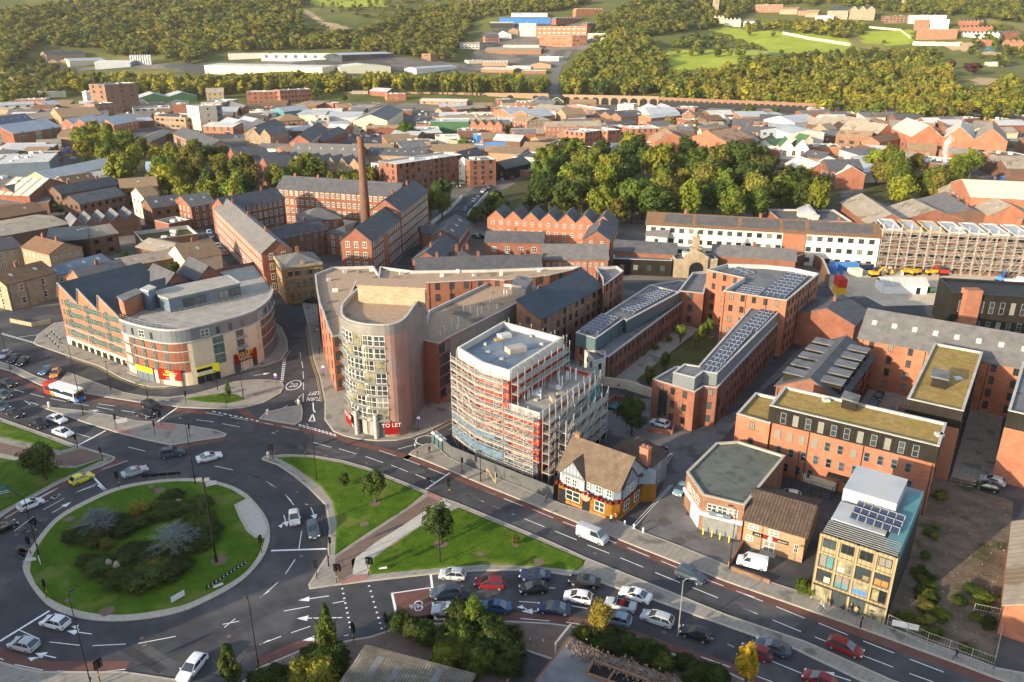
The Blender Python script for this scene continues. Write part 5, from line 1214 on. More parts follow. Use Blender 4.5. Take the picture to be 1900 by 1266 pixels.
m=MB();e=c2+Vector((0,-1.42));m.tube((*e,7.8),(*(e+Vector((0,-.08))),7.8),.75,n=18);m.build('clock_face','white',b)
# white works
b,R4,_=B_('long white rendered three storey works with solar panels on its brown roof',(1200,416),(1634,441),14,11,2.8,wall='render_white',roof='tile_brown',win=(3,3.1,1.7,1.6,'dark'),over=.6)
A,B,C,D=R4;d=(B-A).normalized();n=Vector((d.y,-d.x));L=(B-A).length
a,c=lerp(A,B,.60),lerp(A,B,.695);m=MB();m.prism([a+n*.5,c+n*.5,c,a],0,10.6);m.build('brick_bay','brick_orange',b)
up=Vector((-n.x,-n.y));k=2.8/7
for t0,t1 in((.08,.2),(.22,.4),(.42,.58),(.6,.69),(.71,.97)):
    for s0,s1 in((1.0,3.3),(3.6,6.0)):
        m=MB();a,c=lerp(A,B,t0),lerp(A,B,t1);m.face([(*(a+up*s0),11.3+k*s0),(*(c+up*s0),11.3+k*s0),(*(c+up*s1),11.3+k*s1),(*(a+up*s1),11.3+k*s1)]);m.build('solar_panel','slate',b)
B_('small white gabled porch wing at the left end of the works',(1199,436),(1238,440),5,7.5,1.8,wall='render_white',roof='slate_grey',win=(2,4,1.3,1.6,'dark'))
# long scaffolded block
b,R4,_=B_('long half built block wrapped in scaffolding with open blue and timber roof frames',(1637,428),(1960,444),15,13,kind='flat',wall='brick_dark',roof='felt_grey',par=.4,win=(4,3.4,2.2,2.0,'opening'))
A,B,C,D=R4
for i in range(8):
    t=(i+.2)/8;m=MB();p0_,p1_=lerp(A,B,t),lerp(A,B,t+.09);q0_,q1_=lerp(D,C,t),lerp(D,C,t+.09)
    for u,v in((p0_,p1_),(p1_,q1_),(q1_,q0_),(q0_,p0_)):m.bar((*u,13.8),(*v,13.8),.5,.6)
    m.face([(*p0_,13.4),(*p1_,13.4),(*q1_,13.4),(*q0_,13.4)],1);m.build('roof_frame',['wood' if i in(1,2)else 'coping','metal_roof'],b)
scaffold('scaffolding','dense long scaffolding of tubes and boards over the block at the right',[A,B],0,14.5,2.1,mt='scaffold_tube',step=2.9,brace=1,seed=9,toe=False,out=(.5,1.5))
# right hand sheds and big brick works
tile(1350,300,3.4545)
def ridge_shed(label,e0,e1,wid,h,rise,wm,rm,win=None):
    return bld(label,e0,e1,wid,h,rise,'gable',wm,rm,win=win)
ridge_shed('tan corrugated roofed shed nearest the woods with brick side wall',q(722,262),q(900,400),16,6,4,'brick','asbestos')
ridge_shed('brown corrugated shed in the middle of the works roofs',q(1000,300),q(1130,372),22,6,4,'brick','asbestos')
ridge_shed('dark grey works shed roof beside the big brick hall',q(1190,250),q(1330,360),24,6.5,4,'brick_dark','slate_grey')
B_('huge brick hall with pale green ridged metal roof at the right edge',q(1560,225),q(2100,250),32,13,4,wall='brick_orange',roof='clad_cream',win=(1,7,2.2,3,'arch'))
B_('brick gabled hall in front of the green roofed hall',q(1350,180),q(1680,345),14,9,4,wall='brick_orange',roof='asbestos',win=(1,6,1.6,2,'arch'))
B_('small square pavilion roof on the works behind the white building',q(462,330),q(568,335),9,5,2.6,'hip',wall='render_cream',roof='metal_roof')
B_('low felt roofed brick works behind the white building',q(340,380),q(800,385),22,4,kind='flat',wall='brick',roof='slate_grey')
B_('brick hall end with glazed corner beside the scaffolded block',q(1680,330),q(1890,372),12,8,3,'hip',wall='brick_orange',roof='asbestos',win=(1,4,1.8,3,'arch'))
wall_line('tall curved brick wall with green bank beside the building site',[q(410,690),q(520,650),q(600,700),q(640,800)],4,'brick_dark',.5,cop='coping')
# ---------- left: stone yards and derelict works ----------
tile(0,300,3.8)
B_('two storey sandstone house with sash windows beside the road',q(42,872),q(385,782),12,7.6,2.6,wall='sandstone',roof='tile_brown',win=(2,4.4,1.2,1.9,'sash'),deep=True,sky_=2,chim=1)
B_('stone range with blue metal roof joined to the brick gable',q(370,812),q(775,702),8,6.3,1.8,wall='brick_tan',roof='clad_blue',win=(2,3.2,1.4,1.3,'sash'))
B_('brick gable fronted range with grey-green slate roof behind the apartments',q(600,868),q(925,790),11,7.5,3.4,wall='brick_orange',roof='slate_grey',chim=1)
B_('stone fronted workshop with tan roof and brick gable end',q(150,605),q(345,655),11,7,2.6,wall='brick_tan',roof='tile_brown',win=(2,2.2,1.2,1.2,'white'),chim=2)
B_('low stone workshops with lit windows at the left edge',q(-60,640),q(150,600),14,6.5,2.4,wall='sandstone',roof='slate',win=(2,3,1.6,1.3,'white'))
B_('open fronted black store with blue-black roof',q(330,570),q(612,545),14,8,1.6,'mono',wall='clad_black',roof='slate_blue')
B_('derelict brown brick workshop with collapsed yard doors',q(610,545),q(830,505),12,7,2.4,wall='brick_dark',roof='asbestos',win=(2,3.4,1.8,1.4,'opening'))
B_('wide brown patched works roof with white rooflight panels',q(0,530),q(490,440),26,6,1.2,wall='brick_dark',roof='asbestos',sky_=3)
B_('brown works roofs at the far left edge',q(-100,420),q(330,345),20,6,2.2,wall='brick_dark',roof='tile_brown',sky_=0)
b,R4,_=B_('northlight roof of grey slopes edged with white strips',q(500,460),q(985,400),15,6,2.4,'bays',n=5,wall='brick_dark',roof='felt_grey')
B_('low tan roofed lean-to among the ruins',q(960,600),q(1150,640),11,4.5,1.8,wall='brick_dark',roof='asbestos')
B_('corrugated iron shed roof streaked grey and tan',q(870,745),q(1330,660),12,5,1.5,wall='brick_brown',roof='asbestos')
B_('tan gabled roof with brick chimney behind the corrugated shed',q(1310,700),q(1560,650),13,6,4,wall='render_cream',roof='tile_tan',chim=1,sky_=1)
B_('roofless brick ruin with plants growing on its walls',q(1000,560),q(1395,510),16,4.5,kind='flat',wall='brick_dark',roof='rough_grass',par=1.2)
B_('upper brick ruin with leaning wall and bushes',q(1190,440),q(1340,410),10,5,kind='flat',wall='brick',roof='rough_grass',par=1.5)
B_('derelict two storey works with broken slate roof and empty windows',q(430,232),q(840,160),10,8,3,wall='brick_dark',roof='slate',win=(2,3,1.4,1.5,'opening'))
B_('derelict brick range with sagging roof in front of the long works',q(560,300),q(880,235),11,7,3,wall='brick_dark',roof='slate_grey',win=(2,3,1.4,1.5,'opening'))
B_('tan roofed brick works with four small roof lights',q(850,190),q(1110,170),14,9,3,wall='brick_dark',roof='tile_tan',win=(2,3.5,1.2,1.3,'opening'))
B_('cream gable ended house with tan roof among the ruins',q(1010,250),q(1115,235),12,9.5,3,wall='render_cream',roof='tile_tan',win=(2,3.2,1.0,1.3,'dark'))
B_('square brick mill block with dark slate roof above the ruin',q(1070,330),q(1290,300),12,8.5,3,wall='brick_dark',roof='slate',win=(2,3,1.2,1.4,'opening'))
B_('brick shed with ribbed tan roof and arched windows at the left',q(-40,228),q(205,240),26,8,5,wall='brick',roof='metal_ribbed')
B_('brick hall with two round headed windows beside the ribbed shed',q(150,250),q(360,205),18,7,4,wall='brick',roof='slate_grey',win=(1,6,2.4,2.6,'arch'))
B_('low slate works roof between shed and ruin',q(-50,300),q(340,290),12,4.5,1.8,wall='brick_dark',roof='slate_grey')
B_('brown slate workshop with white door below the green gabled shed',q(470,160),q(680,130),11,6,3,wall='brick_dark',roof='tile_brown')
b,R4,_=B_('long white roofed shed with lime green gable',q(175,120),q(345,130),46,6,3.4,'bays',n=1,wall='clad_lime',roof='metal_white')
B_('lower white roofed shed with dark green side wall',q(460,150),q(790,105),12,5.5,2.4,wall='clad_green',roof='metal_white')
B_('big pale blue walled warehouse with white roof at the left edge',q(-60,20),q(345,0),34,7.5,kind='flat',wall='clad_blue',roof='metal_white',par=.2)
# ================= the industrial valley and the hillside =================
# rows: label | eave left | eave right | depth | height | rise | kind | wall | roof | floors,spacing,w,h,style | extras
def rows(txt):
    for r in txt.strip().splitlines():
        r=[c.strip()for c in r.split('|')]
        lab=r[0];x0,y0,x1,y1=[float(v)for v in r[1].split()];dep,h,rise=[float(v)for v in r[2].split()];kind=r[3].split()
        n=int(kind[1])if len(kind)>1 else 1;wm,rm=r[4].split();win=None
        if len(r)>5 and r[5]:v=r[5].split();win=(int(v[0]),float(v[1]),float(v[2]),float(v[3]),v[4])
        ex=eval('dict(%s)'%r[6])if len(r)>6 else{}
        bld(lab,q(x0,y0),q(x1,y1),dep,h,rise,kind[0],wm,rm,win=win,n=n,**ex)
tile(0,0,3.8)
rows('''
dark roofed works shed with tan gable on the wooded slope | 325 395 600 372 | 30 7 4 | gable | brick_tan slate_blue
pale blue roofed shed next to the dark works shed | 490 445 740 412 | 26 6 3 | gable | render_cream metal_roof
pair of small tan gables below the dark works shed | 335 432 480 440 | 20 5 3 | bays 2 | brick_tan asbestos
white shed with bright blue end beside the silos | 665 450 915 430 | 24 8 2 | gable | clad_blue metal_white
very long low white warehouse above the railway trees | 1440 468 2270 472 | 55 9 1.5 | gable | render_cream metal_white
tall brown brewery block with two glazed stair strips | 735 600 962 585 | 22 27 2 | flat | brick_brown felt_grey | 6 9 3 2.6 dark
lower brown wing of the brewery block | 665 735 800 725 | 18 14 2 | flat | brick_brown felt_grey | 3 5 2 1.6 white
small white box building left of the brewery | 603 650 662 645 | 10 12 2 | flat | render_white metal_white
pale green walled unit with white roof left of the brewery | 258 655 462 645 | 24 6 1 | gable | render_cream metal_white
row of white flat roofed units with pink fascia | 100 705 320 700 | 16 5 1 | flat | brick_orange metal_white
white two storey row with grey roof at the far left | 0 745 240 735 | 14 7 2 | gable | render_white metal_roof | 2 7 3 1.6 dark
small brick works with blue-grey roof and pink base | 318 745 430 735 | 22 6 3 | gable | brick metal_roof
tan roofed gabled house end beside the four gable works | 350 800 432 830 | 30 9 5 | bays 1 | brick_tan tile_tan
broad grey asbestos roof shed behind the big brick hall | 95 830 262 850 | 26 6 4 | bays 1 | brick_brown asbestos
blue solar covered roof behind the big brick hall | -20 880 240 850 | 18 7 5 | gable | brick pv
big brick engine hall with three arched windows and blue-grey roof | 92 945 432 895 | 24 10 5 | gable | brick metal_roof | 1 12 5 5 arch
pale brick works with four white roofed gables | 425 880 800 885 | 34 6.5 4 | bays 4 | brick_orange metal_roof | 2 5 1.4 1.4 white
twin gabled shed with striped white and dark roofs | 985 700 1385 668 | 30 7 4 | bays 2 | clad_green metal_roof
long white flat building with ribbon windows below the twin sheds | 935 765 1200 755 | 20 7 1 | flat | render_white felt_grey | 2 5 3.5 1.3 dark
brick and glass factory front right of the brewery | 935 738 1160 728 | 16 8 1 | flat | brick_tan felt_grey | 2 5 2.5 1.6 white
tan concrete framed two storey works beside the white office tower | 1085 820 1305 832 | 26 9 1 | flat | brick_tan felt_grey | 2 5 3.4 1.6 dark
orange brick side block of the white office tower | 1215 738 1310 735 | 16 16 1 | flat | brick_orange felt_grey
white office tower with cream side wall | 1313 742 1398 752 | 15 18 1 | flat | render_cream metal_white | 4 9 1.4 1.4 dark
white office tower wing with rows of blue framed windows | 1400 752 1562 742 | 12 16 1 | flat | clad_blue felt_grey | 3 5.5 4 3 grey | vents=3
ribbed brown shed right of the office tower | 1560 725 1682 700 | 20 9 1 | flat | asbestos metal_roof
small stone house with big slate roof before the yellow trees | 1452 655 1575 650 | 12 8 4 | gable | sandstone asbestos | 2 5 1.5 1.5 dark
low brick works with orange arches and white roof | 1430 890 1640 898 | 22 5 2 | gable | brick_orange metal_white | 1 6 2.4 2.6 arch
two blue-white metal roofed sheds behind the orange arches | 1640 880 1880 862 | 26 6 3 | bays 2 | render_white metal_roof
twin tan gabled mills catching the sun | 1755 955 1905 960 | 24 10 4 | bays 2 | brick_tan slate_grey | 3 3.6 1.2 1.5 mill
shaded slate roofed works by the river bend | 1220 945 1475 1045 | 14 8 4 | gable | brick_tan slate | 2 4 1.4 1.4 dark
brick flats with four dark pointed roof gables | 1600 1100 1900 1195 | 14 9 5 | bays 4 | brick slate | 2 3.6 1.6 1.6 white
long grey roofed riverside range with small white panels | 1060 1000 1215 930 | 12 5 2 | gable | brick_dark asbestos
low grey works with brown yard at the left edge | -40 1035 90 1030 | 20 4 1 | flat | render_white metal_white
yellow and blue skip shelter in the scrap yard | 545 1060 660 1062 | 10 3.5 1 | gable | machine_yellow sky_blue
white walled factory at the foot of the quarry hill | 1610 385 1900 372 | 26 7 1 | flat | render_white metal_white
brown derelict range behind the white works | 1580 735 1700 770 | 10 6 3 | gable | brick_dark slate_grey
narrow brick terrace beside the four gable works | 930 860 1080 850 | 14 5 2 | gable | brick metal_roof
''')
tile(450,0,3.8)
rows('''
white warehouse front with blue dock doors above the long roof | 130 390 690 372 | 30 8 1 | flat | render_white metal_white | 1 14 5 4 dark
grey roofed depot with dark glass end on the slope | 700 400 1060 368 | 34 7 2 | gable | glass metal_roof
pale green trimmed warehouse with wide low gable | 685 470 1045 478 | 50 8 3 | bays 1 | clad_cream clad_cream
white blue sided shed right of the green trimmed warehouse | 1225 498 1510 460 | 20 5 2 | gable | render_white metal_roof
brick three storey works with flat white roof in the trees | 25 650 262 645 | 16 12 1 | flat | brick metal_white | 3 5 2 1.6 dark
long side of the brick three storey works with stair tower | 262 645 482 622 | 14 13 1 | flat | brick_orange metal_white | 3 3.4 2 1.8 dark | vents=2
dark blue-grey slate shed beside the railway bridge | 895 640 1020 650 | 16 5 3 | gable | brick metal_roof
flat roofed brick corner building under the railway bank | 1018 668 1152 660 | 14 7 1 | flat | brick_orange felt_grey | 1 5 2 1.4 white
long low tan building with white roof under the viaduct wall | 1250 705 1580 720 | 14 4 1.5 | gable | brick_tan metal_white | 1 7 2.4 1.4 dark
brown low range before the viaduct woods | 1510 775 1728 760 | 18 4 2 | gable | brick asbestos
white walled courtyard units below the railway | 1480 800 1755 800 | 12 4 1 | flat | render_white felt
cream gable fronted warehouse with big glass roof | 1020 852 1130 778 | 26 8.5 4.5 | gable | render_cream slate_grey | 1 7 3 1.2 white | sky_=7
white and blue north light works behind the mills | 595 830 830 830 | 34 6 3 | gable | render_white metal_roof
teal roofed sheds with dark stripes | 290 790 470 770 | 16 6 3 | gable | teal_panel metal_roof
pale blue flat works roof in the left middle | 120 815 300 785 | 16 5 1 | gable | render_white metal_roof
tan hipped roof mill block among the teal sheds | 250 855 440 845 | 18 8 4 | hip | brick_orange tile_tan | 2 3.5 1.2 1.4 mill
white office with black and white gable | 515 825 610 822 | 12 8 2 | flat | render_white slate_grey | 2 4 2 1.6 dark
three storey mill with sunlit orange gable and long window rows | 470 1000 598 905 | 12 10 4 | gable | brick_orange slate | 3 2.6 1.3 1.4 mill | chim=2
brick mill corner with pale gable left of the orange gabled mill | 160 935 300 880 | 14 10 4 | gable | brick_tan slate | 3 3 1.2 1.4 mill | chim=2
dark slate roofed low range with roof lights | 560 1000 735 925 | 12 6 3 | gable | brick slate | 1 4 1.6 1.4 dark | sky_=3
small bright blue roofed hut between the mills | 258 975 345 972 | 10 3.5 1 | flat | sky_blue sky_blue
long slate roofed block running to the chimney | 335 1085 810 1100 | 17 7 5 | gable | brick slate_grey | 1 6 2 1.4 white
white and brick works with lean-to behind the slate block | 105 1045 330 1050 | 13 5 2 | gable | render_white slate_grey
terrace with tan fronts and shaded dormer gables | 180 1140 830 1175 | 12 8 4 | bays 8 | brick_tan slate_grey | 2 3.5 1.4 1.5 white
brick works with white lift boxes right of the chimney | 865 1090 1275 1105 | 18 6 3 | gable | brick_tan slate | 1 5 1.6 1.6 white | vents=0
green clad hall in the valley centre | 1322 858 1595 858 | 24 9 1 | flat | clad_green metal_roof
low blue clad showroom with white roof | 1205 912 1390 908 | 16 6 1 | flat | sky_blue metal_white
white roofed unit right of the blue showroom | 1365 965 1530 962 | 14 5 1 | flat | render_white metal_white
orange brick house pair with many gables | 1600 885 1830 890 | 10 7.5 3.5 | bays 4 | brick_orange tile_tan | 2 2.6 1.0 1.3 white
blue fronted garage unit with white roof | 1652 955 1742 952 | 12 5 1 | flat | sky_blue metal_white
white fronted garage unit beside the blue one | 1748 950 1840 948 | 12 6 1 | flat | render_white metal_white
small brick hut with hipped roof by the round tree | 1230 1000 1360 1000 | 10 4 1 | flat | brick_orange asbestos
cream fence walled yard store | 1450 985 1530 1000 | 10 5 1 | flat | sandstone felt
slate roofed house beside the riverside flats | 1560 1115 1700 1080 | 10 6 3 | gable | brick slate | 2 3 1 1.4 white
white gable ended house at the bridge corner | 1605 1150 1690 1118 | 8 11 3 | gable | render_white slate | 3 3 1.1 1.4 white
curved riverside flats with white upper storey and brick front | 1085 1160 1548 1092 | 14 14.5 1 | flat | brick metal_white | 5 3.6 1.5 1.8 dark
white left wing of the riverside flats | 905 1150 1085 1165 | 14 13 1 | flat | render_white metal_white | 4 4 1.4 1.6 dark
brick right end of the riverside flats | 1548 1110 1600 1135 | 14 13 1 | flat | brick felt_grey | 5 3.2 1.6 1.8 dark
white gabled house on the valley road | 1358 290 1440 296 | 12 6 3 | bays 1 | render_white slate_grey | 1 4 1.6 1.6 dark
long white two storey works on the valley road | 1455 305 1670 315 | 16 7 2 | gable | render_white asbestos | 2 5 3 1.2 dark
grey glazed end of the long white works | 1672 312 1790 285 | 12 8 1 | flat | clad_grey felt_grey | 2 4 3 1.8 dark
brick roofed house before the white gable | 1715 265 1800 262 | 14 8 3 | gable | brick slate | 2 4 1.4 1.4 white
white gabled hall with slate roof | 1800 235 1870 240 | 24 8 4 | bays 1 | render_white slate
brick dark roofed block among the roadside trees | 1325 385 1512 372 | 18 9 2 | flat | brick_brown slate | 2 4 1.6 1.6 dark
cream low unit among the roadside trees | 1592 425 1700 425 | 12 5 1 | flat | render_cream metal_white
long striped roof shed over brick walls | 1690 440 1870 440 | 24 5 2 | gable | brick_tan metal_ribbed
second striped roof shed behind the railway belt | 1680 488 1910 492 | 22 4 2 | gable | brick_brown metal_ribbed
tiny brick tower remnant in the railway trees | 480 590 540 590 | 6 9 1 | flat | brick felt
''')
tile(900,0,3.8)
rows('''
white striped end of the big orange factory | 250 165 362 165 | 22 20 1 | flat | metal_white felt
upper block of the big orange brick factory | 365 185 718 190 | 20 18 1 | flat | brick_orange felt_grey | 3 8 5 1.6 white
front block of the big orange brick factory | 385 248 615 258 | 20 15 1 | flat | brick_orange metal_roof | 2 9 6 1.2 dark | vents=4
shaded right wing of the orange factory | 616 258 720 240 | 18 15 1 | flat | brick felt_grey | 3 5 3 1.5 dark
green and white framed office right of the factory | 725 235 872 240 | 14 10 1 | flat | clad_cream felt | 3 4 2.6 1.6 dark
white industrial units left of the orange factory | 130 315 380 325 | 18 6 1 | flat | render_cream metal_white
huge pyramid roofed grey shed in the valley | 0 345 395 360 | 34 5 3 | gable | brick_brown asbestos
big blue walled shed with white strip roof | 110 130 465 128 | 34 9 2 | gable | sky_blue clad_blue
second blue roofed shed behind the big blue shed | 190 100 440 98 | 20 8 2 | gable | render_white metal_white
grey shed with dark end on the valley floor | 40 165 205 162 | 22 8 2 | gable | glass metal_white
brick and slate chapel like house | 20 260 100 262 | 18 8 4 | gable | brick_orange slate | 2 4 1.5 1.5 white
white gabled hall in the valley houses | 90 240 185 245 | 20 7 4 | bays 1 | render_white slate
tan gabled cottage beside the white hall | 165 215 235 218 | 14 6 4 | bays 1 | brick_tan tile_tan
small grey roofed houses on the climbing street | 385 400 520 400 | 14 6 2 | flat | render_white felt | 1 4 2.4 1.6 dark
pale gabled house beside the climbing street | 320 460 465 455 | 16 5 3 | bays 1 | brick_tan tile_tan
low white roofed unit at the foot of the climbing street | 150 470 320 468 | 18 4 1 | flat | render_cream metal_white
grey parapet roofed works beside the climbing street | 255 500 430 500 | 20 4 1 | flat | brick_brown felt_grey
terraced row of orange houses on the skyline street | 640 95 840 62 | 10 8 4 | bays 9 | brick_orange tile_tan
second terraced row below the skyline street | 500 170 700 105 | 10 7 3 | bays 8 | brick slate_grey
shaded terraced row right of the factory | 720 205 830 140 | 10 7 3 | bays 6 | brick slate_grey
row of cream gabled houses below the church | 1610 125 1690 132 | 12 8 4 | bays 3 | render_cream tile_tan | 2 4 1.4 1.4 white
long pale terrace below the church tower | 1690 140 1805 150 | 12 9 4 | bays 4 | render_cream slate_grey | 3 4 1.3 1.4 white
white terrace at the edge of the park | 1825 150 1900 155 | 12 9 3 | gable | render_white slate_grey | 2 4 1.3 1.4 white
small slate roofed white lodge by the viaduct gate | 370 708 468 700 | 10 7 3 | hip | render_white slate_grey | 2 4 1.4 1.4 dark
low white units under the left viaduct wall | 200 720 368 715 | 14 4 1 | flat | render_cream felt
small brick garage under the left viaduct wall | 100 705 188 702 | 14 5 1 | flat | brick metal_roof
twin gabled hall with pale blue roof planes | 45 800 330 830 | 28 7.5 4.5 | bays 2 | brick_orange metal_roof | 2 5 1.6 1.6 white
brown brick house with tan roof by the main road | 195 845 300 860 | 14 9 3 | gable | brick tile_tan | 3 3 1.1 1.4 mill
square tan three storey house with stone trim | 300 855 460 848 | 14 9.5 3 | hip | brick_tan asbestos | 3 3 1.1 1.4 mill
white rendered barn with broad tan roof | 320 775 500 790 | 28 7 4 | gable | render_white asbestos
tan gable end standing over the road bend | 500 800 570 812 | 20 8 4 | bays 1 | brick_tan tile_tan
row of orange brick shops along the road | 430 895 820 890 | 12 8 3 | gable | brick_orange asbestos | 2 3.2 1.2 1.5 mill | chim=5
low white studio range under the viaduct arches | 575 740 890 790 | 12 5 1 | flat | brick_orange metal_white | 1 5 2.6 1.3 white
cluster of slate roofs in the middle of the works | 740 800 960 830 | 20 6 3 | bays 3 | brick_brown slate
white patched sheds before the stone arches | 1040 770 1210 775 | 18 4 1 | flat | render_white metal_white
pair of pale blue roofed workshops | 1145 770 1335 768 | 22 6 3 | bays 2 | render_cream metal_roof
pink brick flat roofed works | 1340 760 1480 765 | 18 6 1 | flat | brick_orange felt_grey
long curved brick range with glazed roof | 1172 835 1385 815 | 14 7 2 | gable | brick_orange metal_roof | 1 5 1.6 1.4 white
tan gabled barn beside the glazed range | 1390 820 1480 822 | 18 7 4 | bays 1 | brick_brown asbestos
white hipped glass lantern roof | 1612 845 1705 850 | 10 5 4 | hip | render_cream metal_ribbed
glass topped modern block left of three | 705 935 812 920 | 18 11 1 | flat | brick_orange metal_roof | 3 3.4 1.6 2 dark
middle glass topped modern block with brick base | 865 925 958 915 | 18 11 1 | flat | brick_orange metal_roof | 3 3.4 1.6 2 dark
wide modern block with steel roof and slit windows | 1020 910 1240 905 | 18 11 1 | flat | brick_orange metal_white | 3 4 1.2 2.4 dark
brick hall with rusty sunlit roof | 1200 1000 1440 1000 | 26 9 5 | bays 1 | brick_orange asbestos_rust
tall brick hall with patched sunlit roof | 1435 975 1700 1005 | 30 12 5 | bays 1 | brick_orange asbestos_rust
brick gable with big arched window and slatted roof | 1698 1010 1845 1022 | 24 8 5 | bays 1 | brick_orange asbestos | 1 8 3 2.8 arch
long low brick range with white ribbed roof over the trees | 1500 1035 1900 1038 | 12 6 1 | flat | brick metal_ribbed
brick works front with white windows under the rusty roof | 1075 1005 1440 1018 | 8 7 1 | flat | brick felt_grey | 2 5 2.4 1.3 white
steel blue barrel roofed building with row of black windows | 770 1058 1072 1060 | 16 7.5 3 | gable | clad_grey clad_grey | 1 3.2 1.6 2.6 dark | sky_=6
brick office with flat roof and parapet lights | 572 1062 768 1072 | 22 8 1 | flat | brick_orange felt_grey | 2 6 3.4 1.4 white | vents=2
small brick office with white windows beside the grey roof | 455 1008 590 1015 | 16 7 1 | flat | brick_orange felt_grey | 1 7 4 1.4 white
grey hipped roof beside the road junction | 255 1062 450 1070 | 20 4 4 | gable | brick_tan tile_tan
low pale green walled warehouse near the bridge | 200 1105 585 1132 | 22 6.5 1 | flat | clad_cream felt
brick base wall building right of the pale green warehouse | 588 1125 1020 1140 | 14 4 1 | flat | brick_brown felt
white pyramid canopy roof | 850 1130 1050 1120 | 20 3 3.5 | hip | render_white metal_white
black roofed shed beside the parked cars | 145 1190 325 1150 | 12 6 3 | gable | clad_black slate | 1 3 1.4 1.6 dark
arched brick river wall building below the black shed | 65 1190 320 1205 | 8 3.5 1 | flat | brick concrete | 1 3.2 1.4 1.6 arch
slate roofed terrace pair above the arched window gable | 1740 885 1880 890 | 14 9 4 | gable | brick slate | 2 3 1.1 1.4 mill | chim=2
black and steel infill block between the modern blocks | 960 900 1018 898 | 14 10 1 | flat | clad_black felt_grey
''')
tile(1350,0,3.4545)
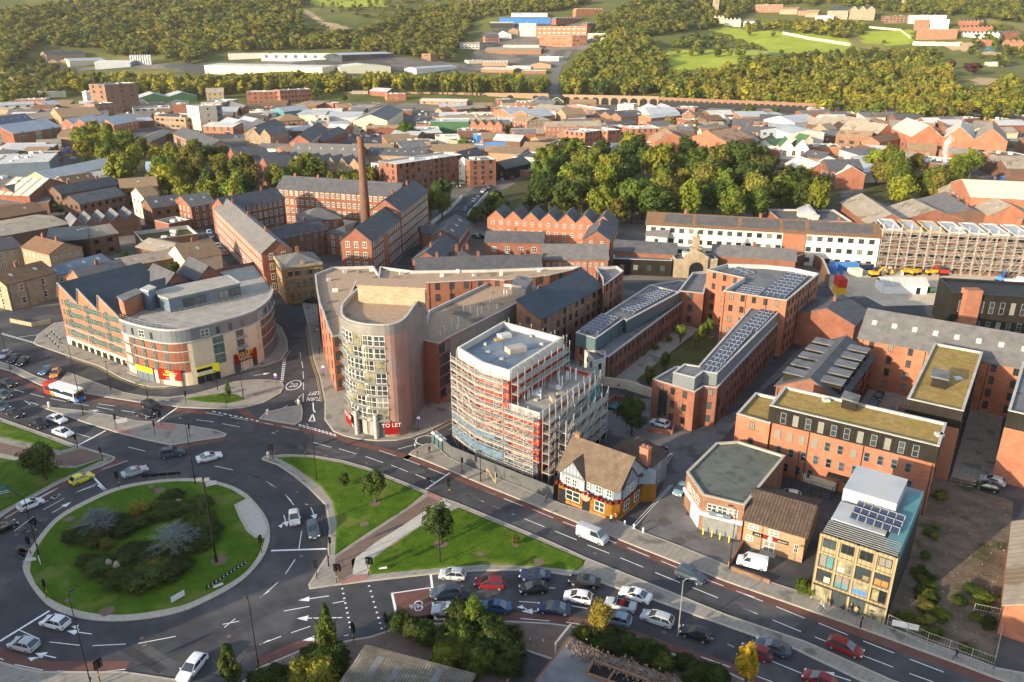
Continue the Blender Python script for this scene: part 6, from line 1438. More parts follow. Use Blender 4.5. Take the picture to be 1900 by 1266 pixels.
rows('''
pink four storey flats on the wooded skyline | 180 30 358 28 | 16 13 1 | flat | brick_orange metal_white | 4 5 2.5 1.4 white
tan house pair on the wooded skyline | 335 60 448 62 | 14 8 3 | gable | brick_tan tile_tan | 2 5 1.6 1.4 white
brown house among skyline trees | 450 68 520 70 | 14 8 3 | gable | brick_brown slate | 2 5 1.6 1.4 white
gable fronted cottage on the skyline | 500 82 580 85 | 16 7 5 | gable | brick_tan tile_tan
white low hall on the hill | 565 105 680 108 | 18 7 2 | gable | render_white metal_white | 1 6 3 2 dark
grand stone school with blue slate roofs left part | 650 65 775 70 | 20 14 6 | hip | sandstone slate_blue | 3 4 1.8 2.2 mill
grand stone school with tall gables right part | 785 60 948 66 | 22 16 6 | bays 3 | sandstone slate_blue | 3 4 1.8 2.2 mill
brown glazed school block on the hill | 1012 105 1160 100 | 18 11 1 | flat | brick_brown felt_grey | 3 5 3 1.8 dark
white and green academy block on the hill | 1162 100 1405 98 | 18 12 1 | flat | render_white metal_white | 3 5 2.6 1.6 dark
brown square tower of the academy | 1200 128 1300 125 | 14 16 1 | flat | brick_brown felt_grey
huge windowless brown sports hall | 1215 190 1480 185 | 26 15 1 | flat | brick_brown felt_grey
white box beside the sports hall | 1305 128 1425 124 | 14 15 1 | flat | render_white metal_white
tan pavilion above the green court | 1620 258 1700 256 | 14 9 2 | flat | brick_orange felt
terraced slate roofs on the far right first row | 1480 130 1640 150 | 10 7 3 | bays 7 | brick slate
terraced slate roofs on the far right second row | 1490 165 1700 190 | 10 7 3 | bays 8 | brick slate
terraced slate roofs on the far right third row | 1500 200 1740 235 | 10 7 3 | bays 9 | render_white slate
orange brick houses at the right edge of the hill | 1780 270 1900 280 | 12 9 4 | bays 3 | brick_orange tile_tan | 2 4 1.4 1.4 white
shaded brick terrace climbing at the right edge | 1740 215 1880 210 | 10 8 3 | bays 5 | brick slate
pale flat garage on the bank | 1680 400 1770 402 | 12 5 1 | flat | render_cream metal_white
three bay brick shed hall left bay with white ribbed roof | 1178 878 1382 882 | 48 11 7 | bays 1 | brick_orange metal_ribbed | 1 8 4 2 grey
three bay brick shed hall middle bay with rusty ridge | 1382 884 1580 895 | 48 11 7 | bays 1 | brick_orange metal_ribbed | 1 8 4 2 grey
three bay brick shed hall right bay with tan roof | 1580 898 1795 910 | 48 11 7 | bays 1 | brick_orange asbestos | 1 8 4 2 grey
brick gabled workshop left of the three bay hall | 965 860 1080 850 | 32 8 6 | bays 1 | brick_orange asbestos
lower brick gable with white panel | 975 915 1135 885 | 12 7 3 | gable | brick_orange tile_brown | 1 6 2.4 1.6 white
white walled works with blue glass side | 290 830 395 855 | 26 9 2 | gable | render_white metal_roof
blue glazed side of the white works | 396 852 500 822 | 20 8 2 | gable | clad_blue metal_roof | 2 4 2.4 1.8 dark
white roofed shed with rusty panel | 430 790 600 775 | 30 7 4 | gable | render_white metal_roof
tan gable below the rusty panel shed | 540 830 645 840 | 14 6 4 | bays 1 | brick_tan asbestos
three dark ribbed factory roofs by the woods | 655 815 965 800 | 34 6 4 | bays 3 | brick_dark asbestos
long brown louvred roof works | 695 870 910 885 | 18 7 3 | gable | brick_brown asbestos_rust | 1 5 3 2 dark
black slate row of chimneyed houses | 80 840 300 850 | 12 7 3 | gable | brick_dark slate | 2 3 1.1 1.4 mill | chim=3
white house with green slate gable and arched door | 335 945 520 950 | 16 7 5 | bays 2 | render_white clad_green | 1 5 2 2 arch
green roofed white annex | 290 935 400 925 | 14 6 3 | gable | render_white clad_green
small cream gable with green roof | 495 900 550 898 | 12 6 3 | bays 1 | render_cream clad_green
brick workshop with pitched hatch left of the green roofs | 212 905 290 910 | 12 6 3 | bays 1 | brick_brown tile_brown
brick and tan yard buildings in the lower works | 520 940 730 945 | 16 5 1 | flat | brick_orange felt
brown roofed brick cottage below the shed hall | 860 985 1000 985 | 18 5 3 | bays 1 | brick_brown tile_brown
tan roofed lean-to below the shed hall | 1010 990 1160 1010 | 16 4 2 | gable | brick_brown asbestos
big shallow dark works roof with white skylights | 1170 1030 1450 1060 | 26 5 1 | flat | brick_dark slate_grey | | vents=6
brick office row with tan roof ridge | 1435 985 1620 985 | 14 6 2 | gable | brick_orange asbestos
broken ridge roofs at the right of the steam plume | 1620 1020 1790 1080 | 18 6 3 | bays 2 | brick_dark asbestos
white streaked shed at the right edge | 1770 1030 1900 1050 | 14 6 2 | gable | brick_brown metal_roof
white roofed brick works pair left shed | 370 1050 500 1100 | 14 7 4 | gable | brick_orange metal_white
white roofed brick works pair right shed | 555 1050 700 1120 | 14 7 4 | gable | brick_orange metal_white
four storey dark derelict riverside mill | 650 1090 870 1088 | 14 9 4 | gable | brick_dark slate | 2 3 1.6 1.8 white
white corrugated works roof behind the riverside mill | 715 1050 890 1110 | 22 5 2 | gable | render_white metal_roof
brick works ring with ribbed white roof above the trees | 0 945 340 960 | 14 6 1 | flat | brick metal_ribbed
brown low pair in the lower right works | 470 1000 600 1020 | 14 5 3 | gable | brick_brown slate
''')
# silos
for k in range(9):
    x=932+k*17;p=T(x/3.8,458/3.8);r=thing('silo','shining steel silo standing in the row beside the blue ended shed','silo',tuple(p),group='row of steel silos by the warehouse');m=MB();m.tube((0,0,0),(0,0,12),1.7,n=14,cap=False);m.tube((0,0,12),(0,0,13.2),1.7,.3,n=14);_o=m.build('tank','metal_roof',r,True);_o.matrix_parent_inverse=Matrix()
# churches
for lab,x,y0,y1,w_,spire in(('square stone church tower with corner pinnacles above the park',1327,24,6,9,0),('slim church spire among skyline trees',1674,18,2,6,14)):
    p=T(x,y0);r=root_at('church_tower',lab,[p],p.z,'church');h=24 if not spire else 12;m=MB();m.box((p.x,p.y,p.z-2),w_,w_,h);m.build('tower','sandstone',r)
    m=MB()
    for sx in(-1,1):
        for sy in(-1,1):m.tube((p.x+sx*w_*.42,p.y+sy*w_*.42,p.z+h-2),(p.x+sx*w_*.42,p.y+sy*w_*.42,p.z+h+3),.8,.1,n=5)
    if spire:m.tube((p.x,p.y,p.z+h-2),(p.x,p.y,p.z+h+spire),w_*.45,.1,n=8)
    m.build('pinnacle','sandstone',r)
    put_window(r,Vector((p.x,p.y-w_/2-.05,p.z+h-9)),0,2.2,3.5,'arch')
# viaduct in three lengths, the bridge gates
def viaduct(label,x0,y0,x1,y1,h,n,arch_w,mt='brick_tan',open_=False):
    a,b_=P2(T(x0,y0,h)),P2(T(x1,y1,h));d=(b_-a).normalized();nn=Vector((-d.y,d.x));L=(b_-a).length;r=root_at('viaduct',label,[a,b_],0,'viaduct')
    m=MB();m.prism([a,b_,b_+nn*9,a+nn*9],-1,h);m.build('wall',mt,r);m=MB();m.bar((*(a+nn*.2),h+1),(*(b_+nn*.2),h+1),.6,1);m.build('parapet',mt,r)
    for i in range(n):
        c=a+d*(L*(i+.5)/n)-nn*.06;aw=arch_w/2;m=MB();zz=h*.5
        pts=[(-aw,0),(aw,0),(aw,zz)]+[(aw*math.cos(math.pi*k/8),zz+min(aw,h*.35)*math.sin(math.pi*k/8))for k in range(1,8)]+[(-aw,zz)]
        m.face([(*(c+d*x),z)for x,z in pts]);m.build('arch','dark_metal',r)
viaduct('left stone viaduct wall below the railway trees',602,158,1018,171,8,9,7)
viaduct('middle stone viaduct with wide filled arches',1044,175,1222,180,9,10,7.5)
viaduct('right viaduct of tall narrow open arches with pale piers',1222,182,1516,194,9,26,6.2,'brick_brown')
p,p2=T(1022,178,7),T(1044,179,7);r=root_at('railway_bridge','dark green arched railway bridge over the valley road',[p,p2],0,'bridge');m=MB();m.bar((p.x,p.y,8.5),(p2.x,p2.y,8.5),8,3);m.build('deck','dark_metal',r);m=MB()
for k in range(8):t0,t1=k/8,(k+1)/8;a,b_=p.lerp(p2,t0),p.lerp(p2,t1);m.tube((a.x,a.y-4.5,3+4*math.sin(math.pi*t0)),(b_.x,b_.y-4.5,3+4*math.sin(math.pi*t1)),.35,n=5)
m.build('arch_rib','clad_lime',r)
p,p2=T(654,162,7),T(684,162,7);r=root_at('railway_bridge','dark steel railway bridge with trough sides left of the slate shed',[p,p2],0,'bridge');m=MB();m.bar((p.x,p.y,10),(p2.x,p2.y,10),9,3.4);m.build('deck','asbestos',r)
# roads of the valley
def far_road(name,pts,w,mt='asphalt_old',z=.35):
    L=[];
    for x,y in pts:v=T(x,y);L.append(v)
    m=MB();n=len(L)
    fine=[]
    for i in range(n-1):
        k=max(1,int((L[i+1]-L[i]).length/8))
        for j in range(k):fine.append(L[i].lerp(L[i+1],j/k))
    fine.append(L[-1]);A=[];B=[]
    for i in range(len(fine)):
        d=P2(fine[min(i+1,len(fine)-1)]-fine[max(i-1,0)]).normalized();nn=Vector((-d.y,d.x))*w/2;c=P2(fine[i])
        for lst,q_ in((A,c-nn),(B,c+nn)):lst.append((q_.x,q_.y,(ter(q_.x,q_.y)if q_.y>830 else 0)+(z if q_.y>800 else .03)))
    for i in range(len(fine)-1):m.face([A[i],A[i+1],B[i+1],B[i]])
    m.build(name,mt)['kind']='structure'
far_road('valley_road',[(1034,195),(1028,165),(1030,140),(1040,115),(1055,95)],11)
far_road('valley_road',[(1034,195),(1010,225),(978,262),(950,290),(925,318),(880,365),(838,400)],9,'asphalt')
far_road('valley_road',[(770,205),(745,235),(720,265),(690,275)],10,'asphalt')
far_road('mill_lane',[(790,455),(770,470),(755,492)],7,'asphalt');far_road('mill_lane',[(838,400),(800,440)],7,'asphalt');far_road('mill_lane',[(385,395),(410,455),(455,500),(500,530),(540,560)],7,'asphalt');far_road('hill_road',[(1880,128),(1868,100),(1850,80)],9);far_road('park_path',[(1384,92),(1420,100),(1480,110)],4,'paving')
# bridge over the river with white parapets and parked cars
for lab,pts in(('white bridge parapet on the left of the road',[(800,418),(830,395),(858,368)]),('white bridge parapet on the right of the road',[(868,402),(888,380),(905,362)])):
    wall_line(lab,pts,1.6,'render_white',.4,'bridge parapet','bridge_parapet')
land_patch('park_lawn',[(1215,97),(1225,118),(1240,136),(1300,128),(1350,127),(1400,108),(1430,96),(1380,90),(1300,92)],'park_grass');land_patch('park_lawn',[(1300,52),(1345,62),(1400,82),(1430,98),(1500,104),(1590,92),(1570,74),(1480,62),(1400,55),(1340,50)],'park_grass');land_patch('park_lawn',[(1600,60),(1690,55),(1692,82),(1640,84),(1600,80)],'park_grass')
land_patch('bare_bank',[(560,15),(600,40),(645,50),(655,60),(610,56),(570,30)],'earth',step=7);land_patch('bare_bank',[(488,40),(520,50),(545,68),(530,66),(500,52)],'earth',step=7);land_patch('bare_bank',[(0,135),(78,132),(60,150),(0,160)],'earth');land_patch('heath',[(560,0),(700,-10),(720,14),(640,14),(580,8)],'park_grass')
land_patch('dry_bank',[(1720,78),(1800,80),(1860,100),(1850,105),(1760,92)],'earth');land_patch('dry_bank',[(1800,145),(1900,150),(1900,160),(1810,158)],'earth')
land_patch('valley_floor',[(85,118),(330,118),(640,105),(860,120),(900,60),(1000,30),(1090,45),(1100,90),(1060,100),(1040,130),(860,135),(560,130),(330,132),(90,128)],'city_ground',step=12)
def far_wall(label,pts,h,mt):
    L=[T(*p)for p in pts];m=MB()
    for i in range(len(L)-1):a,b_=L[i],L[i+1];m.bar((a.x,a.y,a.z+h),(b_.x,b_.y,b_.z+h),.6,h+1.5)
    r=root_at('retaining_wall',label,L,L[0].z,'wall');m.build('wall',mt,r)
far_wall('pale stone retaining wall zigzagging above the park',[(1452,64),(1500,74),(1540,80),(1577,86)],4,'render_cream');far_wall('cream retaining wall below the windowless sports hall',[(1693,84),(1780,86)],5,'render_cream');far_wall('pale wall along the top of the small lawn',[(1612,52),(1670,57),(1690,72)],2.5,'render_cream')
sheet('water',[(262,345),(300,345),(290,300),(270,300)],.03,'water');sheet('water',[(1040,545),(1060,545),(1075,530),(1050,530)],.03,'water')
p=T(896,284);p=T(895,285);a,b_=T(900,286),T(939,286);r=root_at('billboard','wide dark blue advertising billboard beside the main road',[a,b_],0,'billboard');m=MB();m.bar((a.x,a.y,7.5),(b_.x,b_.y,7.5),.4,5);m.build('panel','sky_blue',r);m=MB();[m.tube((a.x+(b_.x-a.x)*t,a.y+.3,0),(a.x+(b_.x-a.x)*t,a.y+.3,3),.15)for t in(.2,.8)];m.build('post','dark_metal',r)
# green court
land_patch('sports_court',[(1800,88),(1840,84),(1850,96),(1810,96)],'green_net',step=6)

# ---- low workshops packed between the larger works ----
rg=random.Random(40);CEN=[(sum(p.x for p in f)/len(f),sum(p.y for p in f)/len(f),max((p-f[0]).length for p in f)*.5)for f in FOOT];KEEP=[]
def road_near(x,y):
    px,py=proj((x,y,0));
    for(ax,ay),(bx,by)in(((1034,195),(978,262)),((978,262),(838,400)),((770,205),(690,275)),((262,345),(285,300)),((60,285),(165,285))):
        t=max(0,min(1,((px-ax)*(bx-ax)+(py-ay)*(by-ay))/((bx-ax)**2+(by-ay)**2)))
        if abs(px-ax-t*(bx-ax))<20 and abs(py-ay-t*(by-ay))<9:return True
    return any(in_poly(px,py,pl)for pl in WOODY)
def in_poly(x,y,poly):
    c=False
    for i in range(len(poly)):
        (x1,y1),(x2,y2)=poly[i-1],poly[i]
        if(y1>y)!=(y2>y)and x<(x2-x1)*(y-y1)/(y2-y1)+x1:c=not c
    return c
WOODY=[[(985,270),(1560,270),(1560,420),(985,420)],[(120,225),(500,255),(500,380),(120,340)],[(500,300),(760,310),(760,360),(500,350)],[(1600,290),(1830,285),(1830,370),(1600,370)],[(640,165),(760,165),(760,195),(640,195)]]
NIN=0
for k in range(2600):
    if NIN>=270:break
    px,py=rg.uniform(-20,1920),rg.uniform(186,330);g=T(px,py)
    w_,d_=rg.uniform(13,28),rg.uniform(10,20);r_=max(w_,d_)*.5
    if g.y>822 or g.y<330 or road_near(g.x,g.y+d_/2)or any((g.x-a)**2+(g.y+d_/2-b_)**2<((r_+c)*.80)**2 for a,b_,c in CEN):continue
    a=rg.choice((.1,.1,-.35,.5))+rg.uniform(-.08,.08);h=rg.uniform(3.2,6.5);kd=rg.choice(('gable','gable','flat','mono'));dv=Vector((math.cos(a),math.sin(a)))
    NIN+=1;A=P2(g);B=A+dv*w_;pa,pb=proj((*A,h)),proj((*B,h));CEN.append((g.x+w_/2,g.y+d_/2,r_));rm=rg.choice(('slate','slate_grey','asbestos','metal_roof','metal_white','tile_brown','tile_tan','felt_grey','asbestos_rust','slate_grey','asbestos'));wm=rg.choice(('brick','brick_orange','brick_dark','brick_tan','brick_dark','render_cream','brick_brown'))
    nm={'slate':'dark slate','slate_grey':'grey slate','asbestos':'tan asbestos','metal_roof':'blue-grey metal','metal_white':'white metal','tile_brown':'brown tiled','tile_tan':'tan tiled','felt_grey':'grey felt','asbestos_rust':'rusty'}[rm]
    wn='pale' if 'render' in wm else 'brick'
    bld('low %s workshop with %s %s roof packed in the valley'%(wn,nm,{'gable':'pitched','flat':'flat','mono':'sloping'}[kd]),pa,pb,d_,h,rg.uniform(1.6,3.2),kd,wm,rm,group='low workshops packed among the valley works',cat='workshop',name='workshop',win=(1,5,1.6,1.3,'white')if rg.random()<.45 else None,par=.3)

m=MB();k=0;CL=['coping','brick','slate','plank','white','sky_blue','felt_grey','rubble','metal_roof','brick_dark']
while k<2600:
    px,py=rg.uniform(-10,1910),rg.uniform(188,335);g=T(px,py);k+=1
    if g.y>815 or road_near(g.x,g.y)or any((g.x-a)**2+(g.y-b_)**2<(c*.8)**2 for a,b_,c in CEN):continue
    m.box((g.x,g.y,-.05),rg.uniform(.8,3.6),rg.uniform(.8,2.4),rg.uniform(.5,2.6),rg.random()*3,rg.randint(0,9))
m.build('yard_clutter',CL)['kind']='stuff'
FREE=[]
while len(FREE)<110:
    px,py=rg.uniform(-10,1910),rg.uniform(196,320);g=T(px,py)
    if g.y>800 or any((g.x-a)**2+(g.y-b_)**2<(c*.85)**2 for a,b_,c in CEN)or any(in_poly(px,py,pl)for pl in WOODY):continue
    FREE.append((px,py))
# ================= trees and shrubs =================
def crown_mesh(name,nq,size,leaf,seed,blobs=14,shape=(1,1,1),low=.25,spike=0):
    """crown of many leaf sprays round a cloud of clumps; unit crown: radius 1, centre at the origin"""
    r=np.random.RandomState(seed);C=[];RR=[]
    for i in range(blobs):
        a=r.rand()*6.283;z=r.uniform(-.75,.95);rad=math.sqrt(max(.05,1-z*z))*r.uniform(.25,.72)*(1 if not spike else(1-.75*(z+1)/2))
        C.append((math.cos(a)*rad,math.sin(a)*rad,z*.72));RR.append(r.uniform(.18,.44)*(1 if not spike else(1.15-.4*(z+1))))
    C=np.array(C);RR=np.array(RR);k=r.randint(0,blobs,nq);d=r.normal(size=(nq,3));d[:,2]+=low;d/=np.linalg.norm(d,axis=1)[:,None]
    rr=RR[k]*(r.uniform(.25,1,nq)**.45)*(1+.55*r.rand(nq)**5);P=C[k]+d*rr[:,None];P+=.09*np.sin(P[:,[1,2,0]]*7+seed)+r.normal(size=P.shape)*.018;P=P*np.array(shape)
    n=d+r.normal(size=(nq,3))*.32;n/=np.linalg.norm(n,axis=1)[:,None];t=np.cross(n,r.normal(size=(nq,3)));t/=np.linalg.norm(t,axis=1)[:,None];b=np.cross(n,t)
    s=size*r.uniform(.6,1.35,nq)[:,None];V=np.empty((nq,4,3));V[:,0]=P-t*s-b*s*.6;V[:,1]=P+t*s*.6-b*s;V[:,2]=P+t*s+b*s*.6;V[:,3]=P-t*s*.6+b*s
    V+=r.normal(size=V.shape)*size*.18
    return V.reshape(-1,3)
def quads_obj(name,V,mt):
    nq=len(V)//4;me=bpy.data.meshes.new(name);me.vertices.add(nq*4);me.vertices.foreach_set('co',V.astype('f').ravel());me.loops.add(nq*4);me.loops.foreach_set('vertex_index',np.arange(nq*4,dtype='i'))
    me.polygons.add(nq);me.polygons.foreach_set('loop_start',np.arange(0,nq*4,4,dtype='i'));me.polygons.foreach_set('loop_total',np.full(nq,4,'i'));me.update();me.materials.append(mt)
    return bpy.data.objects.new(name,me)
TRK={}
def trunk_obj(h,r0,seed,mt='bark',branches=5):
    rng=random.Random(seed);m=MB();m.tube((0,0,0),(0,0,h*.45),r0,r0*.7,n=7,cap=False);m.tube((0,0,h*.45),(rng.uniform(-.3,.3),rng.uniform(-.3,.3),h*.85),r0*.7,r0*.2,n=6)
    for i in range(branches):a=i*2.4+rng.random();z=h*rng.uniform(.3,.55);m.tube((0,0,z),(math.cos(a)*h*.26,math.sin(a)*h*.26,z+h*.25),r0*.4,r0*.08,n=5)
    o=m.build('trunk',mt);COL.objects.unlink(o);return o
TM={}
def tree_kind(lod,leaf,v,form='round'):
    k=(lod,leaf,v,form)
    if k in TM:return TM[k]
    nq,size={'near':(6500,.046),'mid':(3400,.066),'far':(340,.15)}[lod]
    shape={'round':(1,1,1),'tall':(.72,.72,1.15),'cone':(.62,.62,1.25),'flat':(1.1,1.1,.62)}[form]
    V=crown_mesh('crown',nq,size*(1.1 if form=='flat' else 1),leaf,11+v*7,blobs={'near':30,'mid':27,'far':11}[lod],shape=shape,spike=form=='cone')
    TM[k]=(quads_obj('crown',V,LEAF[leaf]),trunk_obj(1,.035,v));return TM[k]
NTREE=[0]
CW={'dark':'dark green','green':'green','lime':'yellow-green','olive':'olive','autumn':'russet','yellow':'golden','shrub':'deep green','copper':'copper','blue':'blue-grey'}
def tree(p,h,w,leaf='green',lod='mid',label='tree',group=None,form='round',name='tree',cat='tree',trunk=True,rng=random):
    """h = whole height, w = crown width"""
    cr,tk=tree_kind(lod,leaf,rng.randint(0,3),form);r=thing(name,label,cat,p,rng.random()*6.28,group);NTREE[0]+=1
    ch=h*(.80 if trunk else 1.0);c=cr.copy();COL.objects.link(c);c.parent=r;k={'round':.98,'tall':1.1,'cone':1.2,'flat':.62}[form]
    c.scale=(w/2,w/2,ch/2/k*1.0);c.location=(0,0,h-ch/2)
    if trunk:t=tk.copy();COL.objects.link(t);t.parent=r;t.scale=(h,h,h*.9)
    return r
def in_poly(x,y,poly):
    c=False
    for i in range(len(poly)):
        (x1,y1),(x2,y2)=poly[i-1],poly[i]
        if(y1>y)!=(y2>y)and x<(x2-x1)*(y-y1)/(y2-y1)+x1:c=not c
    return c
def pick(rng,s):
    ks=s.split();return rng.choice(ks)
def grove(poly,n,hr,wr,leaves,label,group,lod='mid',seed=1,sp=1.0,form='round tall',top=True):
    """individual trees standing inside this outline of the photograph"""
    rng=random.Random(seed);xs=[p[0]for p in poly];ys=[p[1]for p in poly];got=[];tries=0
    while len(got)<n and tries<n*60:
        tries+=1;x,y=rng.uniform(min(xs),max(xs)),rng.uniform(min(ys),max(ys))
        if not in_poly(x,y,poly):continue
        h=rng.uniform(*hr);w=rng.uniform(*wr);p=T(x,y,h*.5);p.z-=h*.5
        if any((p.x-g[0])**2+(p.y-g[1])**2<(sp*w*.55)**2 for g in got):continue
        lf=pick(rng,leaves);got.append((p.x,p.y));tree(p,h,w,lf,lod,label.replace('@',CW[lf]),group,pick(rng,form),rng=rng)
    return got
sheet('undergrowth',[(985,400),(1130,405),(1200,398),(1420,395),(1560,385),(1560,345),(1400,315),(1200,300),(1040,300),(990,320),(880,385),(870,410),(900,412)],.012,'rough_grass');sheet('undergrowth',[(130,310),(200,340),(280,372),(480,385),(500,350),(420,290),(300,285),(200,255),(150,262)],.012,'rough_grass');sheet('undergrowth',[(1600,375),(1760,370),(1830,335),(1780,315),(1610,320)],.012,'rough_grass')
# riverside wood right of the gabled terrace
g1='riverside trees between the gabled terrace and the industrial works'
grove([(990,300),(1040,280),(1200,270),(1400,290),(1440,300),(1545,345),(1540,372),(1420,385),(1200,385),(1150,395),(1110,385),(1000,360),(985,340)],92,(12,19),(12,18),'green green olive lime dark dark','@ tree in the riverside wood behind the gabled terrace',g1,seed=4,sp=.62)
for x,y,h,w,lf,lab in((1008,335,17,13,'green','pale green tree at the left end of the riverside wood by the road'),(1395,365,16,9,'lime','yellow-green tree at the right of the riverside wood'),(1065,345,16,15,'lime','bright lime crown second from the left in the riverside wood'),(1220,320,20,18,'lime','largest yellow-green crown in the riverside wood'),(1305,350,17,14,'olive','golden olive crown above the white works'),(1130,330,18,14,'lime','lime crown in the middle of the riverside wood')):tree(T(x,y+22),h,w,lf,'mid',lab,g1)
grove([(900,372),(935,360),(1000,372),(990,390),(930,402),(880,410),(872,402)],9,(5,8),(7,10),'dark green shrub','@ bush on the river bank below the bridge','bushes on the river bank',seed=8,sp=.8)
grove([(795,360),(825,345),(832,380),(815,405),(797,400)],6,(9,13),(8,11),'dark green','@ tree between mill wing and bridge','trees between mill and bridge',seed=9)
g2='riverside trees on the left by the water'
grove([(140,250),(165,232),(225,235),(240,262),(275,270),(275,300),(225,322),(200,300),(150,285)],20,(12,17),(11,16),'green lime green olive','@ tree left of the river bend',g2,seed=12,sp=.6)
grove([(285,290),(330,265),(370,275),(420,290),(470,320),(490,345),(470,365),(420,372),(350,372),(300,345),(285,320)],34,(12,17),(11,16),'green lime olive dark','@ tree right of the river bend by the mill',g2,seed=13,sp=.6)
grove([(500,325),(540,300),(590,305),(600,335),(560,345),(505,345)],7,(12,15),(11,15),'lime lime green','@ tree behind the left end of the long mill','trees behind the long mill',seed=14)
grove([(610,335),(650,322),(745,325),(755,345),(690,350),(615,350)],9,(10,13),(9,12),'lime green olive','@ tree behind the long mill near the chimney','trees behind the long mill',seed=15)
grove([(1608,300),(1640,292),(1700,305),(1745,325),(1745,360),(1690,365),(1620,350)],17,(13,17),(11,15),'green lime olive','@ tree left of the steam plume','trees beside the big brick hall',seed=16,sp=.6)
grove([(1750,310),(1780,292),(1815,300),(1810,328),(1760,330)],5,(11,14),(10,13),'lime green','@ tree right of the steam plume','trees beside the big brick hall',seed=17)
tree(T(753,262),13,15,'green','mid','single round dark green tree beside the blue showroom',None);tree(T(1388,224),13,14,'green','mid','round green tree in front of the narrow viaduct arches');tree(T(860,282),9,10,'green','mid','small round tree left of the blue billboard')
tree(T(1242,240),10,11,'autumn','mid','rusty brown tree behind the modern steel roofed block');tree(T(1022,452),10,5.5,'lime','mid','slim yellow-green tree beside the brick cottage range',form='tall')
tree(T(125,400),6,10,'dark','mid','dark spreading bush beside the derelict works');tree(T(1290,480),5,4,'blue','mid','pale cordyline tree on the clad bar roof terrace',form='tall')
tree(T(944,250),7,8,'autumn','mid','reddish round bush beside the brick shops')
grove([(280,512),(330,500),(360,480),(300,470),(230,470),(200,490),(230,495)],10,(3,5),(4,7),'dark green shrub','@ bush in the derelict yard','bushes in the derelict yard',seed=20)
# ---- the far woods: nearest crowns as trees of their own, the rest as one wood ----
CLEAR=[[(1765,112),(1850,112),(1850,165),(1765,165)],[(60,80),(175,82),(215,98),(300,100),(300,124),(80,122)],[(370,98),(420,86),(640,86),(750,98),(870,112),(870,140),(370,140)],[(880,30),(1000,18),(1100,18),(1110,66),(1060,100),(1040,132),(900,132),(840,105)],[(1600,20),(1800,22),(1800,86),(1600,70)],[(1395,5),(1630,8),(1630,42),(1395,40)]]
rng=random.Random(77);FAR=[]
def wood(poly,n,hr,wr,leaves,solo=0,label='',group='',sp=.62,seed=1,form='round tall'):
    rg=random.Random(seed);xs=[p[0]for p in poly];ys=[p[1]for p in poly];got=[];tries=0
    while len(got)<n and tries<n*14:
        tries+=1;x,y=rg.uniform(min(xs),max(xs)),rg.uniform(min(ys),max(ys))
        if not in_poly(x,y,poly):continue
        k_=rg.choice((.8,1,1.15,1.45));h=rg.uniform(*hr)*(.6+.4*k_);w=rg.uniform(*wr)*k_*1.12;p=T(x,y,h*.5);p.z-=h*.5
        if any(in_poly(x,y,e)for e in CLEAR):continue
        got.append((p,h,w,pick(rg,leaves),pick(rg,form)))
    got.sort(key=lambda t:t[0].y)
    for i,(p,h,w,lf,fm)in enumerate(got):
        if i<solo:tree(p,h,w,lf,'far',label.replace('@',CW[lf]),group,fm,rng=rg)
        else:FAR.append((p,h,w,lf,fm,rg.randint(0,3),rg.random()*6.28))
BELT='trees of the belt along the railway'
wood([(110,146),(200,142),(330,144),(470,146),(470,164),(330,174),(200,165),(110,158)],150,(10,15),(10,15),'lime olive green lime autumn',12,'@ tree in the railway belt above the brewery',BELT,seed=31)
wood([(470,146),(560,145),(690,148),(690,160),(600,166),(520,164),(470,167)],100,(11,16),(10,15),'lime olive green olive',8,'@ tree in the railway belt by the steel bridge',BELT,seed=32)
wood([(685,147),(800,147),(1018,149),(1020,162),(860,165),(685,160)],170,(13,17),(8,11),'olive green lime',20,'@ tree in the row above the left viaduct',BELT,seed=33,form='tall tall round')
wood([(1045,160),(1060,120),(1100,95),(1150,60),(1200,75),(1230,110),(1228,140),(1270,140),(1290,165),(1210,165),(1130,168)],420,(12,18),(12,18),'dark green olive green olive',14,'@ tree of the wood right of the valley road','trees of the wood beside the park',seed=34)
wood([(1250,150),(1300,130),(1420,118),(1560,112),(1700,118),(1900,152),(1900,215),(1720,215),(1560,208),(1500,195),(1330,185),(1230,178)],900,(10,15),(10,14),'olive green lime green olive autumn',22,'@ tree in the wood above the right viaduct','trees of the wide wood above the viaduct',seed=35)
wood([(1350,118),(1480,102),(1560,98),(1640,92),(1740,95),(1750,120),(1680,135),(1400,135)],300,(9,13),(10,15),'dark green dark olive',seed=36)
wood([(1230,80),(1300,60),(1400,85),(1390,100),(1250,105)],44,(8,12),(9,14),'green dark',seed=37)
wood([(0,20),(150,0),(560,-10),(560,60),(470,118),(330,110),(210,115),(95,110),(70,90),(0,125)],1150,(9,14),(14,20),'olive green dark olive green',seed=38)
wood([(0,118),(100,115),(160,150),(120,172),(0,190)],150,(6,10),(9,13),'olive green dark',seed=39)
wood([(440,110),(480,80),(560,70),(700,50),(760,20),(900,0),(1000,-8),(1100,0),(1000,25),(880,35),(900,60),(870,80),(820,108),(700,112),(640,95),(520,90)],900,(7,13),(11,18),'green olive olive dark',seed=40)
wood([(480,20),(650,60),(640,80),(480,82)],110,(3,6),(6,10),'olive green',seed=41);wood([(560,-5),(1000,-12),(1000,20),(740,40),(600,20)],160,(3,8),(7,12),'olive green',seed=42)
wood([(1090,40),(1200,-5),(1330,-10),(1345,45),(1230,60),(1130,75),(1090,70)],420,(8,13),(12,17),'green dark olive',seed=43)
wood([(1330,-8),(1900,-10),(1900,35),(1780,28),(1650,15),(1560,10),(1440,5),(1350,30)],560,(8,13),(12,17),'green dark olive green',seed=44)
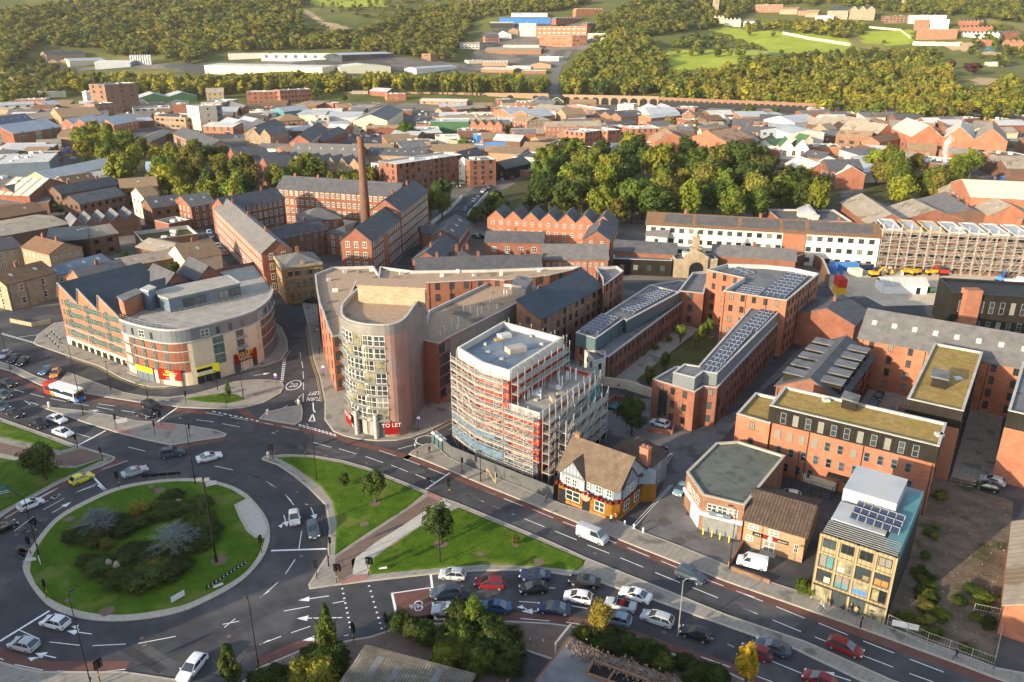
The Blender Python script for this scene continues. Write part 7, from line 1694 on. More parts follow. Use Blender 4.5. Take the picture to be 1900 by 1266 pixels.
wood([(1380,38),(1600,38),(1605,62),(1540,66),(1450,50),(1385,55)],110,(7,11),(10,14),'green olive lime',seed=45);wood([(1760,40),(1900,40),(1900,120),(1860,130),(1800,100)],55,(7,11),(9,13),'green dark',seed=46)
wood([(900,98),(1010,98),(1000,118),(900,118)],26,(7,10),(8,12),'green olive',seed=47);wood([(830,85),(880,85),(870,110),(830,112)],14,(7,10),(8,12),'green olive',seed=48)
wood([(490,155),(580,160),(630,168),(580,185),(495,190)],16,(6,9),(7,10),'green dark',seed=49);wood([(1400,285),(1440,280),(1440,300),(1400,305)],5,(6,9),(7,10),'green',seed=50)
tree(T(1803,140),15,27,'copper','mid','huge dark copper beech standing in front of the hill');tree(T(1765,130),12,12,'copper','mid','smaller copper tree left of the huge copper beech')
for x,y,h,w in((1368,98,8,10),(1410,96,7,9),(1450,103,8,10),(1390,68,9,11),(1435,70,8,10),(1640,82,6,8)):tree(T(x,y),h,w,'green','far','round tree standing alone on the sunlit park slope','lone trees on the park slope')
for i,(x,y)in enumerate(((250,150),(320,262),(545,245),(425,290),(1165,262),(1290,245),(1480,250),(1560,265),(690,245),(820,240),(880,215),(1330,232),(1440,215),(1090,205),(180,210),(60,200),(640,190),(600,285),(1620,255))):tree(T(x,y),rng.uniform(5,8),rng.uniform(6,9),rng.choice(['green','olive','dark']),'mid','small street tree among the valley works roofs','scattered trees among the valley works')
def far_wood():
    byleaf={}
    for p,h,w,lf,fm,v,a in FAR:
        cr,_=tree_kind('far',lf,v,fm);co=np.empty(len(cr.data.vertices)*3,'f');cr.data.vertices.foreach_get('co',co);co=co.reshape(-1,3).copy();k={'round':.98,'tall':1.1}[fm]
        ca,sa=math.cos(a),math.sin(a);x=co[:,0]*ca-co[:,1]*sa;y=co[:,0]*sa+co[:,1]*ca;ch=h*.9
        byleaf.setdefault(lf,[]).append(np.stack([x*w/2+p.x,y*w/2+p.y,co[:,2]*ch/2/k+p.z+h-ch/2],1))
    root=thing('woodland','woodland covering the far hillside','woodland');root['kind']='stuff'
    for lf,L in byleaf.items():o=quads_obj('foliage',np.concatenate(L),LEAF_FAR[lf]);COL.objects.link(o);o.parent=root;o['kind']='stuff'
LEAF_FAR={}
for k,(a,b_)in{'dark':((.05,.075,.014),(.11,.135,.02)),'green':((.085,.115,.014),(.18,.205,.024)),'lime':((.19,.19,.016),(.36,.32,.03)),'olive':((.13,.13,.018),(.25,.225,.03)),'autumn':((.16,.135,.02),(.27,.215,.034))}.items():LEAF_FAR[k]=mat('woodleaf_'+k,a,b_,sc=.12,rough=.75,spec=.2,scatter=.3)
far_wood()
# ---- near trees and shrubs ----
def nt_(x,y,h,w,lf,lab,form='round',lod='near',group=None,trunk=True,name='tree',cat='tree'):return tree(T(x,y),h,w,lf,lod,lab,group,form,name,cat,trunk)
nt_(818,1010,7.2,5.6,'dark','dark round tree on the grass triangle beside the diagonal footpath');nt_(697,934,6.2,4.4,'dark','round dark tree in the middle of the upper grass triangle');nt_(638,905,2.8,2.4,'dark','small bushy sapling left of the round tree on the upper triangle')
nt_(957,1012,1.8,1.6,'olive','thin low sapling on the lower grass triangle');nt_(82,890,6.6,7.6,'dark','broad dark tree beside the left footpath');nt_(1172,808,8.4,7.2,'dark','leafy dark tree behind the pub by the brick wall')
nt_(425,745,4.4,2.0,'green','slim young tree on the small lawn by the slip road','tall');nt_(610,1222,9,5.6,'green','tall tapering green tree standing at the bottom road edge','cone')
nt_(432,1290,8,6.0,'dark','dark green tree at the bottom left of the shrubbery','cone');nt_(590,1292,5,7,'lime','lime green bush at the bottom edge');nt_(1383,1272,6.2,4.0,'yellow','bright golden yellow tree beside the road at the bottom','tall');nt_(1112,1178,5.2,4.2,'autumn','green and rust tinted tree hiding the light blue car')
nt_(880,1170,5.5,4.2,'green','tall green shrub rising beside the navy car','tall')
for x,y,h,w in((1160,668,5,3.4),(1232,690,5,3.6),(1203,718,5,4),(1262,636,5,4),(1290,648,4.5,3),(1312,632,6,4),(1300,470+160,4,3)):nt_(x,y,h,w,'green','small tree in the long garden between the solar terraces','tall','mid','garden trees between the terraces')
for i,(x,y)in enumerate(((1140,690),(1165,676),(1190,660),(1215,648),(1240,633),(1255,618),(1180,725),(1150,718),(1200,728),(1135,715))):nt_(x,y,1.5,2,'green','low shrub planted along the garden paths','flat','mid','low shrubs in the garden',False,'shrub','shrub')
SH='shrubs in the dense bank along the bottom road edge'
rg=random.Random(5)
def shrubs(poly,n,hr,wr,lf,lab,grp,seed,lod='near'):
    rg=random.Random(seed);xs=[p[0]for p in poly];ys=[p[1]for p in poly];k=0
    while k<n:
        x,y=rg.uniform(min(xs),max(xs)),rg.uniform(min(ys),max(ys))
        if in_poly(x,y,poly):l_=pick(rg,lf);nt_(x,y,rg.uniform(*hr),rg.uniform(*wr),l_,lab.replace('@',CW[l_]),'flat' if rg.random()<.6 else 'round',lod,grp,False,'shrub','shrub');k+=1
shrubs([(690,1172),(740,1165),(880,1150),(950,1180),(960,1230),(930,1262),(880,1245),(800,1220),(720,1198)],30,(2,3.4),(3,4.6),'shrub shrub dark shrub green','@ shrub in the bank right of the striped roof',SH,3)
shrubs([(810,1205),(860,1215),(905,1240),(900,1262),(850,1250),(800,1230)],6,(2.2,3),(3,4),'lime olive','@ shrub leaning over the striped roof','pale shrubs over the striped roof',31)
shrubs([(480,1262),(560,1228),(640,1205),(672,1206),(640,1262),(560,1300),(480,1290)],18,(1.8,3),(3,4.2),'shrub dark shrub','@ shrub near the tall tapering tree','shrubs around the tall tapering tree',6)
shrubs([(1070,1180),(1110,1182),(1180,1205),(1260,1232),(1330,1262),(1320,1285),(1230,1250),(1140,1215),(1080,1200)],28,(1.5,2.6),(2.4,3.6),'shrub dark shrub green','@ shrub between road and derelict roof','row of shrubs beside the derelict roof',7)
shrubs([(1470,1110),(1500,1085),(1512,1090),(1505,1108)],4,(1.6,2.6),(1.6,2.2),'olive green','climbing shrub at the foot of the tan office','shrubs beside the tan office',9)
shrubs([(1660,1160),(1700,1100),(1690,1040),(1740,960),(1740,900),(1755,905),(1750,980),(1715,1050),(1740,1130),(1800,1200),(1820,1222),(1740,1195)],46,(.4,1.2),(1.0,2.6),'dark olive green olive shrub','@ weed clump on the waste ground','weed clumps on the waste ground',10)
shrubs([(1770,1120),(1850,1060),(1868,1110),(1840,1180),(1790,1160)],12,(.6,1.2),(1.5,3),'olive green shrub','low clump of grass and weeds near the orange workshop','weed clumps by the orange workshop',19)
# roundabout planting
RS='clipped shrub masses on the roundabout'
for x,y,h,w in((150,1000,1.8,6),(180,1005,2,6.5),(235,985,1.8,6),(262,975,1.8,5),(215,970,1.6,5),(205,1055,2,7),(180,1060,1.8,5.5),(165,1050,1.6,4.5),(240,1085,2.4,8),(275,1078,2.6,8.5),(305,1065,2.4,7.5),(330,1058,2,6),(250,1030,1.6,6),(285,1040,1.8,6),(370,970,2,7),(385,990,2,6),(380,1010,2,5.5),(360,1020,1.8,5.5),(300,960,1.8,5.5),(320,925,1.4,5),(310,945,1.5,5),(370,940,1.6,6),(350,950,1.6,6)):
    nt_(x,y,h*.85,w*.88,'shrub','low rounded shrub mass on the roundabout lawn','flat','near',RS,False,'shrub','shrub')
for x,y,h,w,lf,lab in((200,1020,2,2.4,'olive','yellowish bush near the standing stones'),(258,955,2.2,3.4,'autumn','golden brown bush at the back of the roundabout'),(290,945,1.6,2,'lime','small lime bush beside the golden brown one'),(297,1062,2.4,3.4,'olive','olive bush rising from the front shrub mass')):nt_(x,y,h,w,lf,lab,'round','near',None,False,'shrub','shrub')
def cedar(x,y,h,w,lab,seed):
    """spreading blue conifer: drooping limbs carrying needle sprays"""
    rg=np.random.RandomState(seed);p=T(x,y);r=thing('blue_cedar',lab,'tree',tuple(p));m=MB();m.tube((0,0,0),(.2,.1,h),.16,.03,n=6)
    V=[]
    for i in range(46):
        z=h*(.25+.72*i/46);a=i*2.4;L=w/2*(1.15-.75*i/46)*rg.uniform(.75,1.15);e=np.array((math.cos(a)*L,math.sin(a)*L,z+rg.uniform(-.1,.55)-L*.05));s0=np.array((0,0,z));m.tube(s0,e,.045,.012,n=4)
        for t in np.linspace(.2,1.08,34):
            c=s0+(e-s0)*t;n_=3
            for _ in range(n_):
                q_=c+rg.normal(size=3)*(.07+.1*t)*np.array((1.4,1.4,.5));u=(e-s0)/np.linalg.norm(e-s0)+rg.normal(size=3)*.6;u/=np.linalg.norm(u);v=np.cross(u,rg.normal(size=3));v/=np.linalg.norm(v);V+=[q_-u*.17,q_-v*.035,q_+u*.17,q_+v*.035]
    _o=m.build('trunk','bark',r);_o.matrix_parent_inverse=Matrix();o=quads_obj('crown',np.array(V),LEAF['blue']);COL.objects.link(o);o.parent=r
cedar(183,985,3.6,6.0,'blue-grey cedar at the left of the roundabout',1);cedar(328,1022,4.4,7.6,'large silvery blue cedar in the centre of the roundabout',2)
def rock(x,y,h,w,lab,seed,lean=0,name='standing_stone'):
    rg=random.Random(seed);p=T(x,y);m=MB();n=9;rings=[]
    for k in range(7):
        t=k/6;rr=w/2*(1-.35*t)*(1 if t<.95 else .55)*(1+.0);rings.append([(math.cos(i*6.283/n)*rr*rg.uniform(.85,1.12)+lean*t,math.sin(i*6.283/n)*rr*.7*rg.uniform(.85,1.12),-.1+t*h)for i in range(n)])
    for k in range(6):
        for i in range(n):j=(i+1)%n;m.face([rings[k][i],rings[k][j],rings[k+1][j],rings[k+1][i]])
    m.face(rings[6]);o=m.build(name,'stone');o.location=p;tag(o,lab,'stone')
rock(205,1060,2.2,1.3,'left standing stone of the pair on the roundabout',1);rock(218,1066,2.4,1.3,'right standing stone of the pair on the roundabout',2,.2);rock(332,935,1.0,1.4,'rounded boulder at the back of the roundabout',3);rock(343,942,.9,1.2,'second boulder beside the rounded one at the back',4)
for x,y,w in((818,1012,1.2),(697,936,1.0),(957,1013,.7),(675,975,.8),(890,1030,.6),(1000,1045,.9),(130,965,.9),(297,912,1.0),(200,1136,1.1),(128,1116,.6),(408,1042,1.3),(281,905,.6)):
    p=T(x,y);m=MB();m.prism([(p.x+math.cos(i*.52)*w*random.uniform(.7,1.1),p.y+math.sin(i*.52)*w*random.uniform(.7,1.1))for i in range(12)],.15,KZ+.106);m.build('bare_soil','paving_brown')['kind']='structure'
# ================= vehicles =================
PAINT={}
def paint(k,c):PAINT[k]=mat('paint_'+k,c,tuple(min(1,v*1.08+.004)for v in c),sc=.6,rough=.25,spec=.4)
for k,c in{'white':(.62,.64,.66),'silver':(.34,.37,.40),'black':(.010,.011,.013),'navy':(.010,.022,.06),'slate':(.045,.065,.09),'red':(.16,.008,.012),'yellow':(.62,.58,.03),'orange':(.42,.17,.05),'blue':(.03,.09,.2),'grey':(.09,.10,.11),'lightblue':(.16,.25,.33),'teal':(.02,.12,.16)}.items():paint(k,c)
# side profiles (x forward, z up) in metres for a body L long
CARS={
 'hatch':dict(L=4.0,W=1.76,hood=.88,belt=.93,roof=1.42,cab=(-1.9,-1.35,.1,1.05),tail=.95),
 'saloon':dict(L=4.6,W=1.8,hood=.86,belt=.9,roof=1.38,cab=(-1.65,-.75,.15,1.1),tail=.98),
 'estate':dict(L=4.5,W=1.8,hood=.9,belt=.95,roof=1.45,cab=(-2.15,-1.65,.2,1.15),tail=.98),
 'suv':dict(L=4.4,W=1.85,hood=1.05,belt=1.1,roof=1.68,cab=(-2.1,-1.6,.25,1.1),tail=1.12),
 'coupe':dict(L=4.5,W=1.8,hood=.84,belt=.9,roof=1.36,cab=(-1.7,-.6,.2,1.0),tail=.95),
 'open':dict(L=4.4,W=1.8,hood=.84,belt=.88,roof=1.2,cab=(.2,.3,.5,.95),tail=.92),
 'van':dict(L=4.5,W=1.85,hood=1.05,belt=1.15,roof=1.85,cab=(-2.2,-2.15,.75,1.35),tail=1.7),
 'bigvan':dict(L=5.2,W=1.95,hood=1.2,belt=1.25,roof=2.05,cab=(-2.55,-2.5,1.15,1.85),tail=1.9)}
WHEEL=[]
def wheel_t():
    m=MB();n=16;R_,w=.31,.2
    m.tube((0,-w/2,0),(0,w/2,0),R_,n=n);m.tube((0,w/2,0),(0,-w/2-.0,0),R_,n=n)
    t=m.build('wheel','black');h=MB();h.tube((0,-w/2-.012,0),(0,w/2+.012,0),.2,n=12);h.tube((0,w/2+.012,0),(0,-w/2-.012,0),.2,n=12);g=h.build('rim','frame_grey',t);COL.objects.unlink(t);COL.objects.unlink(g);return t
def prof_body(m,pr,W,tum=.06,mi=0):
    """sweep a side profile across the width with rounded shoulders"""
    st=[(-W/2,.80),(-W/2*.97,.93),(-W/2*.86,.99),(0,1.03),(W/2*.86,.99),(W/2*.97,.93),(W/2,.80)];rings=[]
    cx=sum(p[0]for p in pr)/len(pr);cz=.6
    for y,s in st:rings.append([(cx+(x-cx)*(1 if s>.98 else .975 if s>.9 else .94),y,cz+(z-cz)*s)for x,z in pr])
    n=len(pr);k0=len(m.v)
    for rg_ in rings:m.v+=rg_
    K=len(rings)
    for k in range(K-1):
        for i in range(n):j=(i+1)%n;m.f.append((k0+k*n+i,k0+(k+1)*n+i,k0+(k+1)*n+j,k0+k*n+j));m.m.append(mi)
    m.f.append(tuple(k0+i for i in range(n)));m.m.append(mi);m.f.append(tuple(k0+(K-1)*n+i for i in reversed(range(n))));m.m.append(mi)
CT={}
def car_proto(kind,col):
    k=(kind,col)
    if k in CT:return CT[k]
    if not WHEEL:WHEEL.append(wheel_t())
    c=CARS[kind];L,W=c['L'],c['W'];f,b=L/2,-L/2;r=bpy.data.objects.new('car',None)
    pr=[(b+.08,.28),(b,.55),(b+.02,.75),(b+.12,c['tail']),(c['cab'][0]-.02,c['belt']+.04),(c['cab'][3],c['belt']),(f-.55,c['hood']-.06),(f-.12,c['hood']-.22),(f,.55),(f-.06,.26),(f-.5,.2),(b+.5,.2)]
    if kind in('van','bigvan','estate','hatch','suv'):pr[3]=(b+.05,c['belt']);pr[4]=(b+.12,c['belt']+.03)
    m=MB();prof_body(m,pr,W);parts=[]
    bd=_build0(m,'body',PAINT[col],None,False);parts.append(bd)
    x0,x1,x2,x3=c['cab'];zb,zr=c['belt']-.01,c['roof'];wb,wr=W*.46,W*.37
    if kind!='open':
        m=MB();B4=[(x0,-wb),(x3,-wb),(x3,wb),(x0,wb)];T4=[(x1,-wr),(x2,-wr),(x2,wr),(x1,wr)]
        for i in range(4):j=(i+1)%4;m.face([(*B4[i],zb),(*B4[j],zb),(*T4[j],zr),(*T4[i],zr)])
        m.face([(*p,zr)for p in T4]);g=_build0(m,'windows','glass_car');parts.append(g)
        m=MB();e=.03;ls=[(x1-e,-.02),(x1+.25,.035),((x1+x2)/2,.06),(x2-.2,.035),(x2+e,-.03)];ys=[(-wr-e,-.03),(-wr*.7,.02),(wr*.7,.02),(wr+e,-.03)]
        for i in range(4):
            for j in range(3):m.face([(ls[i+u][0],ys[j+v][0],zr+.02+ls[i+u][1]+ys[j+v][1])for u,v in((0,0),(1,0),(1,1),(0,1))])
        for sy in(0,3):
            for i in range(4):q4=[(ls[i][0],ys[sy][0],zr-.06),(ls[i+1][0],ys[sy][0],zr-.06),(ls[i+1][0],ys[sy][0],zr+.02+ls[i+1][1]+ys[sy][1]),(ls[i][0],ys[sy][0],zr+.02+ls[i][1]+ys[sy][1])];m.face(q4 if sy==0 else q4[::-1])
        for sy in(-1,1):
            m.tube((x0+.02,sy*wb,zb),(x1,sy*wr,zr),.05,n=4,cap=False);m.tube((x3-.02,sy*wb,zb),(x2,sy*wr,zr),.04,n=4,cap=False);xm=(x1+x2)/2;m.tube((xm,sy*(wb+.01),zb),(xm,sy*(wr+.01),zr),.035,n=4,cap=False)
        if 'van' in kind:
            for sy in(-1,1):m.face([(x0,sy*(wb+.03),zb-.1),(x1+1.0+L*.3,sy*(wb+.03),zb-.1),(x1+1.0+L*.3,sy*(wr+.05),zr),(x1,sy*(wr+.05),zr)][::sy])
            m.face([(x0-.03,wb,zb-.1),(x0-.03,-wb,zb-.1),(x1-.03,-wr,zr),(x1-.03,wr,zr)][::-1])
        parts.append(_build0(m,'roof',PAINT[col]))
    else:
        m=MB();m.prism([(-1.2,-.7),(.5,-.7),(.5,.7),(-1.2,.7)],.85,.96);parts.append(_build0(m,'cockpit',M['dark_metal']))
        for y in(-.36,.36):m=MB();m.box((-.2,y,.9),.5,.5,.15);m.box((-.5,y,.9),.15,.5,.55);parts.append(_build0(m,'seat',M['sign_red']))
        m=MB();m.face([(1.0,-.75,.9),(1.0,.75,.9),(.55,.65,1.3),(.55,-.65,1.3)]);m.face([(1.0,.75,.9),(1.0,-.75,.9),(.53,-.65,1.3),(.53,.65,1.3)]);parts.append(_build0(m,'windscreen',M['glass_car']))
    for x in(f-.82,b+.78):
        for sy in(-1,1):wv=WHEEL[0].copy();wv.location=(x,sy*(W/2-.09),.31);h=WHEEL[0].children[0].copy();h.parent=wv;parts.append(wv)
    for sy in(-1,1):
        m=MB();m.box((f-.14,sy*W*.37,.56),.2,.34,.14);parts.append(_build0(m,'headlight',M['white']));m=MB();m.box((b+.08,sy*W*.4,.62),.14,.26,.2);parts.append(_build0(m,'tail_light',M['red']))
        m=MB();m.box((x3-.25,sy*(W*.5+.08),.92),.12,.18,.12);parts.append(_build0(m,'wing_mirror',PAINT[col]))
    m=MB();m.box((f+.005,0,.36),.02,.5,.1);m.box((b-.005,0,.5),.02,.5,.1);parts.append(_build0(m,'number_plate',M['white']))
    for p in parts:
        if p.name in COL.objects:COL.objects.unlink(p)
        p.parent=r
    for p in parts:
        if p.name.split('.')[0]in('body','roof'):p.data.polygons.foreach_set('use_smooth',[True]*len(p.data.polygons));p.data.set_sharp_from_angle(angle=R(38))
    CT[k]=r;return r
def car(x,y,dx,dy,kind,col,label,group=None,cat='car',name='car',detail=True):
    """(x, y) ground middle and (dx, dy) picture direction of the bonnet"""
    p=T(x,y);e=T(x+dx*.5,y+dy*.5);a=math.atan2(e.y-p.y,e.x-p.x);pr=car_proto(kind,col)
    c=clone(pr,loc=(p.x,p.y,(.01 if p.y<800 else .35)+p.z),rz=a,label=label);c.name=name;c['category']=cat
    if group:c['group']=group
    if not detail:
        for ch in list(c.children):
            if ch.name.split('.')[0]not in('body','windows','roof','wheel'):bpy.data.objects.remove(ch)
    return c
Q='queue of cars waiting on the road below the grass triangle'
for a in(
 (840,1072,-12,-1,'hatch','silver','silver hatchback first at the stop line nearest the grass'),(909,1088,-12,-1,'estate','red','dark red hatchback in the waiting queue'),(992,1073,-12,-1,'saloon','navy','navy saloon on the top lane behind the dark red hatchback'),
 (827,1105,-12,1,'estate','slate','blue-grey estate at the front of the middle lane'),(989,1098,-12,1,'hatch','black','black hatchback in the middle lane with red tail lights'),(831,1137,-12,0,'coupe','silver','silver convertible with black roof at the cycle box'),
 (919,1132,-12,-1,'saloon','blue','dark blue saloon in the lowest lane beside the tall shrub'),(1028,1135,-12,-1,'saloon','navy','navy saloon following in the lowest lane'),(1072,1114,-12,-2,'hatch','white','small white hatchback in the middle of the queue'),
 (1084,1084,-12,-2,'saloon','black','black saloon at the tip of the lower grass triangle'),(1179,1110,-12,-4,'saloon','white','white saloon near the median in the queue'),(1151,1128,-12,-3,'open','silver','open silver convertible with red seats'),
 (1144,1155,-12,-3,'hatch','lightblue','light blue car half hidden by the rust tinted tree'),(1219,1154,-12,-4,'estate','silver','silver people carrier behind the open convertible'),(1290,1182,-12,-4,'hatch','black','black hatchback beside the tall curved lamp post'),
 (1433,1207,-12,-4,'coupe','slate','blue and silver coupe near the golden yellow tree'),(1402,1217,-12,-4,'hatch','red','red car hidden behind the golden yellow tree'),(1519,1268,-12,-5,'hatch','red','red car cut off by the bottom edge')):car(*a,group=Q)
for a in(
 (1281,1074,12,5,'suv','slate','dark blue car driving past the corner workshop'),(1567,1207,12,5,'estate','red','bright red car driving past the tan office'),(1099,1000,12,5,'bigvan','silver','silver-grey van with roof bars driving past the pub'),
 (1395,1050,-12,-3,'van','white','small white van parked before the brick shop'),(547,966,1,12,'hatch','silver','silver car on the right side of the roundabout'),(582,988,2,12,'estate','slate','dark grey estate beside the silver one on the roundabout'),
 (358,1245,-10,12,'estate','white','white estate leaving the roundabout at the bottom'),(104,1161,-12,-3,'hatch','white','white hatchback on the bottom left of the roundabout'),(46,1202,-12,-3,'hatch','silver','silver hatchback below the white one at bottom left'),
 (58,941,12,-5,'hatch','white','white hatchback waiting in the left approach'),(153,893,12,-5,'hatch','yellow','bright yellow hatchback at the stop line'),(4,985,12,-5,'saloon','black','black car at the left edge below the green sign'),
 (251,880,12,-4,'coupe','silver','silver coupe rounding the top of the roundabout'),(389,853,12,-3,'saloon','white','white saloon at the top right of the roundabout'),(320,846,12,-2,'suv','slate','dark blue off-roader entering the roundabout'),
 (281,757,12,4,'suv','black','black taxi with orange trim beside the stop line'),(270,773,12,3,'hatch','black','dark car beside the black taxi'),(107,782,12,4,'saloon','white','white saloon with black roof in the left road'),
 (118,807,12,4,'saloon','white','white saloon nearest the left stop line'),(72,791,12,5,'suv','black','black off-roader in the left road'),(29,771,12,5,'saloon','black','black saloon behind the off-roader in the left road'),
 (4,758,12,5,'saloon','slate','dark car cut by the left edge behind the black saloon'),(16,715,12,4,'saloon','black','black saloon behind the bus'),(9,737,12,6,'hatch','slate','blue-grey hatchback at the left edge'),
 (10,662,-8,6,'hatch','silver','silver car in the left parking row'),(27,670,-8,7,'hatch','black','black car in the left parking row'),(43,675,-8,7,'hatch','black','dark hatchback at the end of the left parking row'),
 (87,692,-9,6,'hatch','blue','blue hatchback parked beside the orange one'),(104,697,-6,9,'hatch','orange','copper orange hatchback parked above the bus'),(578,562,-12,-1,'saloon','black','black car outside the ornate corner office')):car(*a)
pc='cars parked among the apartment blocks'
for a in((1224,790,-12,-4,'hatch','white','white hatchback parked behind the low red wall'),(1224,842,8,-9,'hatch','black','black car parked behind the pub'),(1233,858,-7,10,'saloon','silver','silver saloon parked on the side street by the pub'),(1112,812,8,-9,'suv','black','dark red and black off-roader under the scaffolding'),(1263,913,-7,9,'hatch','lightblue','pale blue car parked beside the corner workshop'),
 (1619,757,-6,10,'hatch','teal','teal blue car in the brick courtyard'),(1629,740,-6,10,'hatch','navy','navy car behind the teal one in the courtyard'),(1673,770,-5,10,'hatch','red','red car mostly hidden in the brick courtyard'),(1841,897,-12,-3,'hatch','silver','silver hatchback at the top of the waste ground'),(1830,908,-12,-3,'hatch','black','black hatchback at the top of the waste ground'),(1463,924,-12,-2,'hatch','white','pale car between brick shop and dark fence'),(1539,570,12,3,'suv','black','black off-roader near the building site entrance')):car(*a,group=pc)
pg_='cars parked along the lanes and the bridge'
for i,(x,y,c)in enumerate(((908,349,'slate'),(896,357,'silver'),(888,365,'navy'),(879,375,'silver'),(863,391,'blue'),(900,353,'grey'),(871,383,'navy'))):car(x,y,-8,9,'hatch',c,'parked car in the row on the river bridge','cars parked on the river bridge')
for x,y,c in((389,434,'white'),(392,441,'silver'),(405,459,'silver'),(412,466,'grey'),(418,473,'red')):car(x,y,6,9,'hatch',c,'parked car in the lane below the curved mill wing','cars parked in the mill lane')
far_cols=['white','silver','slate','navy','red','grey','black','white'];rg=random.Random(2)
for i,(x,y,dx,dy)in enumerate(((909,310,5,9),(929,312,5,-9),(939,300,5,-9),(964,274,5,-9),(973,263,5,-9),(984,257,5,-9),(935,292,5,-9),(768,203,9,2),(779,214,9,3),(733,233,6,-9),(726,258,5,-9),(705,249,9,2),(766,271,9,1),(700,252,9,1),(690,250,9,1),(682,254,9,1),(671,256,9,2),(696,262,9,1),(712,247,9,0),(884,442,9,1),(897,442,9,1),(945,475,9,1),(925,285,5,-9),(918,300,5,-9),(1046,100,2,-9),(1044,104,2,-9),(915,262,9,1),(905,270,9,0),(930,268,9,1),(950,258,9,1),(420,249,9,1),(440,255,9,1),(455,252,9,1),(402,247,9,1),(120,278,9,1),(100,284,9,1),(115,290,9,1),(133,284,9,1),(90,276,9,1),(1345,232,9,1),(1425,226,9,1),(1440,228,9,1),(1500,262,9,1),(1575,272,9,1),(1265,232,9,1),(1020,262,9,1))):car(x,y,dx,dy,'hatch',far_cols[rg.randint(0,7)],'small distant car on the valley streets','distant cars on the valley streets',detail=False)
for px,py in FREE:a_=rg.random()*6.28;car(px,py,9*math.cos(a_),2*math.sin(a_),'hatch',far_cols[rg.randint(0,7)],'tiny parked car in the yards of the valley works','cars parked in the valley yards',detail=False)
# the bus
p=T(122,737);e=T(140,742.5);a=math.atan2(e.y-p.y,e.x-p.x);r=thing('bus','white single deck bus with red tail and blue nose','bus',(p.x,p.y,0),a);L,W,Hh=10.6,2.5,2.9
def bp(m,name,mt,par=None):
    o=_build0(m,name,mt,None);o.parent=par or r;return o
m=MB();m.prism([(-L/2+2.2,-W/2),(L/2-.5,-W/2),(L/2-.02,-W/2+.4),(L/2-.02,W/2-.4),(L/2-.5,W/2),(-L/2+2.2,W/2)],.35,Hh-.12);m.prism([(-L/2+2.2,-W/2+.15),(L/2-.5,-W/2+.15),(L/2-.5,W/2-.15),(-L/2+2.2,W/2-.15)],Hh-.13,Hh);bp(m,'body','white')
m=MB();m.prism([(-L/2,-W/2),(-L/2+2.2,-W/2),(-L/2+2.2,W/2),(-L/2,W/2)],.35,Hh-.1);m.prism([(-L/2,-W/2+.15),(-L/2+2.2,-W/2+.15),(-L/2+2.2,W/2-.15),(-L/2,W/2-.15)],Hh-.11,Hh+.01);bp(m,'tail_section','red')
m=MB();m.prism([(L/2-.45,-W/2-.01),(L/2+.04,-W/2+.35),(L/2+.04,W/2-.35),(L/2-.45,W/2+.01)],.3,1.15);bp(m,'front_panel','sky_blue')
m=MB();m.prism([(-L/2+.5,-W/2-.01),(L/2-.6,-W/2-.01),(L/2-.6,W/2+.01),(-L/2+.5,W/2+.01)],1.35,2.35);bp(m,'side_windows','glass_car')
m=MB();m.prism([(L/2-.44,-W/2+.03),(L/2+.03,-W/2+.38),(L/2+.03,W/2-.38),(L/2-.44,W/2-.03)],1.16,2.4);bp(m,'windscreen','glass_car')
m=MB();m.prism([(L/2-.4,-W/2+.3),(L/2+.035,-W/2+.5),(L/2+.035,W/2-.5),(L/2-.4,W/2-.3)],2.45,2.75);bp(m,'destination_blind','machine_yellow')
m=MB();m.face([(-L/2+2.2,-W/2-.015,.4),(-L/2+4.6,-W/2-.015,.4),(-L/2+2.6,-W/2-.015,1.3),(-L/2+2.2,-W/2-.015,1.3)]);bp(m,'swoosh','machine_yellow')
m=MB();m.prism([(-L/2+2.0,-W/2-.012),(L/2-.6,-W/2-.012),(L/2-.6,W/2+.012),(-L/2+2.0,W/2+.012)],.3,.55);bp(m,'skirt','navy_' if 'navy_' in M else PAINT['navy'])
for x in(-L/2+2.9,L/2-2.3):
    for sy in(-1,1):w_=WHEEL[0].copy();COL.objects.link(w_);w_.parent=r;w_.location=(x,sy*(W/2-.1),.45);w_.scale=(1.45,1.3,1.45);h=WHEEL[0].children[0].copy();COL.objects.link(h);h.parent=w_
for x in(-2.5,1.0):m=MB();m.box((x,-W/2-.02,2.1),1.1,.03,.18);bp(m,'vent_window','white')
for sy in(-1,1):m=MB();m.box((L/2+.05,sy*.85,.5),.06,.35,.2);bp(m,'headlight','white');m=MB();m.box((L/2+.15,sy*1.35,1.9),.15,.2,.45);bp(m,'wing_mirror','black')
# building site plant
def site(name,label,x,y,a,fn,cat):
    p=T(x,y);r=thing(name,label,cat,tuple(p),a);fn(r);return r
def P_(r,mt,name,*boxes,tubes=()):
    m=MB()
    for b_ in boxes:m.box(*b_)
    for t in tubes:m.tube(*t)
    o=_build0(m,name,mt,None);o.parent=r;return o
def container(mt,L=6.1):
    def f(r):
        P_(r,mt,'body',((0,0,0),L,2.44,2.5),);P_(r,mt,'rail',*[((x,0,2.5),.12,2.44,.06)for x in np.arange(-L/2+.3,L/2,.6)]);P_(r,'frame_grey','door',((L/2+.02,0,.1),.05,2.2,2.2))
    return f
site('shipping_container','long blue steel container on the building site',1568,501,.05,container('sky_blue',8),'container');site('waste_skip','dark blue skip beside the long blue container',1603,500,.1,lambda r:(P_(r,PAINT['navy'],'body',((0,0,0),5,2.4,1.9)),P_(r,'rubble','load',((0,0,1.9),4.6,2.1,.15))),'skip')
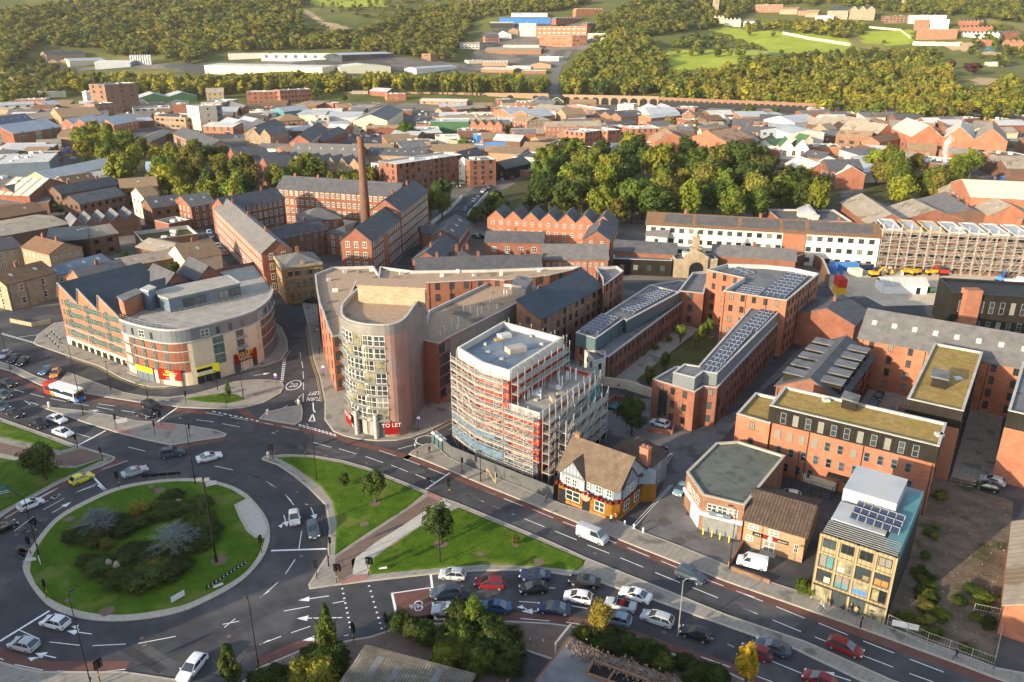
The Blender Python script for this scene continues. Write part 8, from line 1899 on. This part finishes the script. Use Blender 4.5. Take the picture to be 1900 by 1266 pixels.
site('shipping_container','red container stacked on the yellow one at the site entrance',1556,545,1.5,lambda r:(container('red',5)(r),setattr(r,'location',Vector(r.location)+Vector((0,0,2.65)))),'container');site('shipping_container','yellow container under the red one',1556,545,1.5,container('machine_yellow',5),'container');site('shipping_container','pale green small container near the skip',1585,512,.1,container('clad_cream',4),'container');site('shipping_container','second blue container by the green bank',1545,505,1.2,container('sky_blue',6),'container')
def tent(r):
    m=MB();m.prism([(-6.6,-3),(6.6,-3),(6.6,3),(-6.6,3)],0,2.8);o=_build0(m,'wall','white',None);o.parent=r;m=MB();gable_roof(m,[Vector((-6.6,-3)),Vector((6.6,-3)),Vector((6.6,3)),Vector((-6.6,3))],2.8,1.5);o=_build0(m,'roof','metal_white',None);o.parent=r;P_(r,'dark_metal','door',((4,-3.03,0),1.2,.05,2.0))
site('storage_tent','long ribbed white storage tent on the building site',1670,540,-.05,tent,'tent')
def digger(col):
    def f(r):
        P_(r,'black','track',((0,-.9,0),3,.5,.8),((0,.9,0),3,.5,.8));P_(r,col,'body',((-.3,0,.8),2.6,2.0,1.0));P_(r,'glass_car','cab',((.4,.4,1.8),1.2,1.0,1.1));P_(r,col,'boom',tubes=(((.9,-.3,1.4),(2.6,-.3,3.2),.2),((2.6,-.3,3.2),(4.2,-.3,1.2),.16)));P_(r,'dark_metal','bucket',((4.3,-.3,.5),.8,1.0,.7))
    return f
def dumper(col):
    def f(r):
        P_(r,col,'skip',((1,0,.9),1.8,1.7,.8));P_(r,col,'body',((-.8,0,.7),1.8,1.4,.8));P_(r,'black','wheel',((1.2,-.8,0),.9,.4,.9));P_(r,'black','wheel',((1.2,.8,0),.9,.4,.9));P_(r,'black','wheel',((-1,-.8,0),.9,.4,.9));P_(r,'black','wheel',((-1,.8,0),.9,.4,.9));P_(r,'dark_metal','roll_bar',tubes=(((-.6,-.6,1.5),(-.6,-.6,2.6),.05),((-.6,.6,1.5),(-.6,.6,2.6),.05),((-.6,-.6,2.6),(-.6,.6,2.6),.05)))
    return f
site('telehandler','large yellow telehandler working beside the skip',1622,513,.1,digger('machine_yellow'),'digger');site('dumper','first small yellow dumper in front of the scaffolded block',1681,509,.2,dumper('machine_yellow'),'dumper');site('dumper','second small yellow dumper in front of the scaffolded block',1697,510,.4,dumper('machine_yellow'),'dumper');site('dumper','third yellow dumper standing apart to the right',1727,510,.1,dumper('machine_yellow'),'dumper')
site('excavator','red machine beside the third yellow dumper',1748,510,3.0,digger('red'),'excavator');site('boom_lift','blue boom lift at the right of the building site',1855,522,.8,digger('sky_blue'),'lift');site('fuel_tank','small green tank right of the white tent',1728,543,0,lambda r:(P_(r,'clad_green','tank',tubes=(((-.9,0,.9),(.9,0,.9),.8),)),P_(r,'dark_metal','stand',((0,0,0),1.6,1.0,.3))),'tank');site('site_van','white flatbed truck at the right of the building site',1880,526,0,lambda r:(P_(r,'white','cab',((2,0,.5),1.6,1.9,1.6)),P_(r,'white','bed',((-.8,0,.8),3.8,2,.5)),P_(r,'black','wheel',((2,0,0),.8,2.0,.7)),P_(r,'black','wheel',((-1.8,0,0),.8,2.0,.7))),'truck')
rg=random.Random(8)
for k in range(26):
    x,y=rg.uniform(1560,1880),rg.uniform(494,512);p=T(x,y);mt=rg.choice(['plank','coping','red','sky_blue','white','rubble','machine_yellow','steel_tube']);m=MB();m.box((0,0,0),rg.uniform(.8,3),rg.uniform(.6,1.4),rg.uniform(.4,1.1));m.box((.2,.1,.5),.7,.5,rg.uniform(.5,.8));o=_build0(m,'material_pile',mt);o.location=p;o.rotation_euler=(0,0,rg.random()*3);tag(o,'heap of site materials along the foot of the scaffolded block','pile','material heaps on the building site')
for k in range(46):
    x,y=rg.uniform(62,168),rg.uniform(272,296);p=T(x,y);mt=rg.choice(['coping','red','sky_blue','white','rubble','machine_yellow','brick','metal_roof']);m=MB();m.box((0,0,0),rg.uniform(1.5,4),rg.uniform(1,2),rg.uniform(.6,1.6));m.box((.4,.2,.6),1,.8,rg.uniform(.6,1.1));o=_build0(m,'scrap_pile',mt);o.location=p;o.rotation_euler=(0,0,rg.random()*3);tag(o,'scrap heap in the yard left of the lime trees','scrap','scrap heaps in the yard')
# ================= street furniture, people, foreground roofs =================
def lamp(bx,by,tx,ty,label,arm=None,head='dark_metal',col='dark_metal',on=False):
    """column from the ground place (bx,by) to a lantern seen at (tx,ty)"""
    b_=T(bx,by);h=hgt(bx,by,ty)-b_.z*0;r=thing('street_lamp',label,'street lamp',tuple(b_));m=MB();m.tube((0,0,0),(0,0,1.2),.11,.1,n=8);m.tube((0,0,1.2),(0,0,h),.075,.05,n=7);m.box((.1,0,1.6),.16,.2,.3)
    o=_build0(m,'column',M[col]);o.parent=r
    m=MB();d=Vector((arm or(0,0)));e=Vector((d.x,d.y,h+(.5 if arm else .05)))
    if arm:m.tube((0,0,h-.05),(d.x*.35,d.y*.35,h+.42),.045,n=6);m.tube((d.x*.35,d.y*.35,h+.42),e,.04,n=6);o=_build0(m,'arm',M[col]);o.parent=r
    m=MB();m.box((e.x,e.y,e.z-.05),.75 if not on else .8,.28,.14,math.atan2(d.y,d.x)if arm else 0);m.box((e.x,e.y,e.z+.09),.4,.2,.06,math.atan2(d.y,d.x)if arm else 0);o=_build0(m,'lantern',M['frame_dark' if not on else 'lamp_grey']);o.parent=r
    m=MB();m.box((e.x,e.y,e.z-.09),.5,.2,.04,math.atan2(d.y,d.x)if arm else 0);l_=_build0(m,'lens',M['white']);l_.parent=o
    return r
for a in((363,900,356,782,'tall dark lamp post on the top edge of the roundabout',(-.8,.4)),(155,772,128,642,'tall lamp post with left arm on the upper left island',(-1.6,.3)),(206,724,198,672,'short dark lamp post on the slip road pavement',None),(275,742,262,716,'small curved lamp post left of the taxi',(-1.8,.2)),(452,742,447,690,'dark lamp post at the right of the small lawn',(.5,.1)),(588,893,576,793,'tall lamp post inside the upper grass triangle',(-.7,.3)),(610,1052,596,945,'curved lamp post at the tip of the diagonal footpath',(-2.4,.6)),(817,1046,810,942,'tall lamp post through the dark tree on the lower triangle',None),(481,1247,453,1118,'tall thin lamp post at the bottom kerb',(-.4,.4)),(171,1280,139,1106,'very tall lamp post at the bottom left corner',(.2,.3)),(1353,1056,1361,946,'black lamp post on the pavement by the corner workshop',(-.8,.2)),(72,1030,42,925,'tall lamp post on the left edge of the roundabout',(-1.2,.3)),(20,688,3,612,'tall lamp post in the left parking row',(-.4,.1)),(593,658,584,612,'lamp post on the pavement beside the long gravel roofed wing',None),(88,893,83,868,'short post below the broad dark tree',None),(892,894,891,838,'black lamp post by the hoarding gate',None),(421,749,419,730,'short lamp post on the small lawn',None),(404,724,402,690,'thin double post in front of the yellow letting board',None),(1596,1166,1600,1142,'short black post before the tan office',None),(1476,890,1484,840,'lamp post behind the brick shop',None),(1552,600,1552,570,'lamp post at the site entrance',None)):lamp(*a)
lamp(1258,1180,1276,1078,'tall curved sunlit lamp post between the queue and the median',(1.2,-.2),col='lamp_grey',on=True)
b_=T(402,1045);h=14.6;r=thing('lighting_mast','thick tall lighting mast with twin floodlights on the roundabout','mast',tuple(b_));m=MB();m.tube((0,0,0),(0,0,1.3),.26,.24,n=10);m.tube((0,0,1.3),(0,0,h),.16,.1,n=8);o=_build0(m,'column',M['dark_metal']);o.parent=r
for s_ in(-1,1):m=MB();m.box((s_*.55,0,h-.2),.7,.4,.3,.3);o=_build0(m,'floodlight',M['lamp_grey']);o.parent=r
def signal(x,y,label,h=3.1,a=0,two=False,grp='traffic lights round the junction'):
    p=T(x,y);r=thing('traffic_light',label,'traffic light',(p.x,p.y,KZ),a,grp);m=MB();m.tube((0,0,0),(0,0,h),.06,n=7);o=_build0(m,'pole',M['dark_metal']);o.parent=r
    for k in range(2 if two else 1):
        m=MB();m.box((k*.45,-.12,h-1.05),.34,.26,1.0);m.box((k*.45,.02,h-1.2),.62,.04,1.3);hd=_build0(m,'signal_head',M['black']);hd.parent=r
        for i,c in enumerate(('glass','glass','glass')):m=MB();m.tube((k*.45,-.25,h-.2-i*.32),(k*.45,-.28,h-.2-i*.32),.09,n=10);l_=_build0(m,'lamp_lens',M[c]);l_.parent=hd
    m=MB();m.box((.05,-.12,.95),.16,.14,.24);o=_build0(m,'push_button',M['machine_yellow']);o.parent=r
for i,(x,y,a,t,lab)in enumerate(((216,796,2.5,0,'traffic light on the left part of the upper left island'),(346,753,2,1,'traffic light at the north kerb before the pink crossing'),(145,834,-1,0,'traffic light at the stop line by the left lawn'),(191,857,-1,1,'traffic light with yellow button by the left footpath'),(221,906,1,0,'traffic light on the top left rim of the roundabout'),(300,790,1,0,'traffic light in the middle of the upper left island'),(288,809,2,0,'traffic light beside the pink crossing of the island'),(353,814,2,1,'traffic light on the right part of the upper left island'),(507,853,3,1,'double traffic light at the pointed tip of the grass triangle'),(567,851,3,0,'traffic light on the top edge of the grass triangle'),(795,917,0,0,'traffic light at the top of the diagonal footpath'),(857,879,2,0,'traffic light on the pavement before the hoarding'),(833,920,1,0,'traffic light at the far corner of the lower triangle'),(588,1075,3,0,'traffic light on the gravel tip left of the footpath'),(613,1030,2,0,'traffic light beside the curved lamp post'),(625,1082,0,1,'traffic light left of the lower pink crossing'),(684,1069,0,1,'traffic light right of the lower pink crossing'),(657,1192,-1,1,'traffic light beside the tall tapering tree'),(717,1175,-1,1,'traffic light below the red cycle box'),(87,1111,2,0,'traffic light on the lower left rim of the roundabout'),(486,1027,1,0,'traffic light on the right rim of the roundabout'),(58,1030,0,0,'traffic light on the left rim of the roundabout'),(70,994,0,0,'traffic light above the left rim of the roundabout'),(186,1266,1,1,'big double traffic light at the bottom left kerb'))):signal(x,y,lab,a=a,two=t)
def chevrons(x0,y0,x1,y1,n,label,zt=1.15):
    a,b_=P2(T(x0,y0,.8)),P2(T(x1,y1,.8));d=(b_-a).normalized();nn=Vector((d.y,-d.x));r=root_at('chevron_board',label,[a,b_],0,'road sign');L=(b_-a).length
    for k in range(n):
        c0,c1=a+d*L*(k+.06)/n,a+d*L*(k+.94)/n;m=MB();m.prism([c0,c1,c1-nn*.05,c0-nn*.05],.55,zt,bot=True);pnl=m.build('panel','black',r);m=MB();w_=(c1-c0).length;o=nn*.012;t=.3*w_
        for zz0,zz1 in((.6,.85),(1.1,.85)):
            u0,u1=c0+d*w_*.75+o,c0+d*w_*.25+o;m.face([(*u1,zz1),(*(u1+d*t),zz1),(*(u0+d*t*.6),zz0),(*(u0-d*t*.2),zz0)])
        m.build('chevron','white',pnl)
    m=MB()
    for k in range(0,n+1,2):c=a+d*L*k/n-nn*.08;m.tube((*c,0),(*c,zt),.04,n=5)
    m.build('post','dark_metal',r)
chevrons(383,1091,458,1042,11,'long black and white chevron board on the lower right of the roundabout');
chevrons(335,878,262,884,9,'chevron board seen from behind on the top of the roundabout')
def info(x,y,w,h,label,mt='white',a=0,z=.9,name='road_sign',post=True,cat='road sign',lettering=None):
    p=T(x,y);r=thing(name,label,cat,(p.x,p.y,KZ),a);m=MB();m.box((0,0,z),w,.06,h);o=_build0(m,'panel',M[mt]);o.parent=r
    m=MB();[m.tube((s_*w*.35,.06,0),(s_*w*.35,.06,z+h),.04,n=5)for s_ in(-1,1)];q_=_build0(m,'post',M['dark_metal']);q_.parent=r
    return r
for a in((59,1045,1.4,.5,'low white sign at the left rim of the roundabout','white',.2,.3),(76,1050,1.6,.8,'white framed board facing left on the roundabout','white',-.9,.5),(332,1117,2.0,.9,'pale sponsor board near the lower kerb of the roundabout','white',.9,.4),(406,1093,1.4,.4,'small low white board before the chevrons','white',.6,.3),(393,905,1.8,.8,'pale sponsor board at the top right of the roundabout','white',.5,.3),(226,789,2.2,.9,'white sign board on the upper left island','white',.5,.4),(311,747,1.0,.4,'small white plate on the north pavement','white',0,.2),(711,1060,1.2,.3,'small white name plate on the lower triangle','white',.2,.3),(1676,1178,3.2,.9,'blank white site board on the fence of the waste ground','white',-.35,1.0)):info(*a)
p=T(8,932);r=thing('direction_sign','large green direction sign at the left edge','road sign',(p.x,p.y,KZ),.5);m=MB();m.box((0,0,1.4),3.0,.08,1.7);o=_build0(m,'panel',M['clad_green']);o.parent=r;m=MB();m.box((0,-.06,2.35),1.5,.03,.6);o=_build0(m,'blue_panel',M['teal_panel']);o.parent=r;m=MB();m.box((0,-.06,1.6),2.4,.03,.12);m.box((0,-.06,1.95),2.0,.03,.12);o=_build0(m,'white_band',M['white']);o.parent=r;m=MB();[m.tube((s_,.08,0),(s_,.08,3.1),.06)for s_ in(-1,1)];o=_build0(m,'post',M['dark_metal']);o.parent=r
def round_sign(x,y,label):
    p=T(x,y);r=thing('round_sign',label,'road sign',(p.x,p.y,KZ),0,'white and purple round signs');m=MB();m.tube((0,0,0),(0,0,2.5),.04,n=6);o=_build0(m,'post',M['dark_metal']);o.parent=r
    for z,mt in((2.6,'white'),(2.05,'purple')):m=MB();m.tube((0,-.03,z),(0,-.07,z),.32,n=16);o=_build0(m,'disc',M[mt]);o.parent=r
round_sign(513,716,'round white sign over a purple one on the slip road island');round_sign(601,701,'round white sign over a purple one left of the round tower');round_sign(777,798,'round white sign over a purple one right of the round tower')
def bollard(x,y,label,mt='render_cream',h=1.1,r_=.16,group=None):
    p=T(x,y);r=thing('bollard',label,'bollard',(p.x,p.y,.1),0,group);m=MB();m.tube((0,0,0),(0,0,h*.8),r_,r_*.92,n=10);o=_build0(m,'post',M[mt]);o.parent=r;m=MB();m.tube((0,0,h*.8),(0,0,h),r_*1.06,r_*.5,n=10);o=_build0(m,'cap',M['white' if mt!='yellow' else 'yellow']);o.parent=r
for a in((92,756,'lit keep-left bollard at the left tip of the upper island'),(497,770,'keep-left bollard on the small triangular island before the tower'),(555,752,'white bollard at the top corner of the small triangular island'),(498,850,'keep-left bollard at the pointed tip of the grass triangle')):bollard(*a,r_=.3,h=1.2)
for k,(x,y)in enumerate(((1159,976),(1176,982),(1193,989))):bollard(x,y,('left','middle','right')[k]+' of three white bollards closing the side street','white',.9)
for k,(x,y)in enumerate(((1304,993),(1320,997),(1335,1002),(1352,1008))):bollard(x,y,('first','second','third','fourth')[k]+' yellow bollard from the left before the workshop shutter','yellow',1.2,.09)
for k in range(9):bollard(88+k*5.2-(k>4)*18,626+(k%5)*5-(k>4)*8,'black bollard on the paved corner left of the apartments','black',1.0,.12,'black bollards by the apartments')
for k,(x,y)in enumerate(((984,1196),(1008,1198),(1033,1202))):bollard(x,y,'grey cycle stand post on the brown pavement by the foundation slab','steel_tube' if k else 'clad_blue',.9,.09,'cycle stand posts')
# fences
def fence(label,pts,h,name='fence',mt='steel_tube',step=2.4,mesh=True):
    L=resample([P2(T(x,y))for x,y in pts],step);r=root_at(name,label,L,0,'fence')
    for i,c in enumerate(L):m=MB();m.tube((*c,0),(*c,h),.045,n=5);m.build('post',mt,r)
    for i in range(len(L)-1):
        m=MB()
        for z in(.15,h*.5,h):m.tube((*L[i],z),(*L[i+1],z),.03,n=4,cap=False)
        if mesh:
            for k in range(1,8):c=lerp(L[i],L[i+1],k/8);m.tube((*c,.15),(*c,h),.012,n=3,cap=False)
        m.build('fence_panel',mt,r)
fence('grey mesh security fence along the waste ground pavement',[(1645,1163),(1700,1190),(1760,1212),(1842,1243)],2.0);fence('leaning mesh fence braces inside the waste ground',[(1805,1140),(1852,1150)],1.8);fence('mesh fence at the right of the waste ground',[(1842,1243),(1856,1180)],2.0)
fence('grey handrail along the left footpath',[(-60,805),(0,822),(60,836),(112,846),(140,836)],1.0,mt='frame_grey',mesh=False)
fence('tall black steel fence behind the brick shop',[(1448,905),(1500,917),(1545,930),(1552,915)],2.6,mt='dark_metal',step=1.6)
fence('timber fence above the waste ground',[(1762,897),(1815,908),(1818,898)],1.6,mt='wood',step=1.5)
wall_line('low brick wall between the two forecourts',[(1379,1010),(1352,1052)],.9,'brick_brown');wall_line('low brick wall along the pavement before the white van',[(1357,1058),(1428,1084)],.7,'brick_brown')
wall_line('stone walled steps beside the sandstone house',[(20,598),(60,606),(95,600)],1.1,'sandstone');wall_line('cream wall behind the tan office',[(1452,880),(1552,912)],1.6,'render_cream')
# ---------------- foreground roofs ----------------
R4,_=rect((636,1262),(884,1268),(873,1246),5.0,False)
a,b2,c=P2(G(678,1192,5.6)),P2(G(884,1254,5.0)),P2(G(634,1262,4.4));e=c-a;f=[c+e*.6,b2+e*1.6,b2,a]
b=root_at('old_workshop','old workshop with patched corrugated asbestos roof at the bottom edge',f,0,'workshop');walls(b,f,0,4.2,'brick_dark')
d=(b2-a).normalized();m=MB();m.face([(*f[0],4.2),(*f[1],4.2),(*f[2],5.3),(*f[3],5.3)]);m.face([(*f[1],4.05),(*f[0],4.05),(*f[3],5.15),(*f[2],5.15)]);m.face([(*f[3],4.1),(*f[2],4.1),(*f[2],5.3),(*f[3],5.3)][::-1]);m.build('roof','asbestos_old',b)
for t,s_ in((.16,.35),(.35,.42),(.52,.6),(.6,.7),(.68,.3)):p0_=lerp(f[3],f[2],t);q0_=lerp(f[0],f[1],t);u,v=lerp(p0_,q0_,s_-.22),lerp(p0_,q0_,s_+.1);m=MB();zz=lambda s:5.33-1.1*s;m.face([(*v,zz(s_+.1)),(*(v+d*.9),zz(s_+.1)),(*(u+d*.9),zz(s_-.22)),(*u,zz(s_-.22))]);m.build('replaced_sheet','felt_grey',b)
dr=pg([(1056,1180),(1075,1188),(1105,1205),(1150,1222),(1205,1240),(1260,1262),(1330,1300),(1000,1300),(992,1262)],4.2)
b=root_at('derelict_building','derelict flat concrete roof covered with fallen bricks and open pits',dr,0,'derelict building');walls(b,dr,0,4.2,'brick_dark',lid=4.2)
m=MB();m.face([(*v,4.205)for v in inset(dr,.3)]);m.build('roof','felt_grey',b)
hole=[P2(G(x,y,4.5))for x,y in((1102,1224),(1205,1262),(1188,1282),(1088,1248))]
m=MB();hi=ccw(hole);m.face([(*v,4.215)for v in hi]);m.build('roof_opening','black',b)
m=MB()
for i in range(4):m.bar((*hi[i],4.5),(*hi[(i+1)%4],4.5),.25,.3)
m.bar((*lerp(hi[0],hi[1],.4),4.4),(*lerp(hi[3],hi[2],.4),4.4),.25,.18);m.build('kerb','brick_brown',b)
rg=random.Random(21);m=MB();E_=[P2(G(x,y,4.2))for x,y in((1062,1190),(1110,1212),(1160,1230),(1215,1250),(1270,1275))]
m=MB()
for k in range(900):
    t=rg.random()*3.99;i=int(t);c=lerp(E_[i],E_[i+1],t-i)+Vector((rg.gauss(0,.5),rg.gauss(-.9,.7)));m.box((c.x,c.y,4.2),.22,.11,rg.uniform(.06,.3),rg.random()*3)
o=m.build('fallen_brick','rubble',b);o['kind']='stuff'
sheet('foundation_slab',[(972,1210),(1026,1228),(1000,1300),(925,1300)],KZ+.05,'asphalt');wall_line('low kerb edge of the dark foundation slab',[(925,1300),(972,1209),(1028,1227)],.35,'kerb',.25,name='low_wall');wall_line('leaning tall side wall of the derelict roof',[(1030,1228),(1058,1192)],3.0,'concrete',.3,name='low_wall')
# ---------------- unseen blocks added outside the picture and sized to shade the junction ----------------
for lab,x,y,sx,sy,hh,a in(('long unseen block added left of the picture for its shade',-128,62,22,60,25,.25),('tall unseen slab added south-west of the junction for its shade',-92,8,50,18,27,.1),('unseen block added beyond the left parking row for its shade',-178,118,20,46,17,.2),('high unseen block added south of the road for its shade',-22,28,62,16,21,.1),('unseen block added south of the junction for its shade',42,22,40,14,15,.1)):
    m=MB();m.box((x,y,0),sx,sy,hh,a);r=thing('building',lab,'building',(x,y,0));m.build('wall','brick',r);m=MB();m.box((x,y,hh),sx+.6,sy+.6,.4,a);m.build('roof','felt_grey',r)
# ---------------- people ----------------
def person_proto(pose,cloth,legs,skin=(.45,.26,.17),hair=(.03,.02,.015)):
    sk=mat('skin',skin,sc=3,rough=.6);ks={'walk':(.32,-.30,.25,-.25),'stand':(.08,-.08,.05,.05)}[pose];f1,f2,h1,h2=ks
    V=[((0,0,.95),.13),((0,0,1.15),.115),((0,0,1.38),.145),((0,0,1.5),.055),((0,.0,1.60),.085),((0,.01,1.70),.08)]
    E=[(0,1),(1,2),(2,3),(3,4),(4,5)]
    for s_,f,hd in((-1,f1,h2),(1,f2,h1)):
        k=len(V);V+=[((s_*.1,0,.9),.10),((s_*.1,f*.45+.03,.5),.062),((s_*.1,f,.09),.045),((s_*.1,f+.16,.05),.035)];E+=[(0,k),(k,k+1),(k+1,k+2),(k+2,k+3)]
        k=len(V);V+=[((s_*.19,0,1.42),.055),((s_*.25,-.02+hd*.3,1.13),.042),((s_*.25,.06+hd,.9),.028),((s_*.25,.09+hd*1.1,.83),.032)];E+=[(2,k),(k,k+1),(k+1,k+2),(k+2,k+3)]
        hnd=k+3
        for j,(yy,ln_)in enumerate(((.028,.075),(.01,.085),(-.008,.08),(-.026,.065))):q_=len(V);V+=[((s_*.25,.09+hd*1.1+yy,.79),.009),((s_*.243,.1+hd*1.1+yy,.79-ln_*.7),.008)];E+=[(hnd,q_),(q_,q_+1)]
        q_=len(V);V+=[((s_*.24,.125+hd*1.1,.80),.009)];E+=[(hnd,q_)]
    me=bpy.data.meshes.new('body');me.from_pydata([v for v,_ in V],E,[]);o=bpy.data.objects.new('body',me);COL.objects.link(o);md=o.modifiers.new('skin','SKIN');
    for i,(_,r_)in enumerate(V):me.skin_vertices[0].data[i].radius=(r_,r_)
    me.skin_vertices[0].data[0].use_root=True;o.modifiers.new('sub','SUBSURF').render_levels=1;o.modifiers['sub'].levels=1
    dg=bpy.context.evaluated_depsgraph_get();m2=bpy.data.meshes.new_from_object(o.evaluated_get(dg));bpy.data.objects.remove(o)
    for mt in(sk,mat('cloth_'+cloth[0],cloth[1],sc=4,rough=.9),mat('cloth_'+legs[0],legs[1],sc=4,rough=.9),M['black'],mat('hair',hair,sc=5)):m2.materials.append(mt)
    for p in m2.polygons:
        c=p.center;x,y,z=abs(c.x),c.y,c.z
        p.material_index=3 if z<.09 else 2 if z<.93 and x<.2 else 1 if(z<1.50 and x<.21)or(z>.95 and x>=.17)else 4 if z>1.70 or(z>1.58 and y<-.02)else 0;p.use_smooth=True
    return m2
PP={}
def person(x,y,label,pose='walk',cloth=('dark',(.03,.03,.035)),legs=('jeans',(.04,.055,.09)),a=0,group=None):
    k=(pose,cloth[0],legs[0])
    if k not in PP:PP[k]=person_proto(pose,cloth,legs)
    p=T(x,y);o=bpy.data.objects.new('person',PP[k]);COL.objects.link(o);o.location=(p.x,p.y,KZ);o.rotation_euler=(0,0,a);tag(o,label,'person',group);return o
wh,orr,dk,tn=('white',(.6,.6,.62)),('orange',(.6,.13,.03)),('dark',(.03,.03,.035)),('tan',(.35,.24,.12))
person(1013,936,'person in dark clothes walking beside the end of the hoarding',a=1.2);person(1134,972,'person in a white top standing at the pub corner','stand',wh,a=.5);person(1141,969,'person in a bright orange top at the pub corner','stand',orr,a=-.5)
person(1522,1133,'person in grey striding on the pavement before the tan office',cloth=('grey',(.25,.26,.27)),a=1.3);person(1526,1137,'companion in white shoes beside the striding person',cloth=('grey',(.25,.26,.27)),a=1.2);person(1577,1140,'person in a dark jacket at the tan office door','stand',a=.3);person(1586,1145,'person in a tan coat at the tan office door','stand',tn,a=-.4);person(1772,1224,'blonde person in a black top walking past the fence',a=1.4)
person(797,842,'person in black by the end of the hoarding','stand',a=.8);person(775,850,'person waiting at the kerb by the hoarding','walk',a=2.0);person(771,836,'person crossing the side road with a pale jacket','walk',wh,a=1.0)
for k in range(8):person(842+k*6,352-k*1.2,'small figure sitting outside under the green parasols','stand',(dk,tn,wh)[k%3],group='people outside the riverside flats')
for x,y in((828,352),(842,348),(856,344)):
    p=T(x,y);r=thing('parasol','dark green parasol outside the riverside flats','parasol',tuple(p),0,'dark green parasols');m=MB();m.tube((0,0,2.2),(0,0,2.9),2.0,.1,n=8);m.tube((0,0,2.2),(0,0,2.15),2.0,n=8);o=_build0(m,'canopy',M['clad_green']);o.parent=r;m=MB();m.tube((0,0,0),(0,0,2.3),.05);o=_build0(m,'pole',M['wood']);o.parent=r
# steam plume at the works
p=T(1745,322);V=[];rs=np.random.RandomState(3)
for k in range(900):
    t=rs.rand();z=2+t*17;c=np.array((math.sin(t*7)*.6+t*1.2,0,z))+rs.normal(size=3)*(.35+.55*t);u=rs.normal(size=3);u/=np.linalg.norm(u);v=np.cross(u,rs.normal(size=3));v/=np.linalg.norm(v);q_=.28+.3*t;V+=[c-u*q_,c-v*q_,c+u*q_,c+v*q_]
mt=mat('steam',(.8,.8,.8),(.86,.86,.86),scatter=.5);n_=mt.node_tree.nodes;tr=n_.new('ShaderNodeBsdfTransparent');mx=n_.new('ShaderNodeMixShader');mx.inputs[0].default_value=.28;src=n_['Material Output'].inputs[0].links[0].from_socket;mt.node_tree.links.new(tr.outputs[0],mx.inputs[1]);mt.node_tree.links.new(src,mx.inputs[2]);mt.node_tree.links.new(mx.outputs[0],n_['Material Output'].inputs[0])
o=quads_obj('steam',np.array(V),mt);COL.objects.link(o);o.location=p;o['kind']='stuff'
flush_windows()
ORD='first second third fourth fifth sixth seventh eighth ninth tenth eleventh twelfth thirteenth fourteenth fifteenth sixteenth seventeenth eighteenth nineteenth twentieth'.split()
def nth(i):return ORD[i]if i<20 else '%d%s'%(i+1,{1:'st',2:'nd',3:'rd'}.get((i+1)%10,'th'))
bpy.context.view_layer.update();same={}
for o in COL.objects:
    if o.parent is None and o.get('category')and o.get('label'):same.setdefault(o['label'],[]).append(o)
for lab,L in same.items():
    if len(L)>1 and len(lab.split())<=12:
        L.sort(key=lambda o:proj(o.matrix_world.translation)[0])
        for i,o in enumerate(L):o['label']='%s, %s from the left'%(lab,nth(i))
# debris on the waste ground
rg=random.Random(9);m=MB();WG=[(1735,900),(1665,1010),(1650,1150),(1835,1230),(1862,1130),(1872,940),(1760,905)];k=0
while k<520:
    x,y=rg.uniform(1650,1872),rg.uniform(900,1230)
    if not in_poly(x,y,WG)or(rg.random()<.6 and abs(y-1020-(x-1760)*.4)>60):continue
    c=G(x,y);s_=rg.uniform(.06,.2);m.box((c.x,c.y,0),s_,s_*.7,s_*.4,rg.random()*3,rg.choice((0,1,1,2,2,2)));k+=1
o=m.build('rubble',['coping','brick','rubble']);o['kind']='stuff'
bpy.context.view_layer.update()

m=MB();m.prism([(-2550,-380),(2550,-380),(2550,3150),(-2550,3150)],-2,300,bot=True);o=_build0(m,'haze',M['white'])
mt=bpy.data.materials.new('haze');mt.use_nodes=True;n_=mt.node_tree.nodes;n_.clear();ou=n_.new('ShaderNodeOutputMaterial');pv_=n_.new('ShaderNodeVolumePrincipled');pv_.inputs['Density'].default_value=.00004;pv_.inputs['Color'].default_value=(1,.97,.93,1);pv_.inputs['Anisotropy'].default_value=.2;mt.node_tree.links.new(pv_.outputs[0],ou.inputs[1]);o.data.materials.clear();o.data.materials.append(mt);o['kind']='stuff'
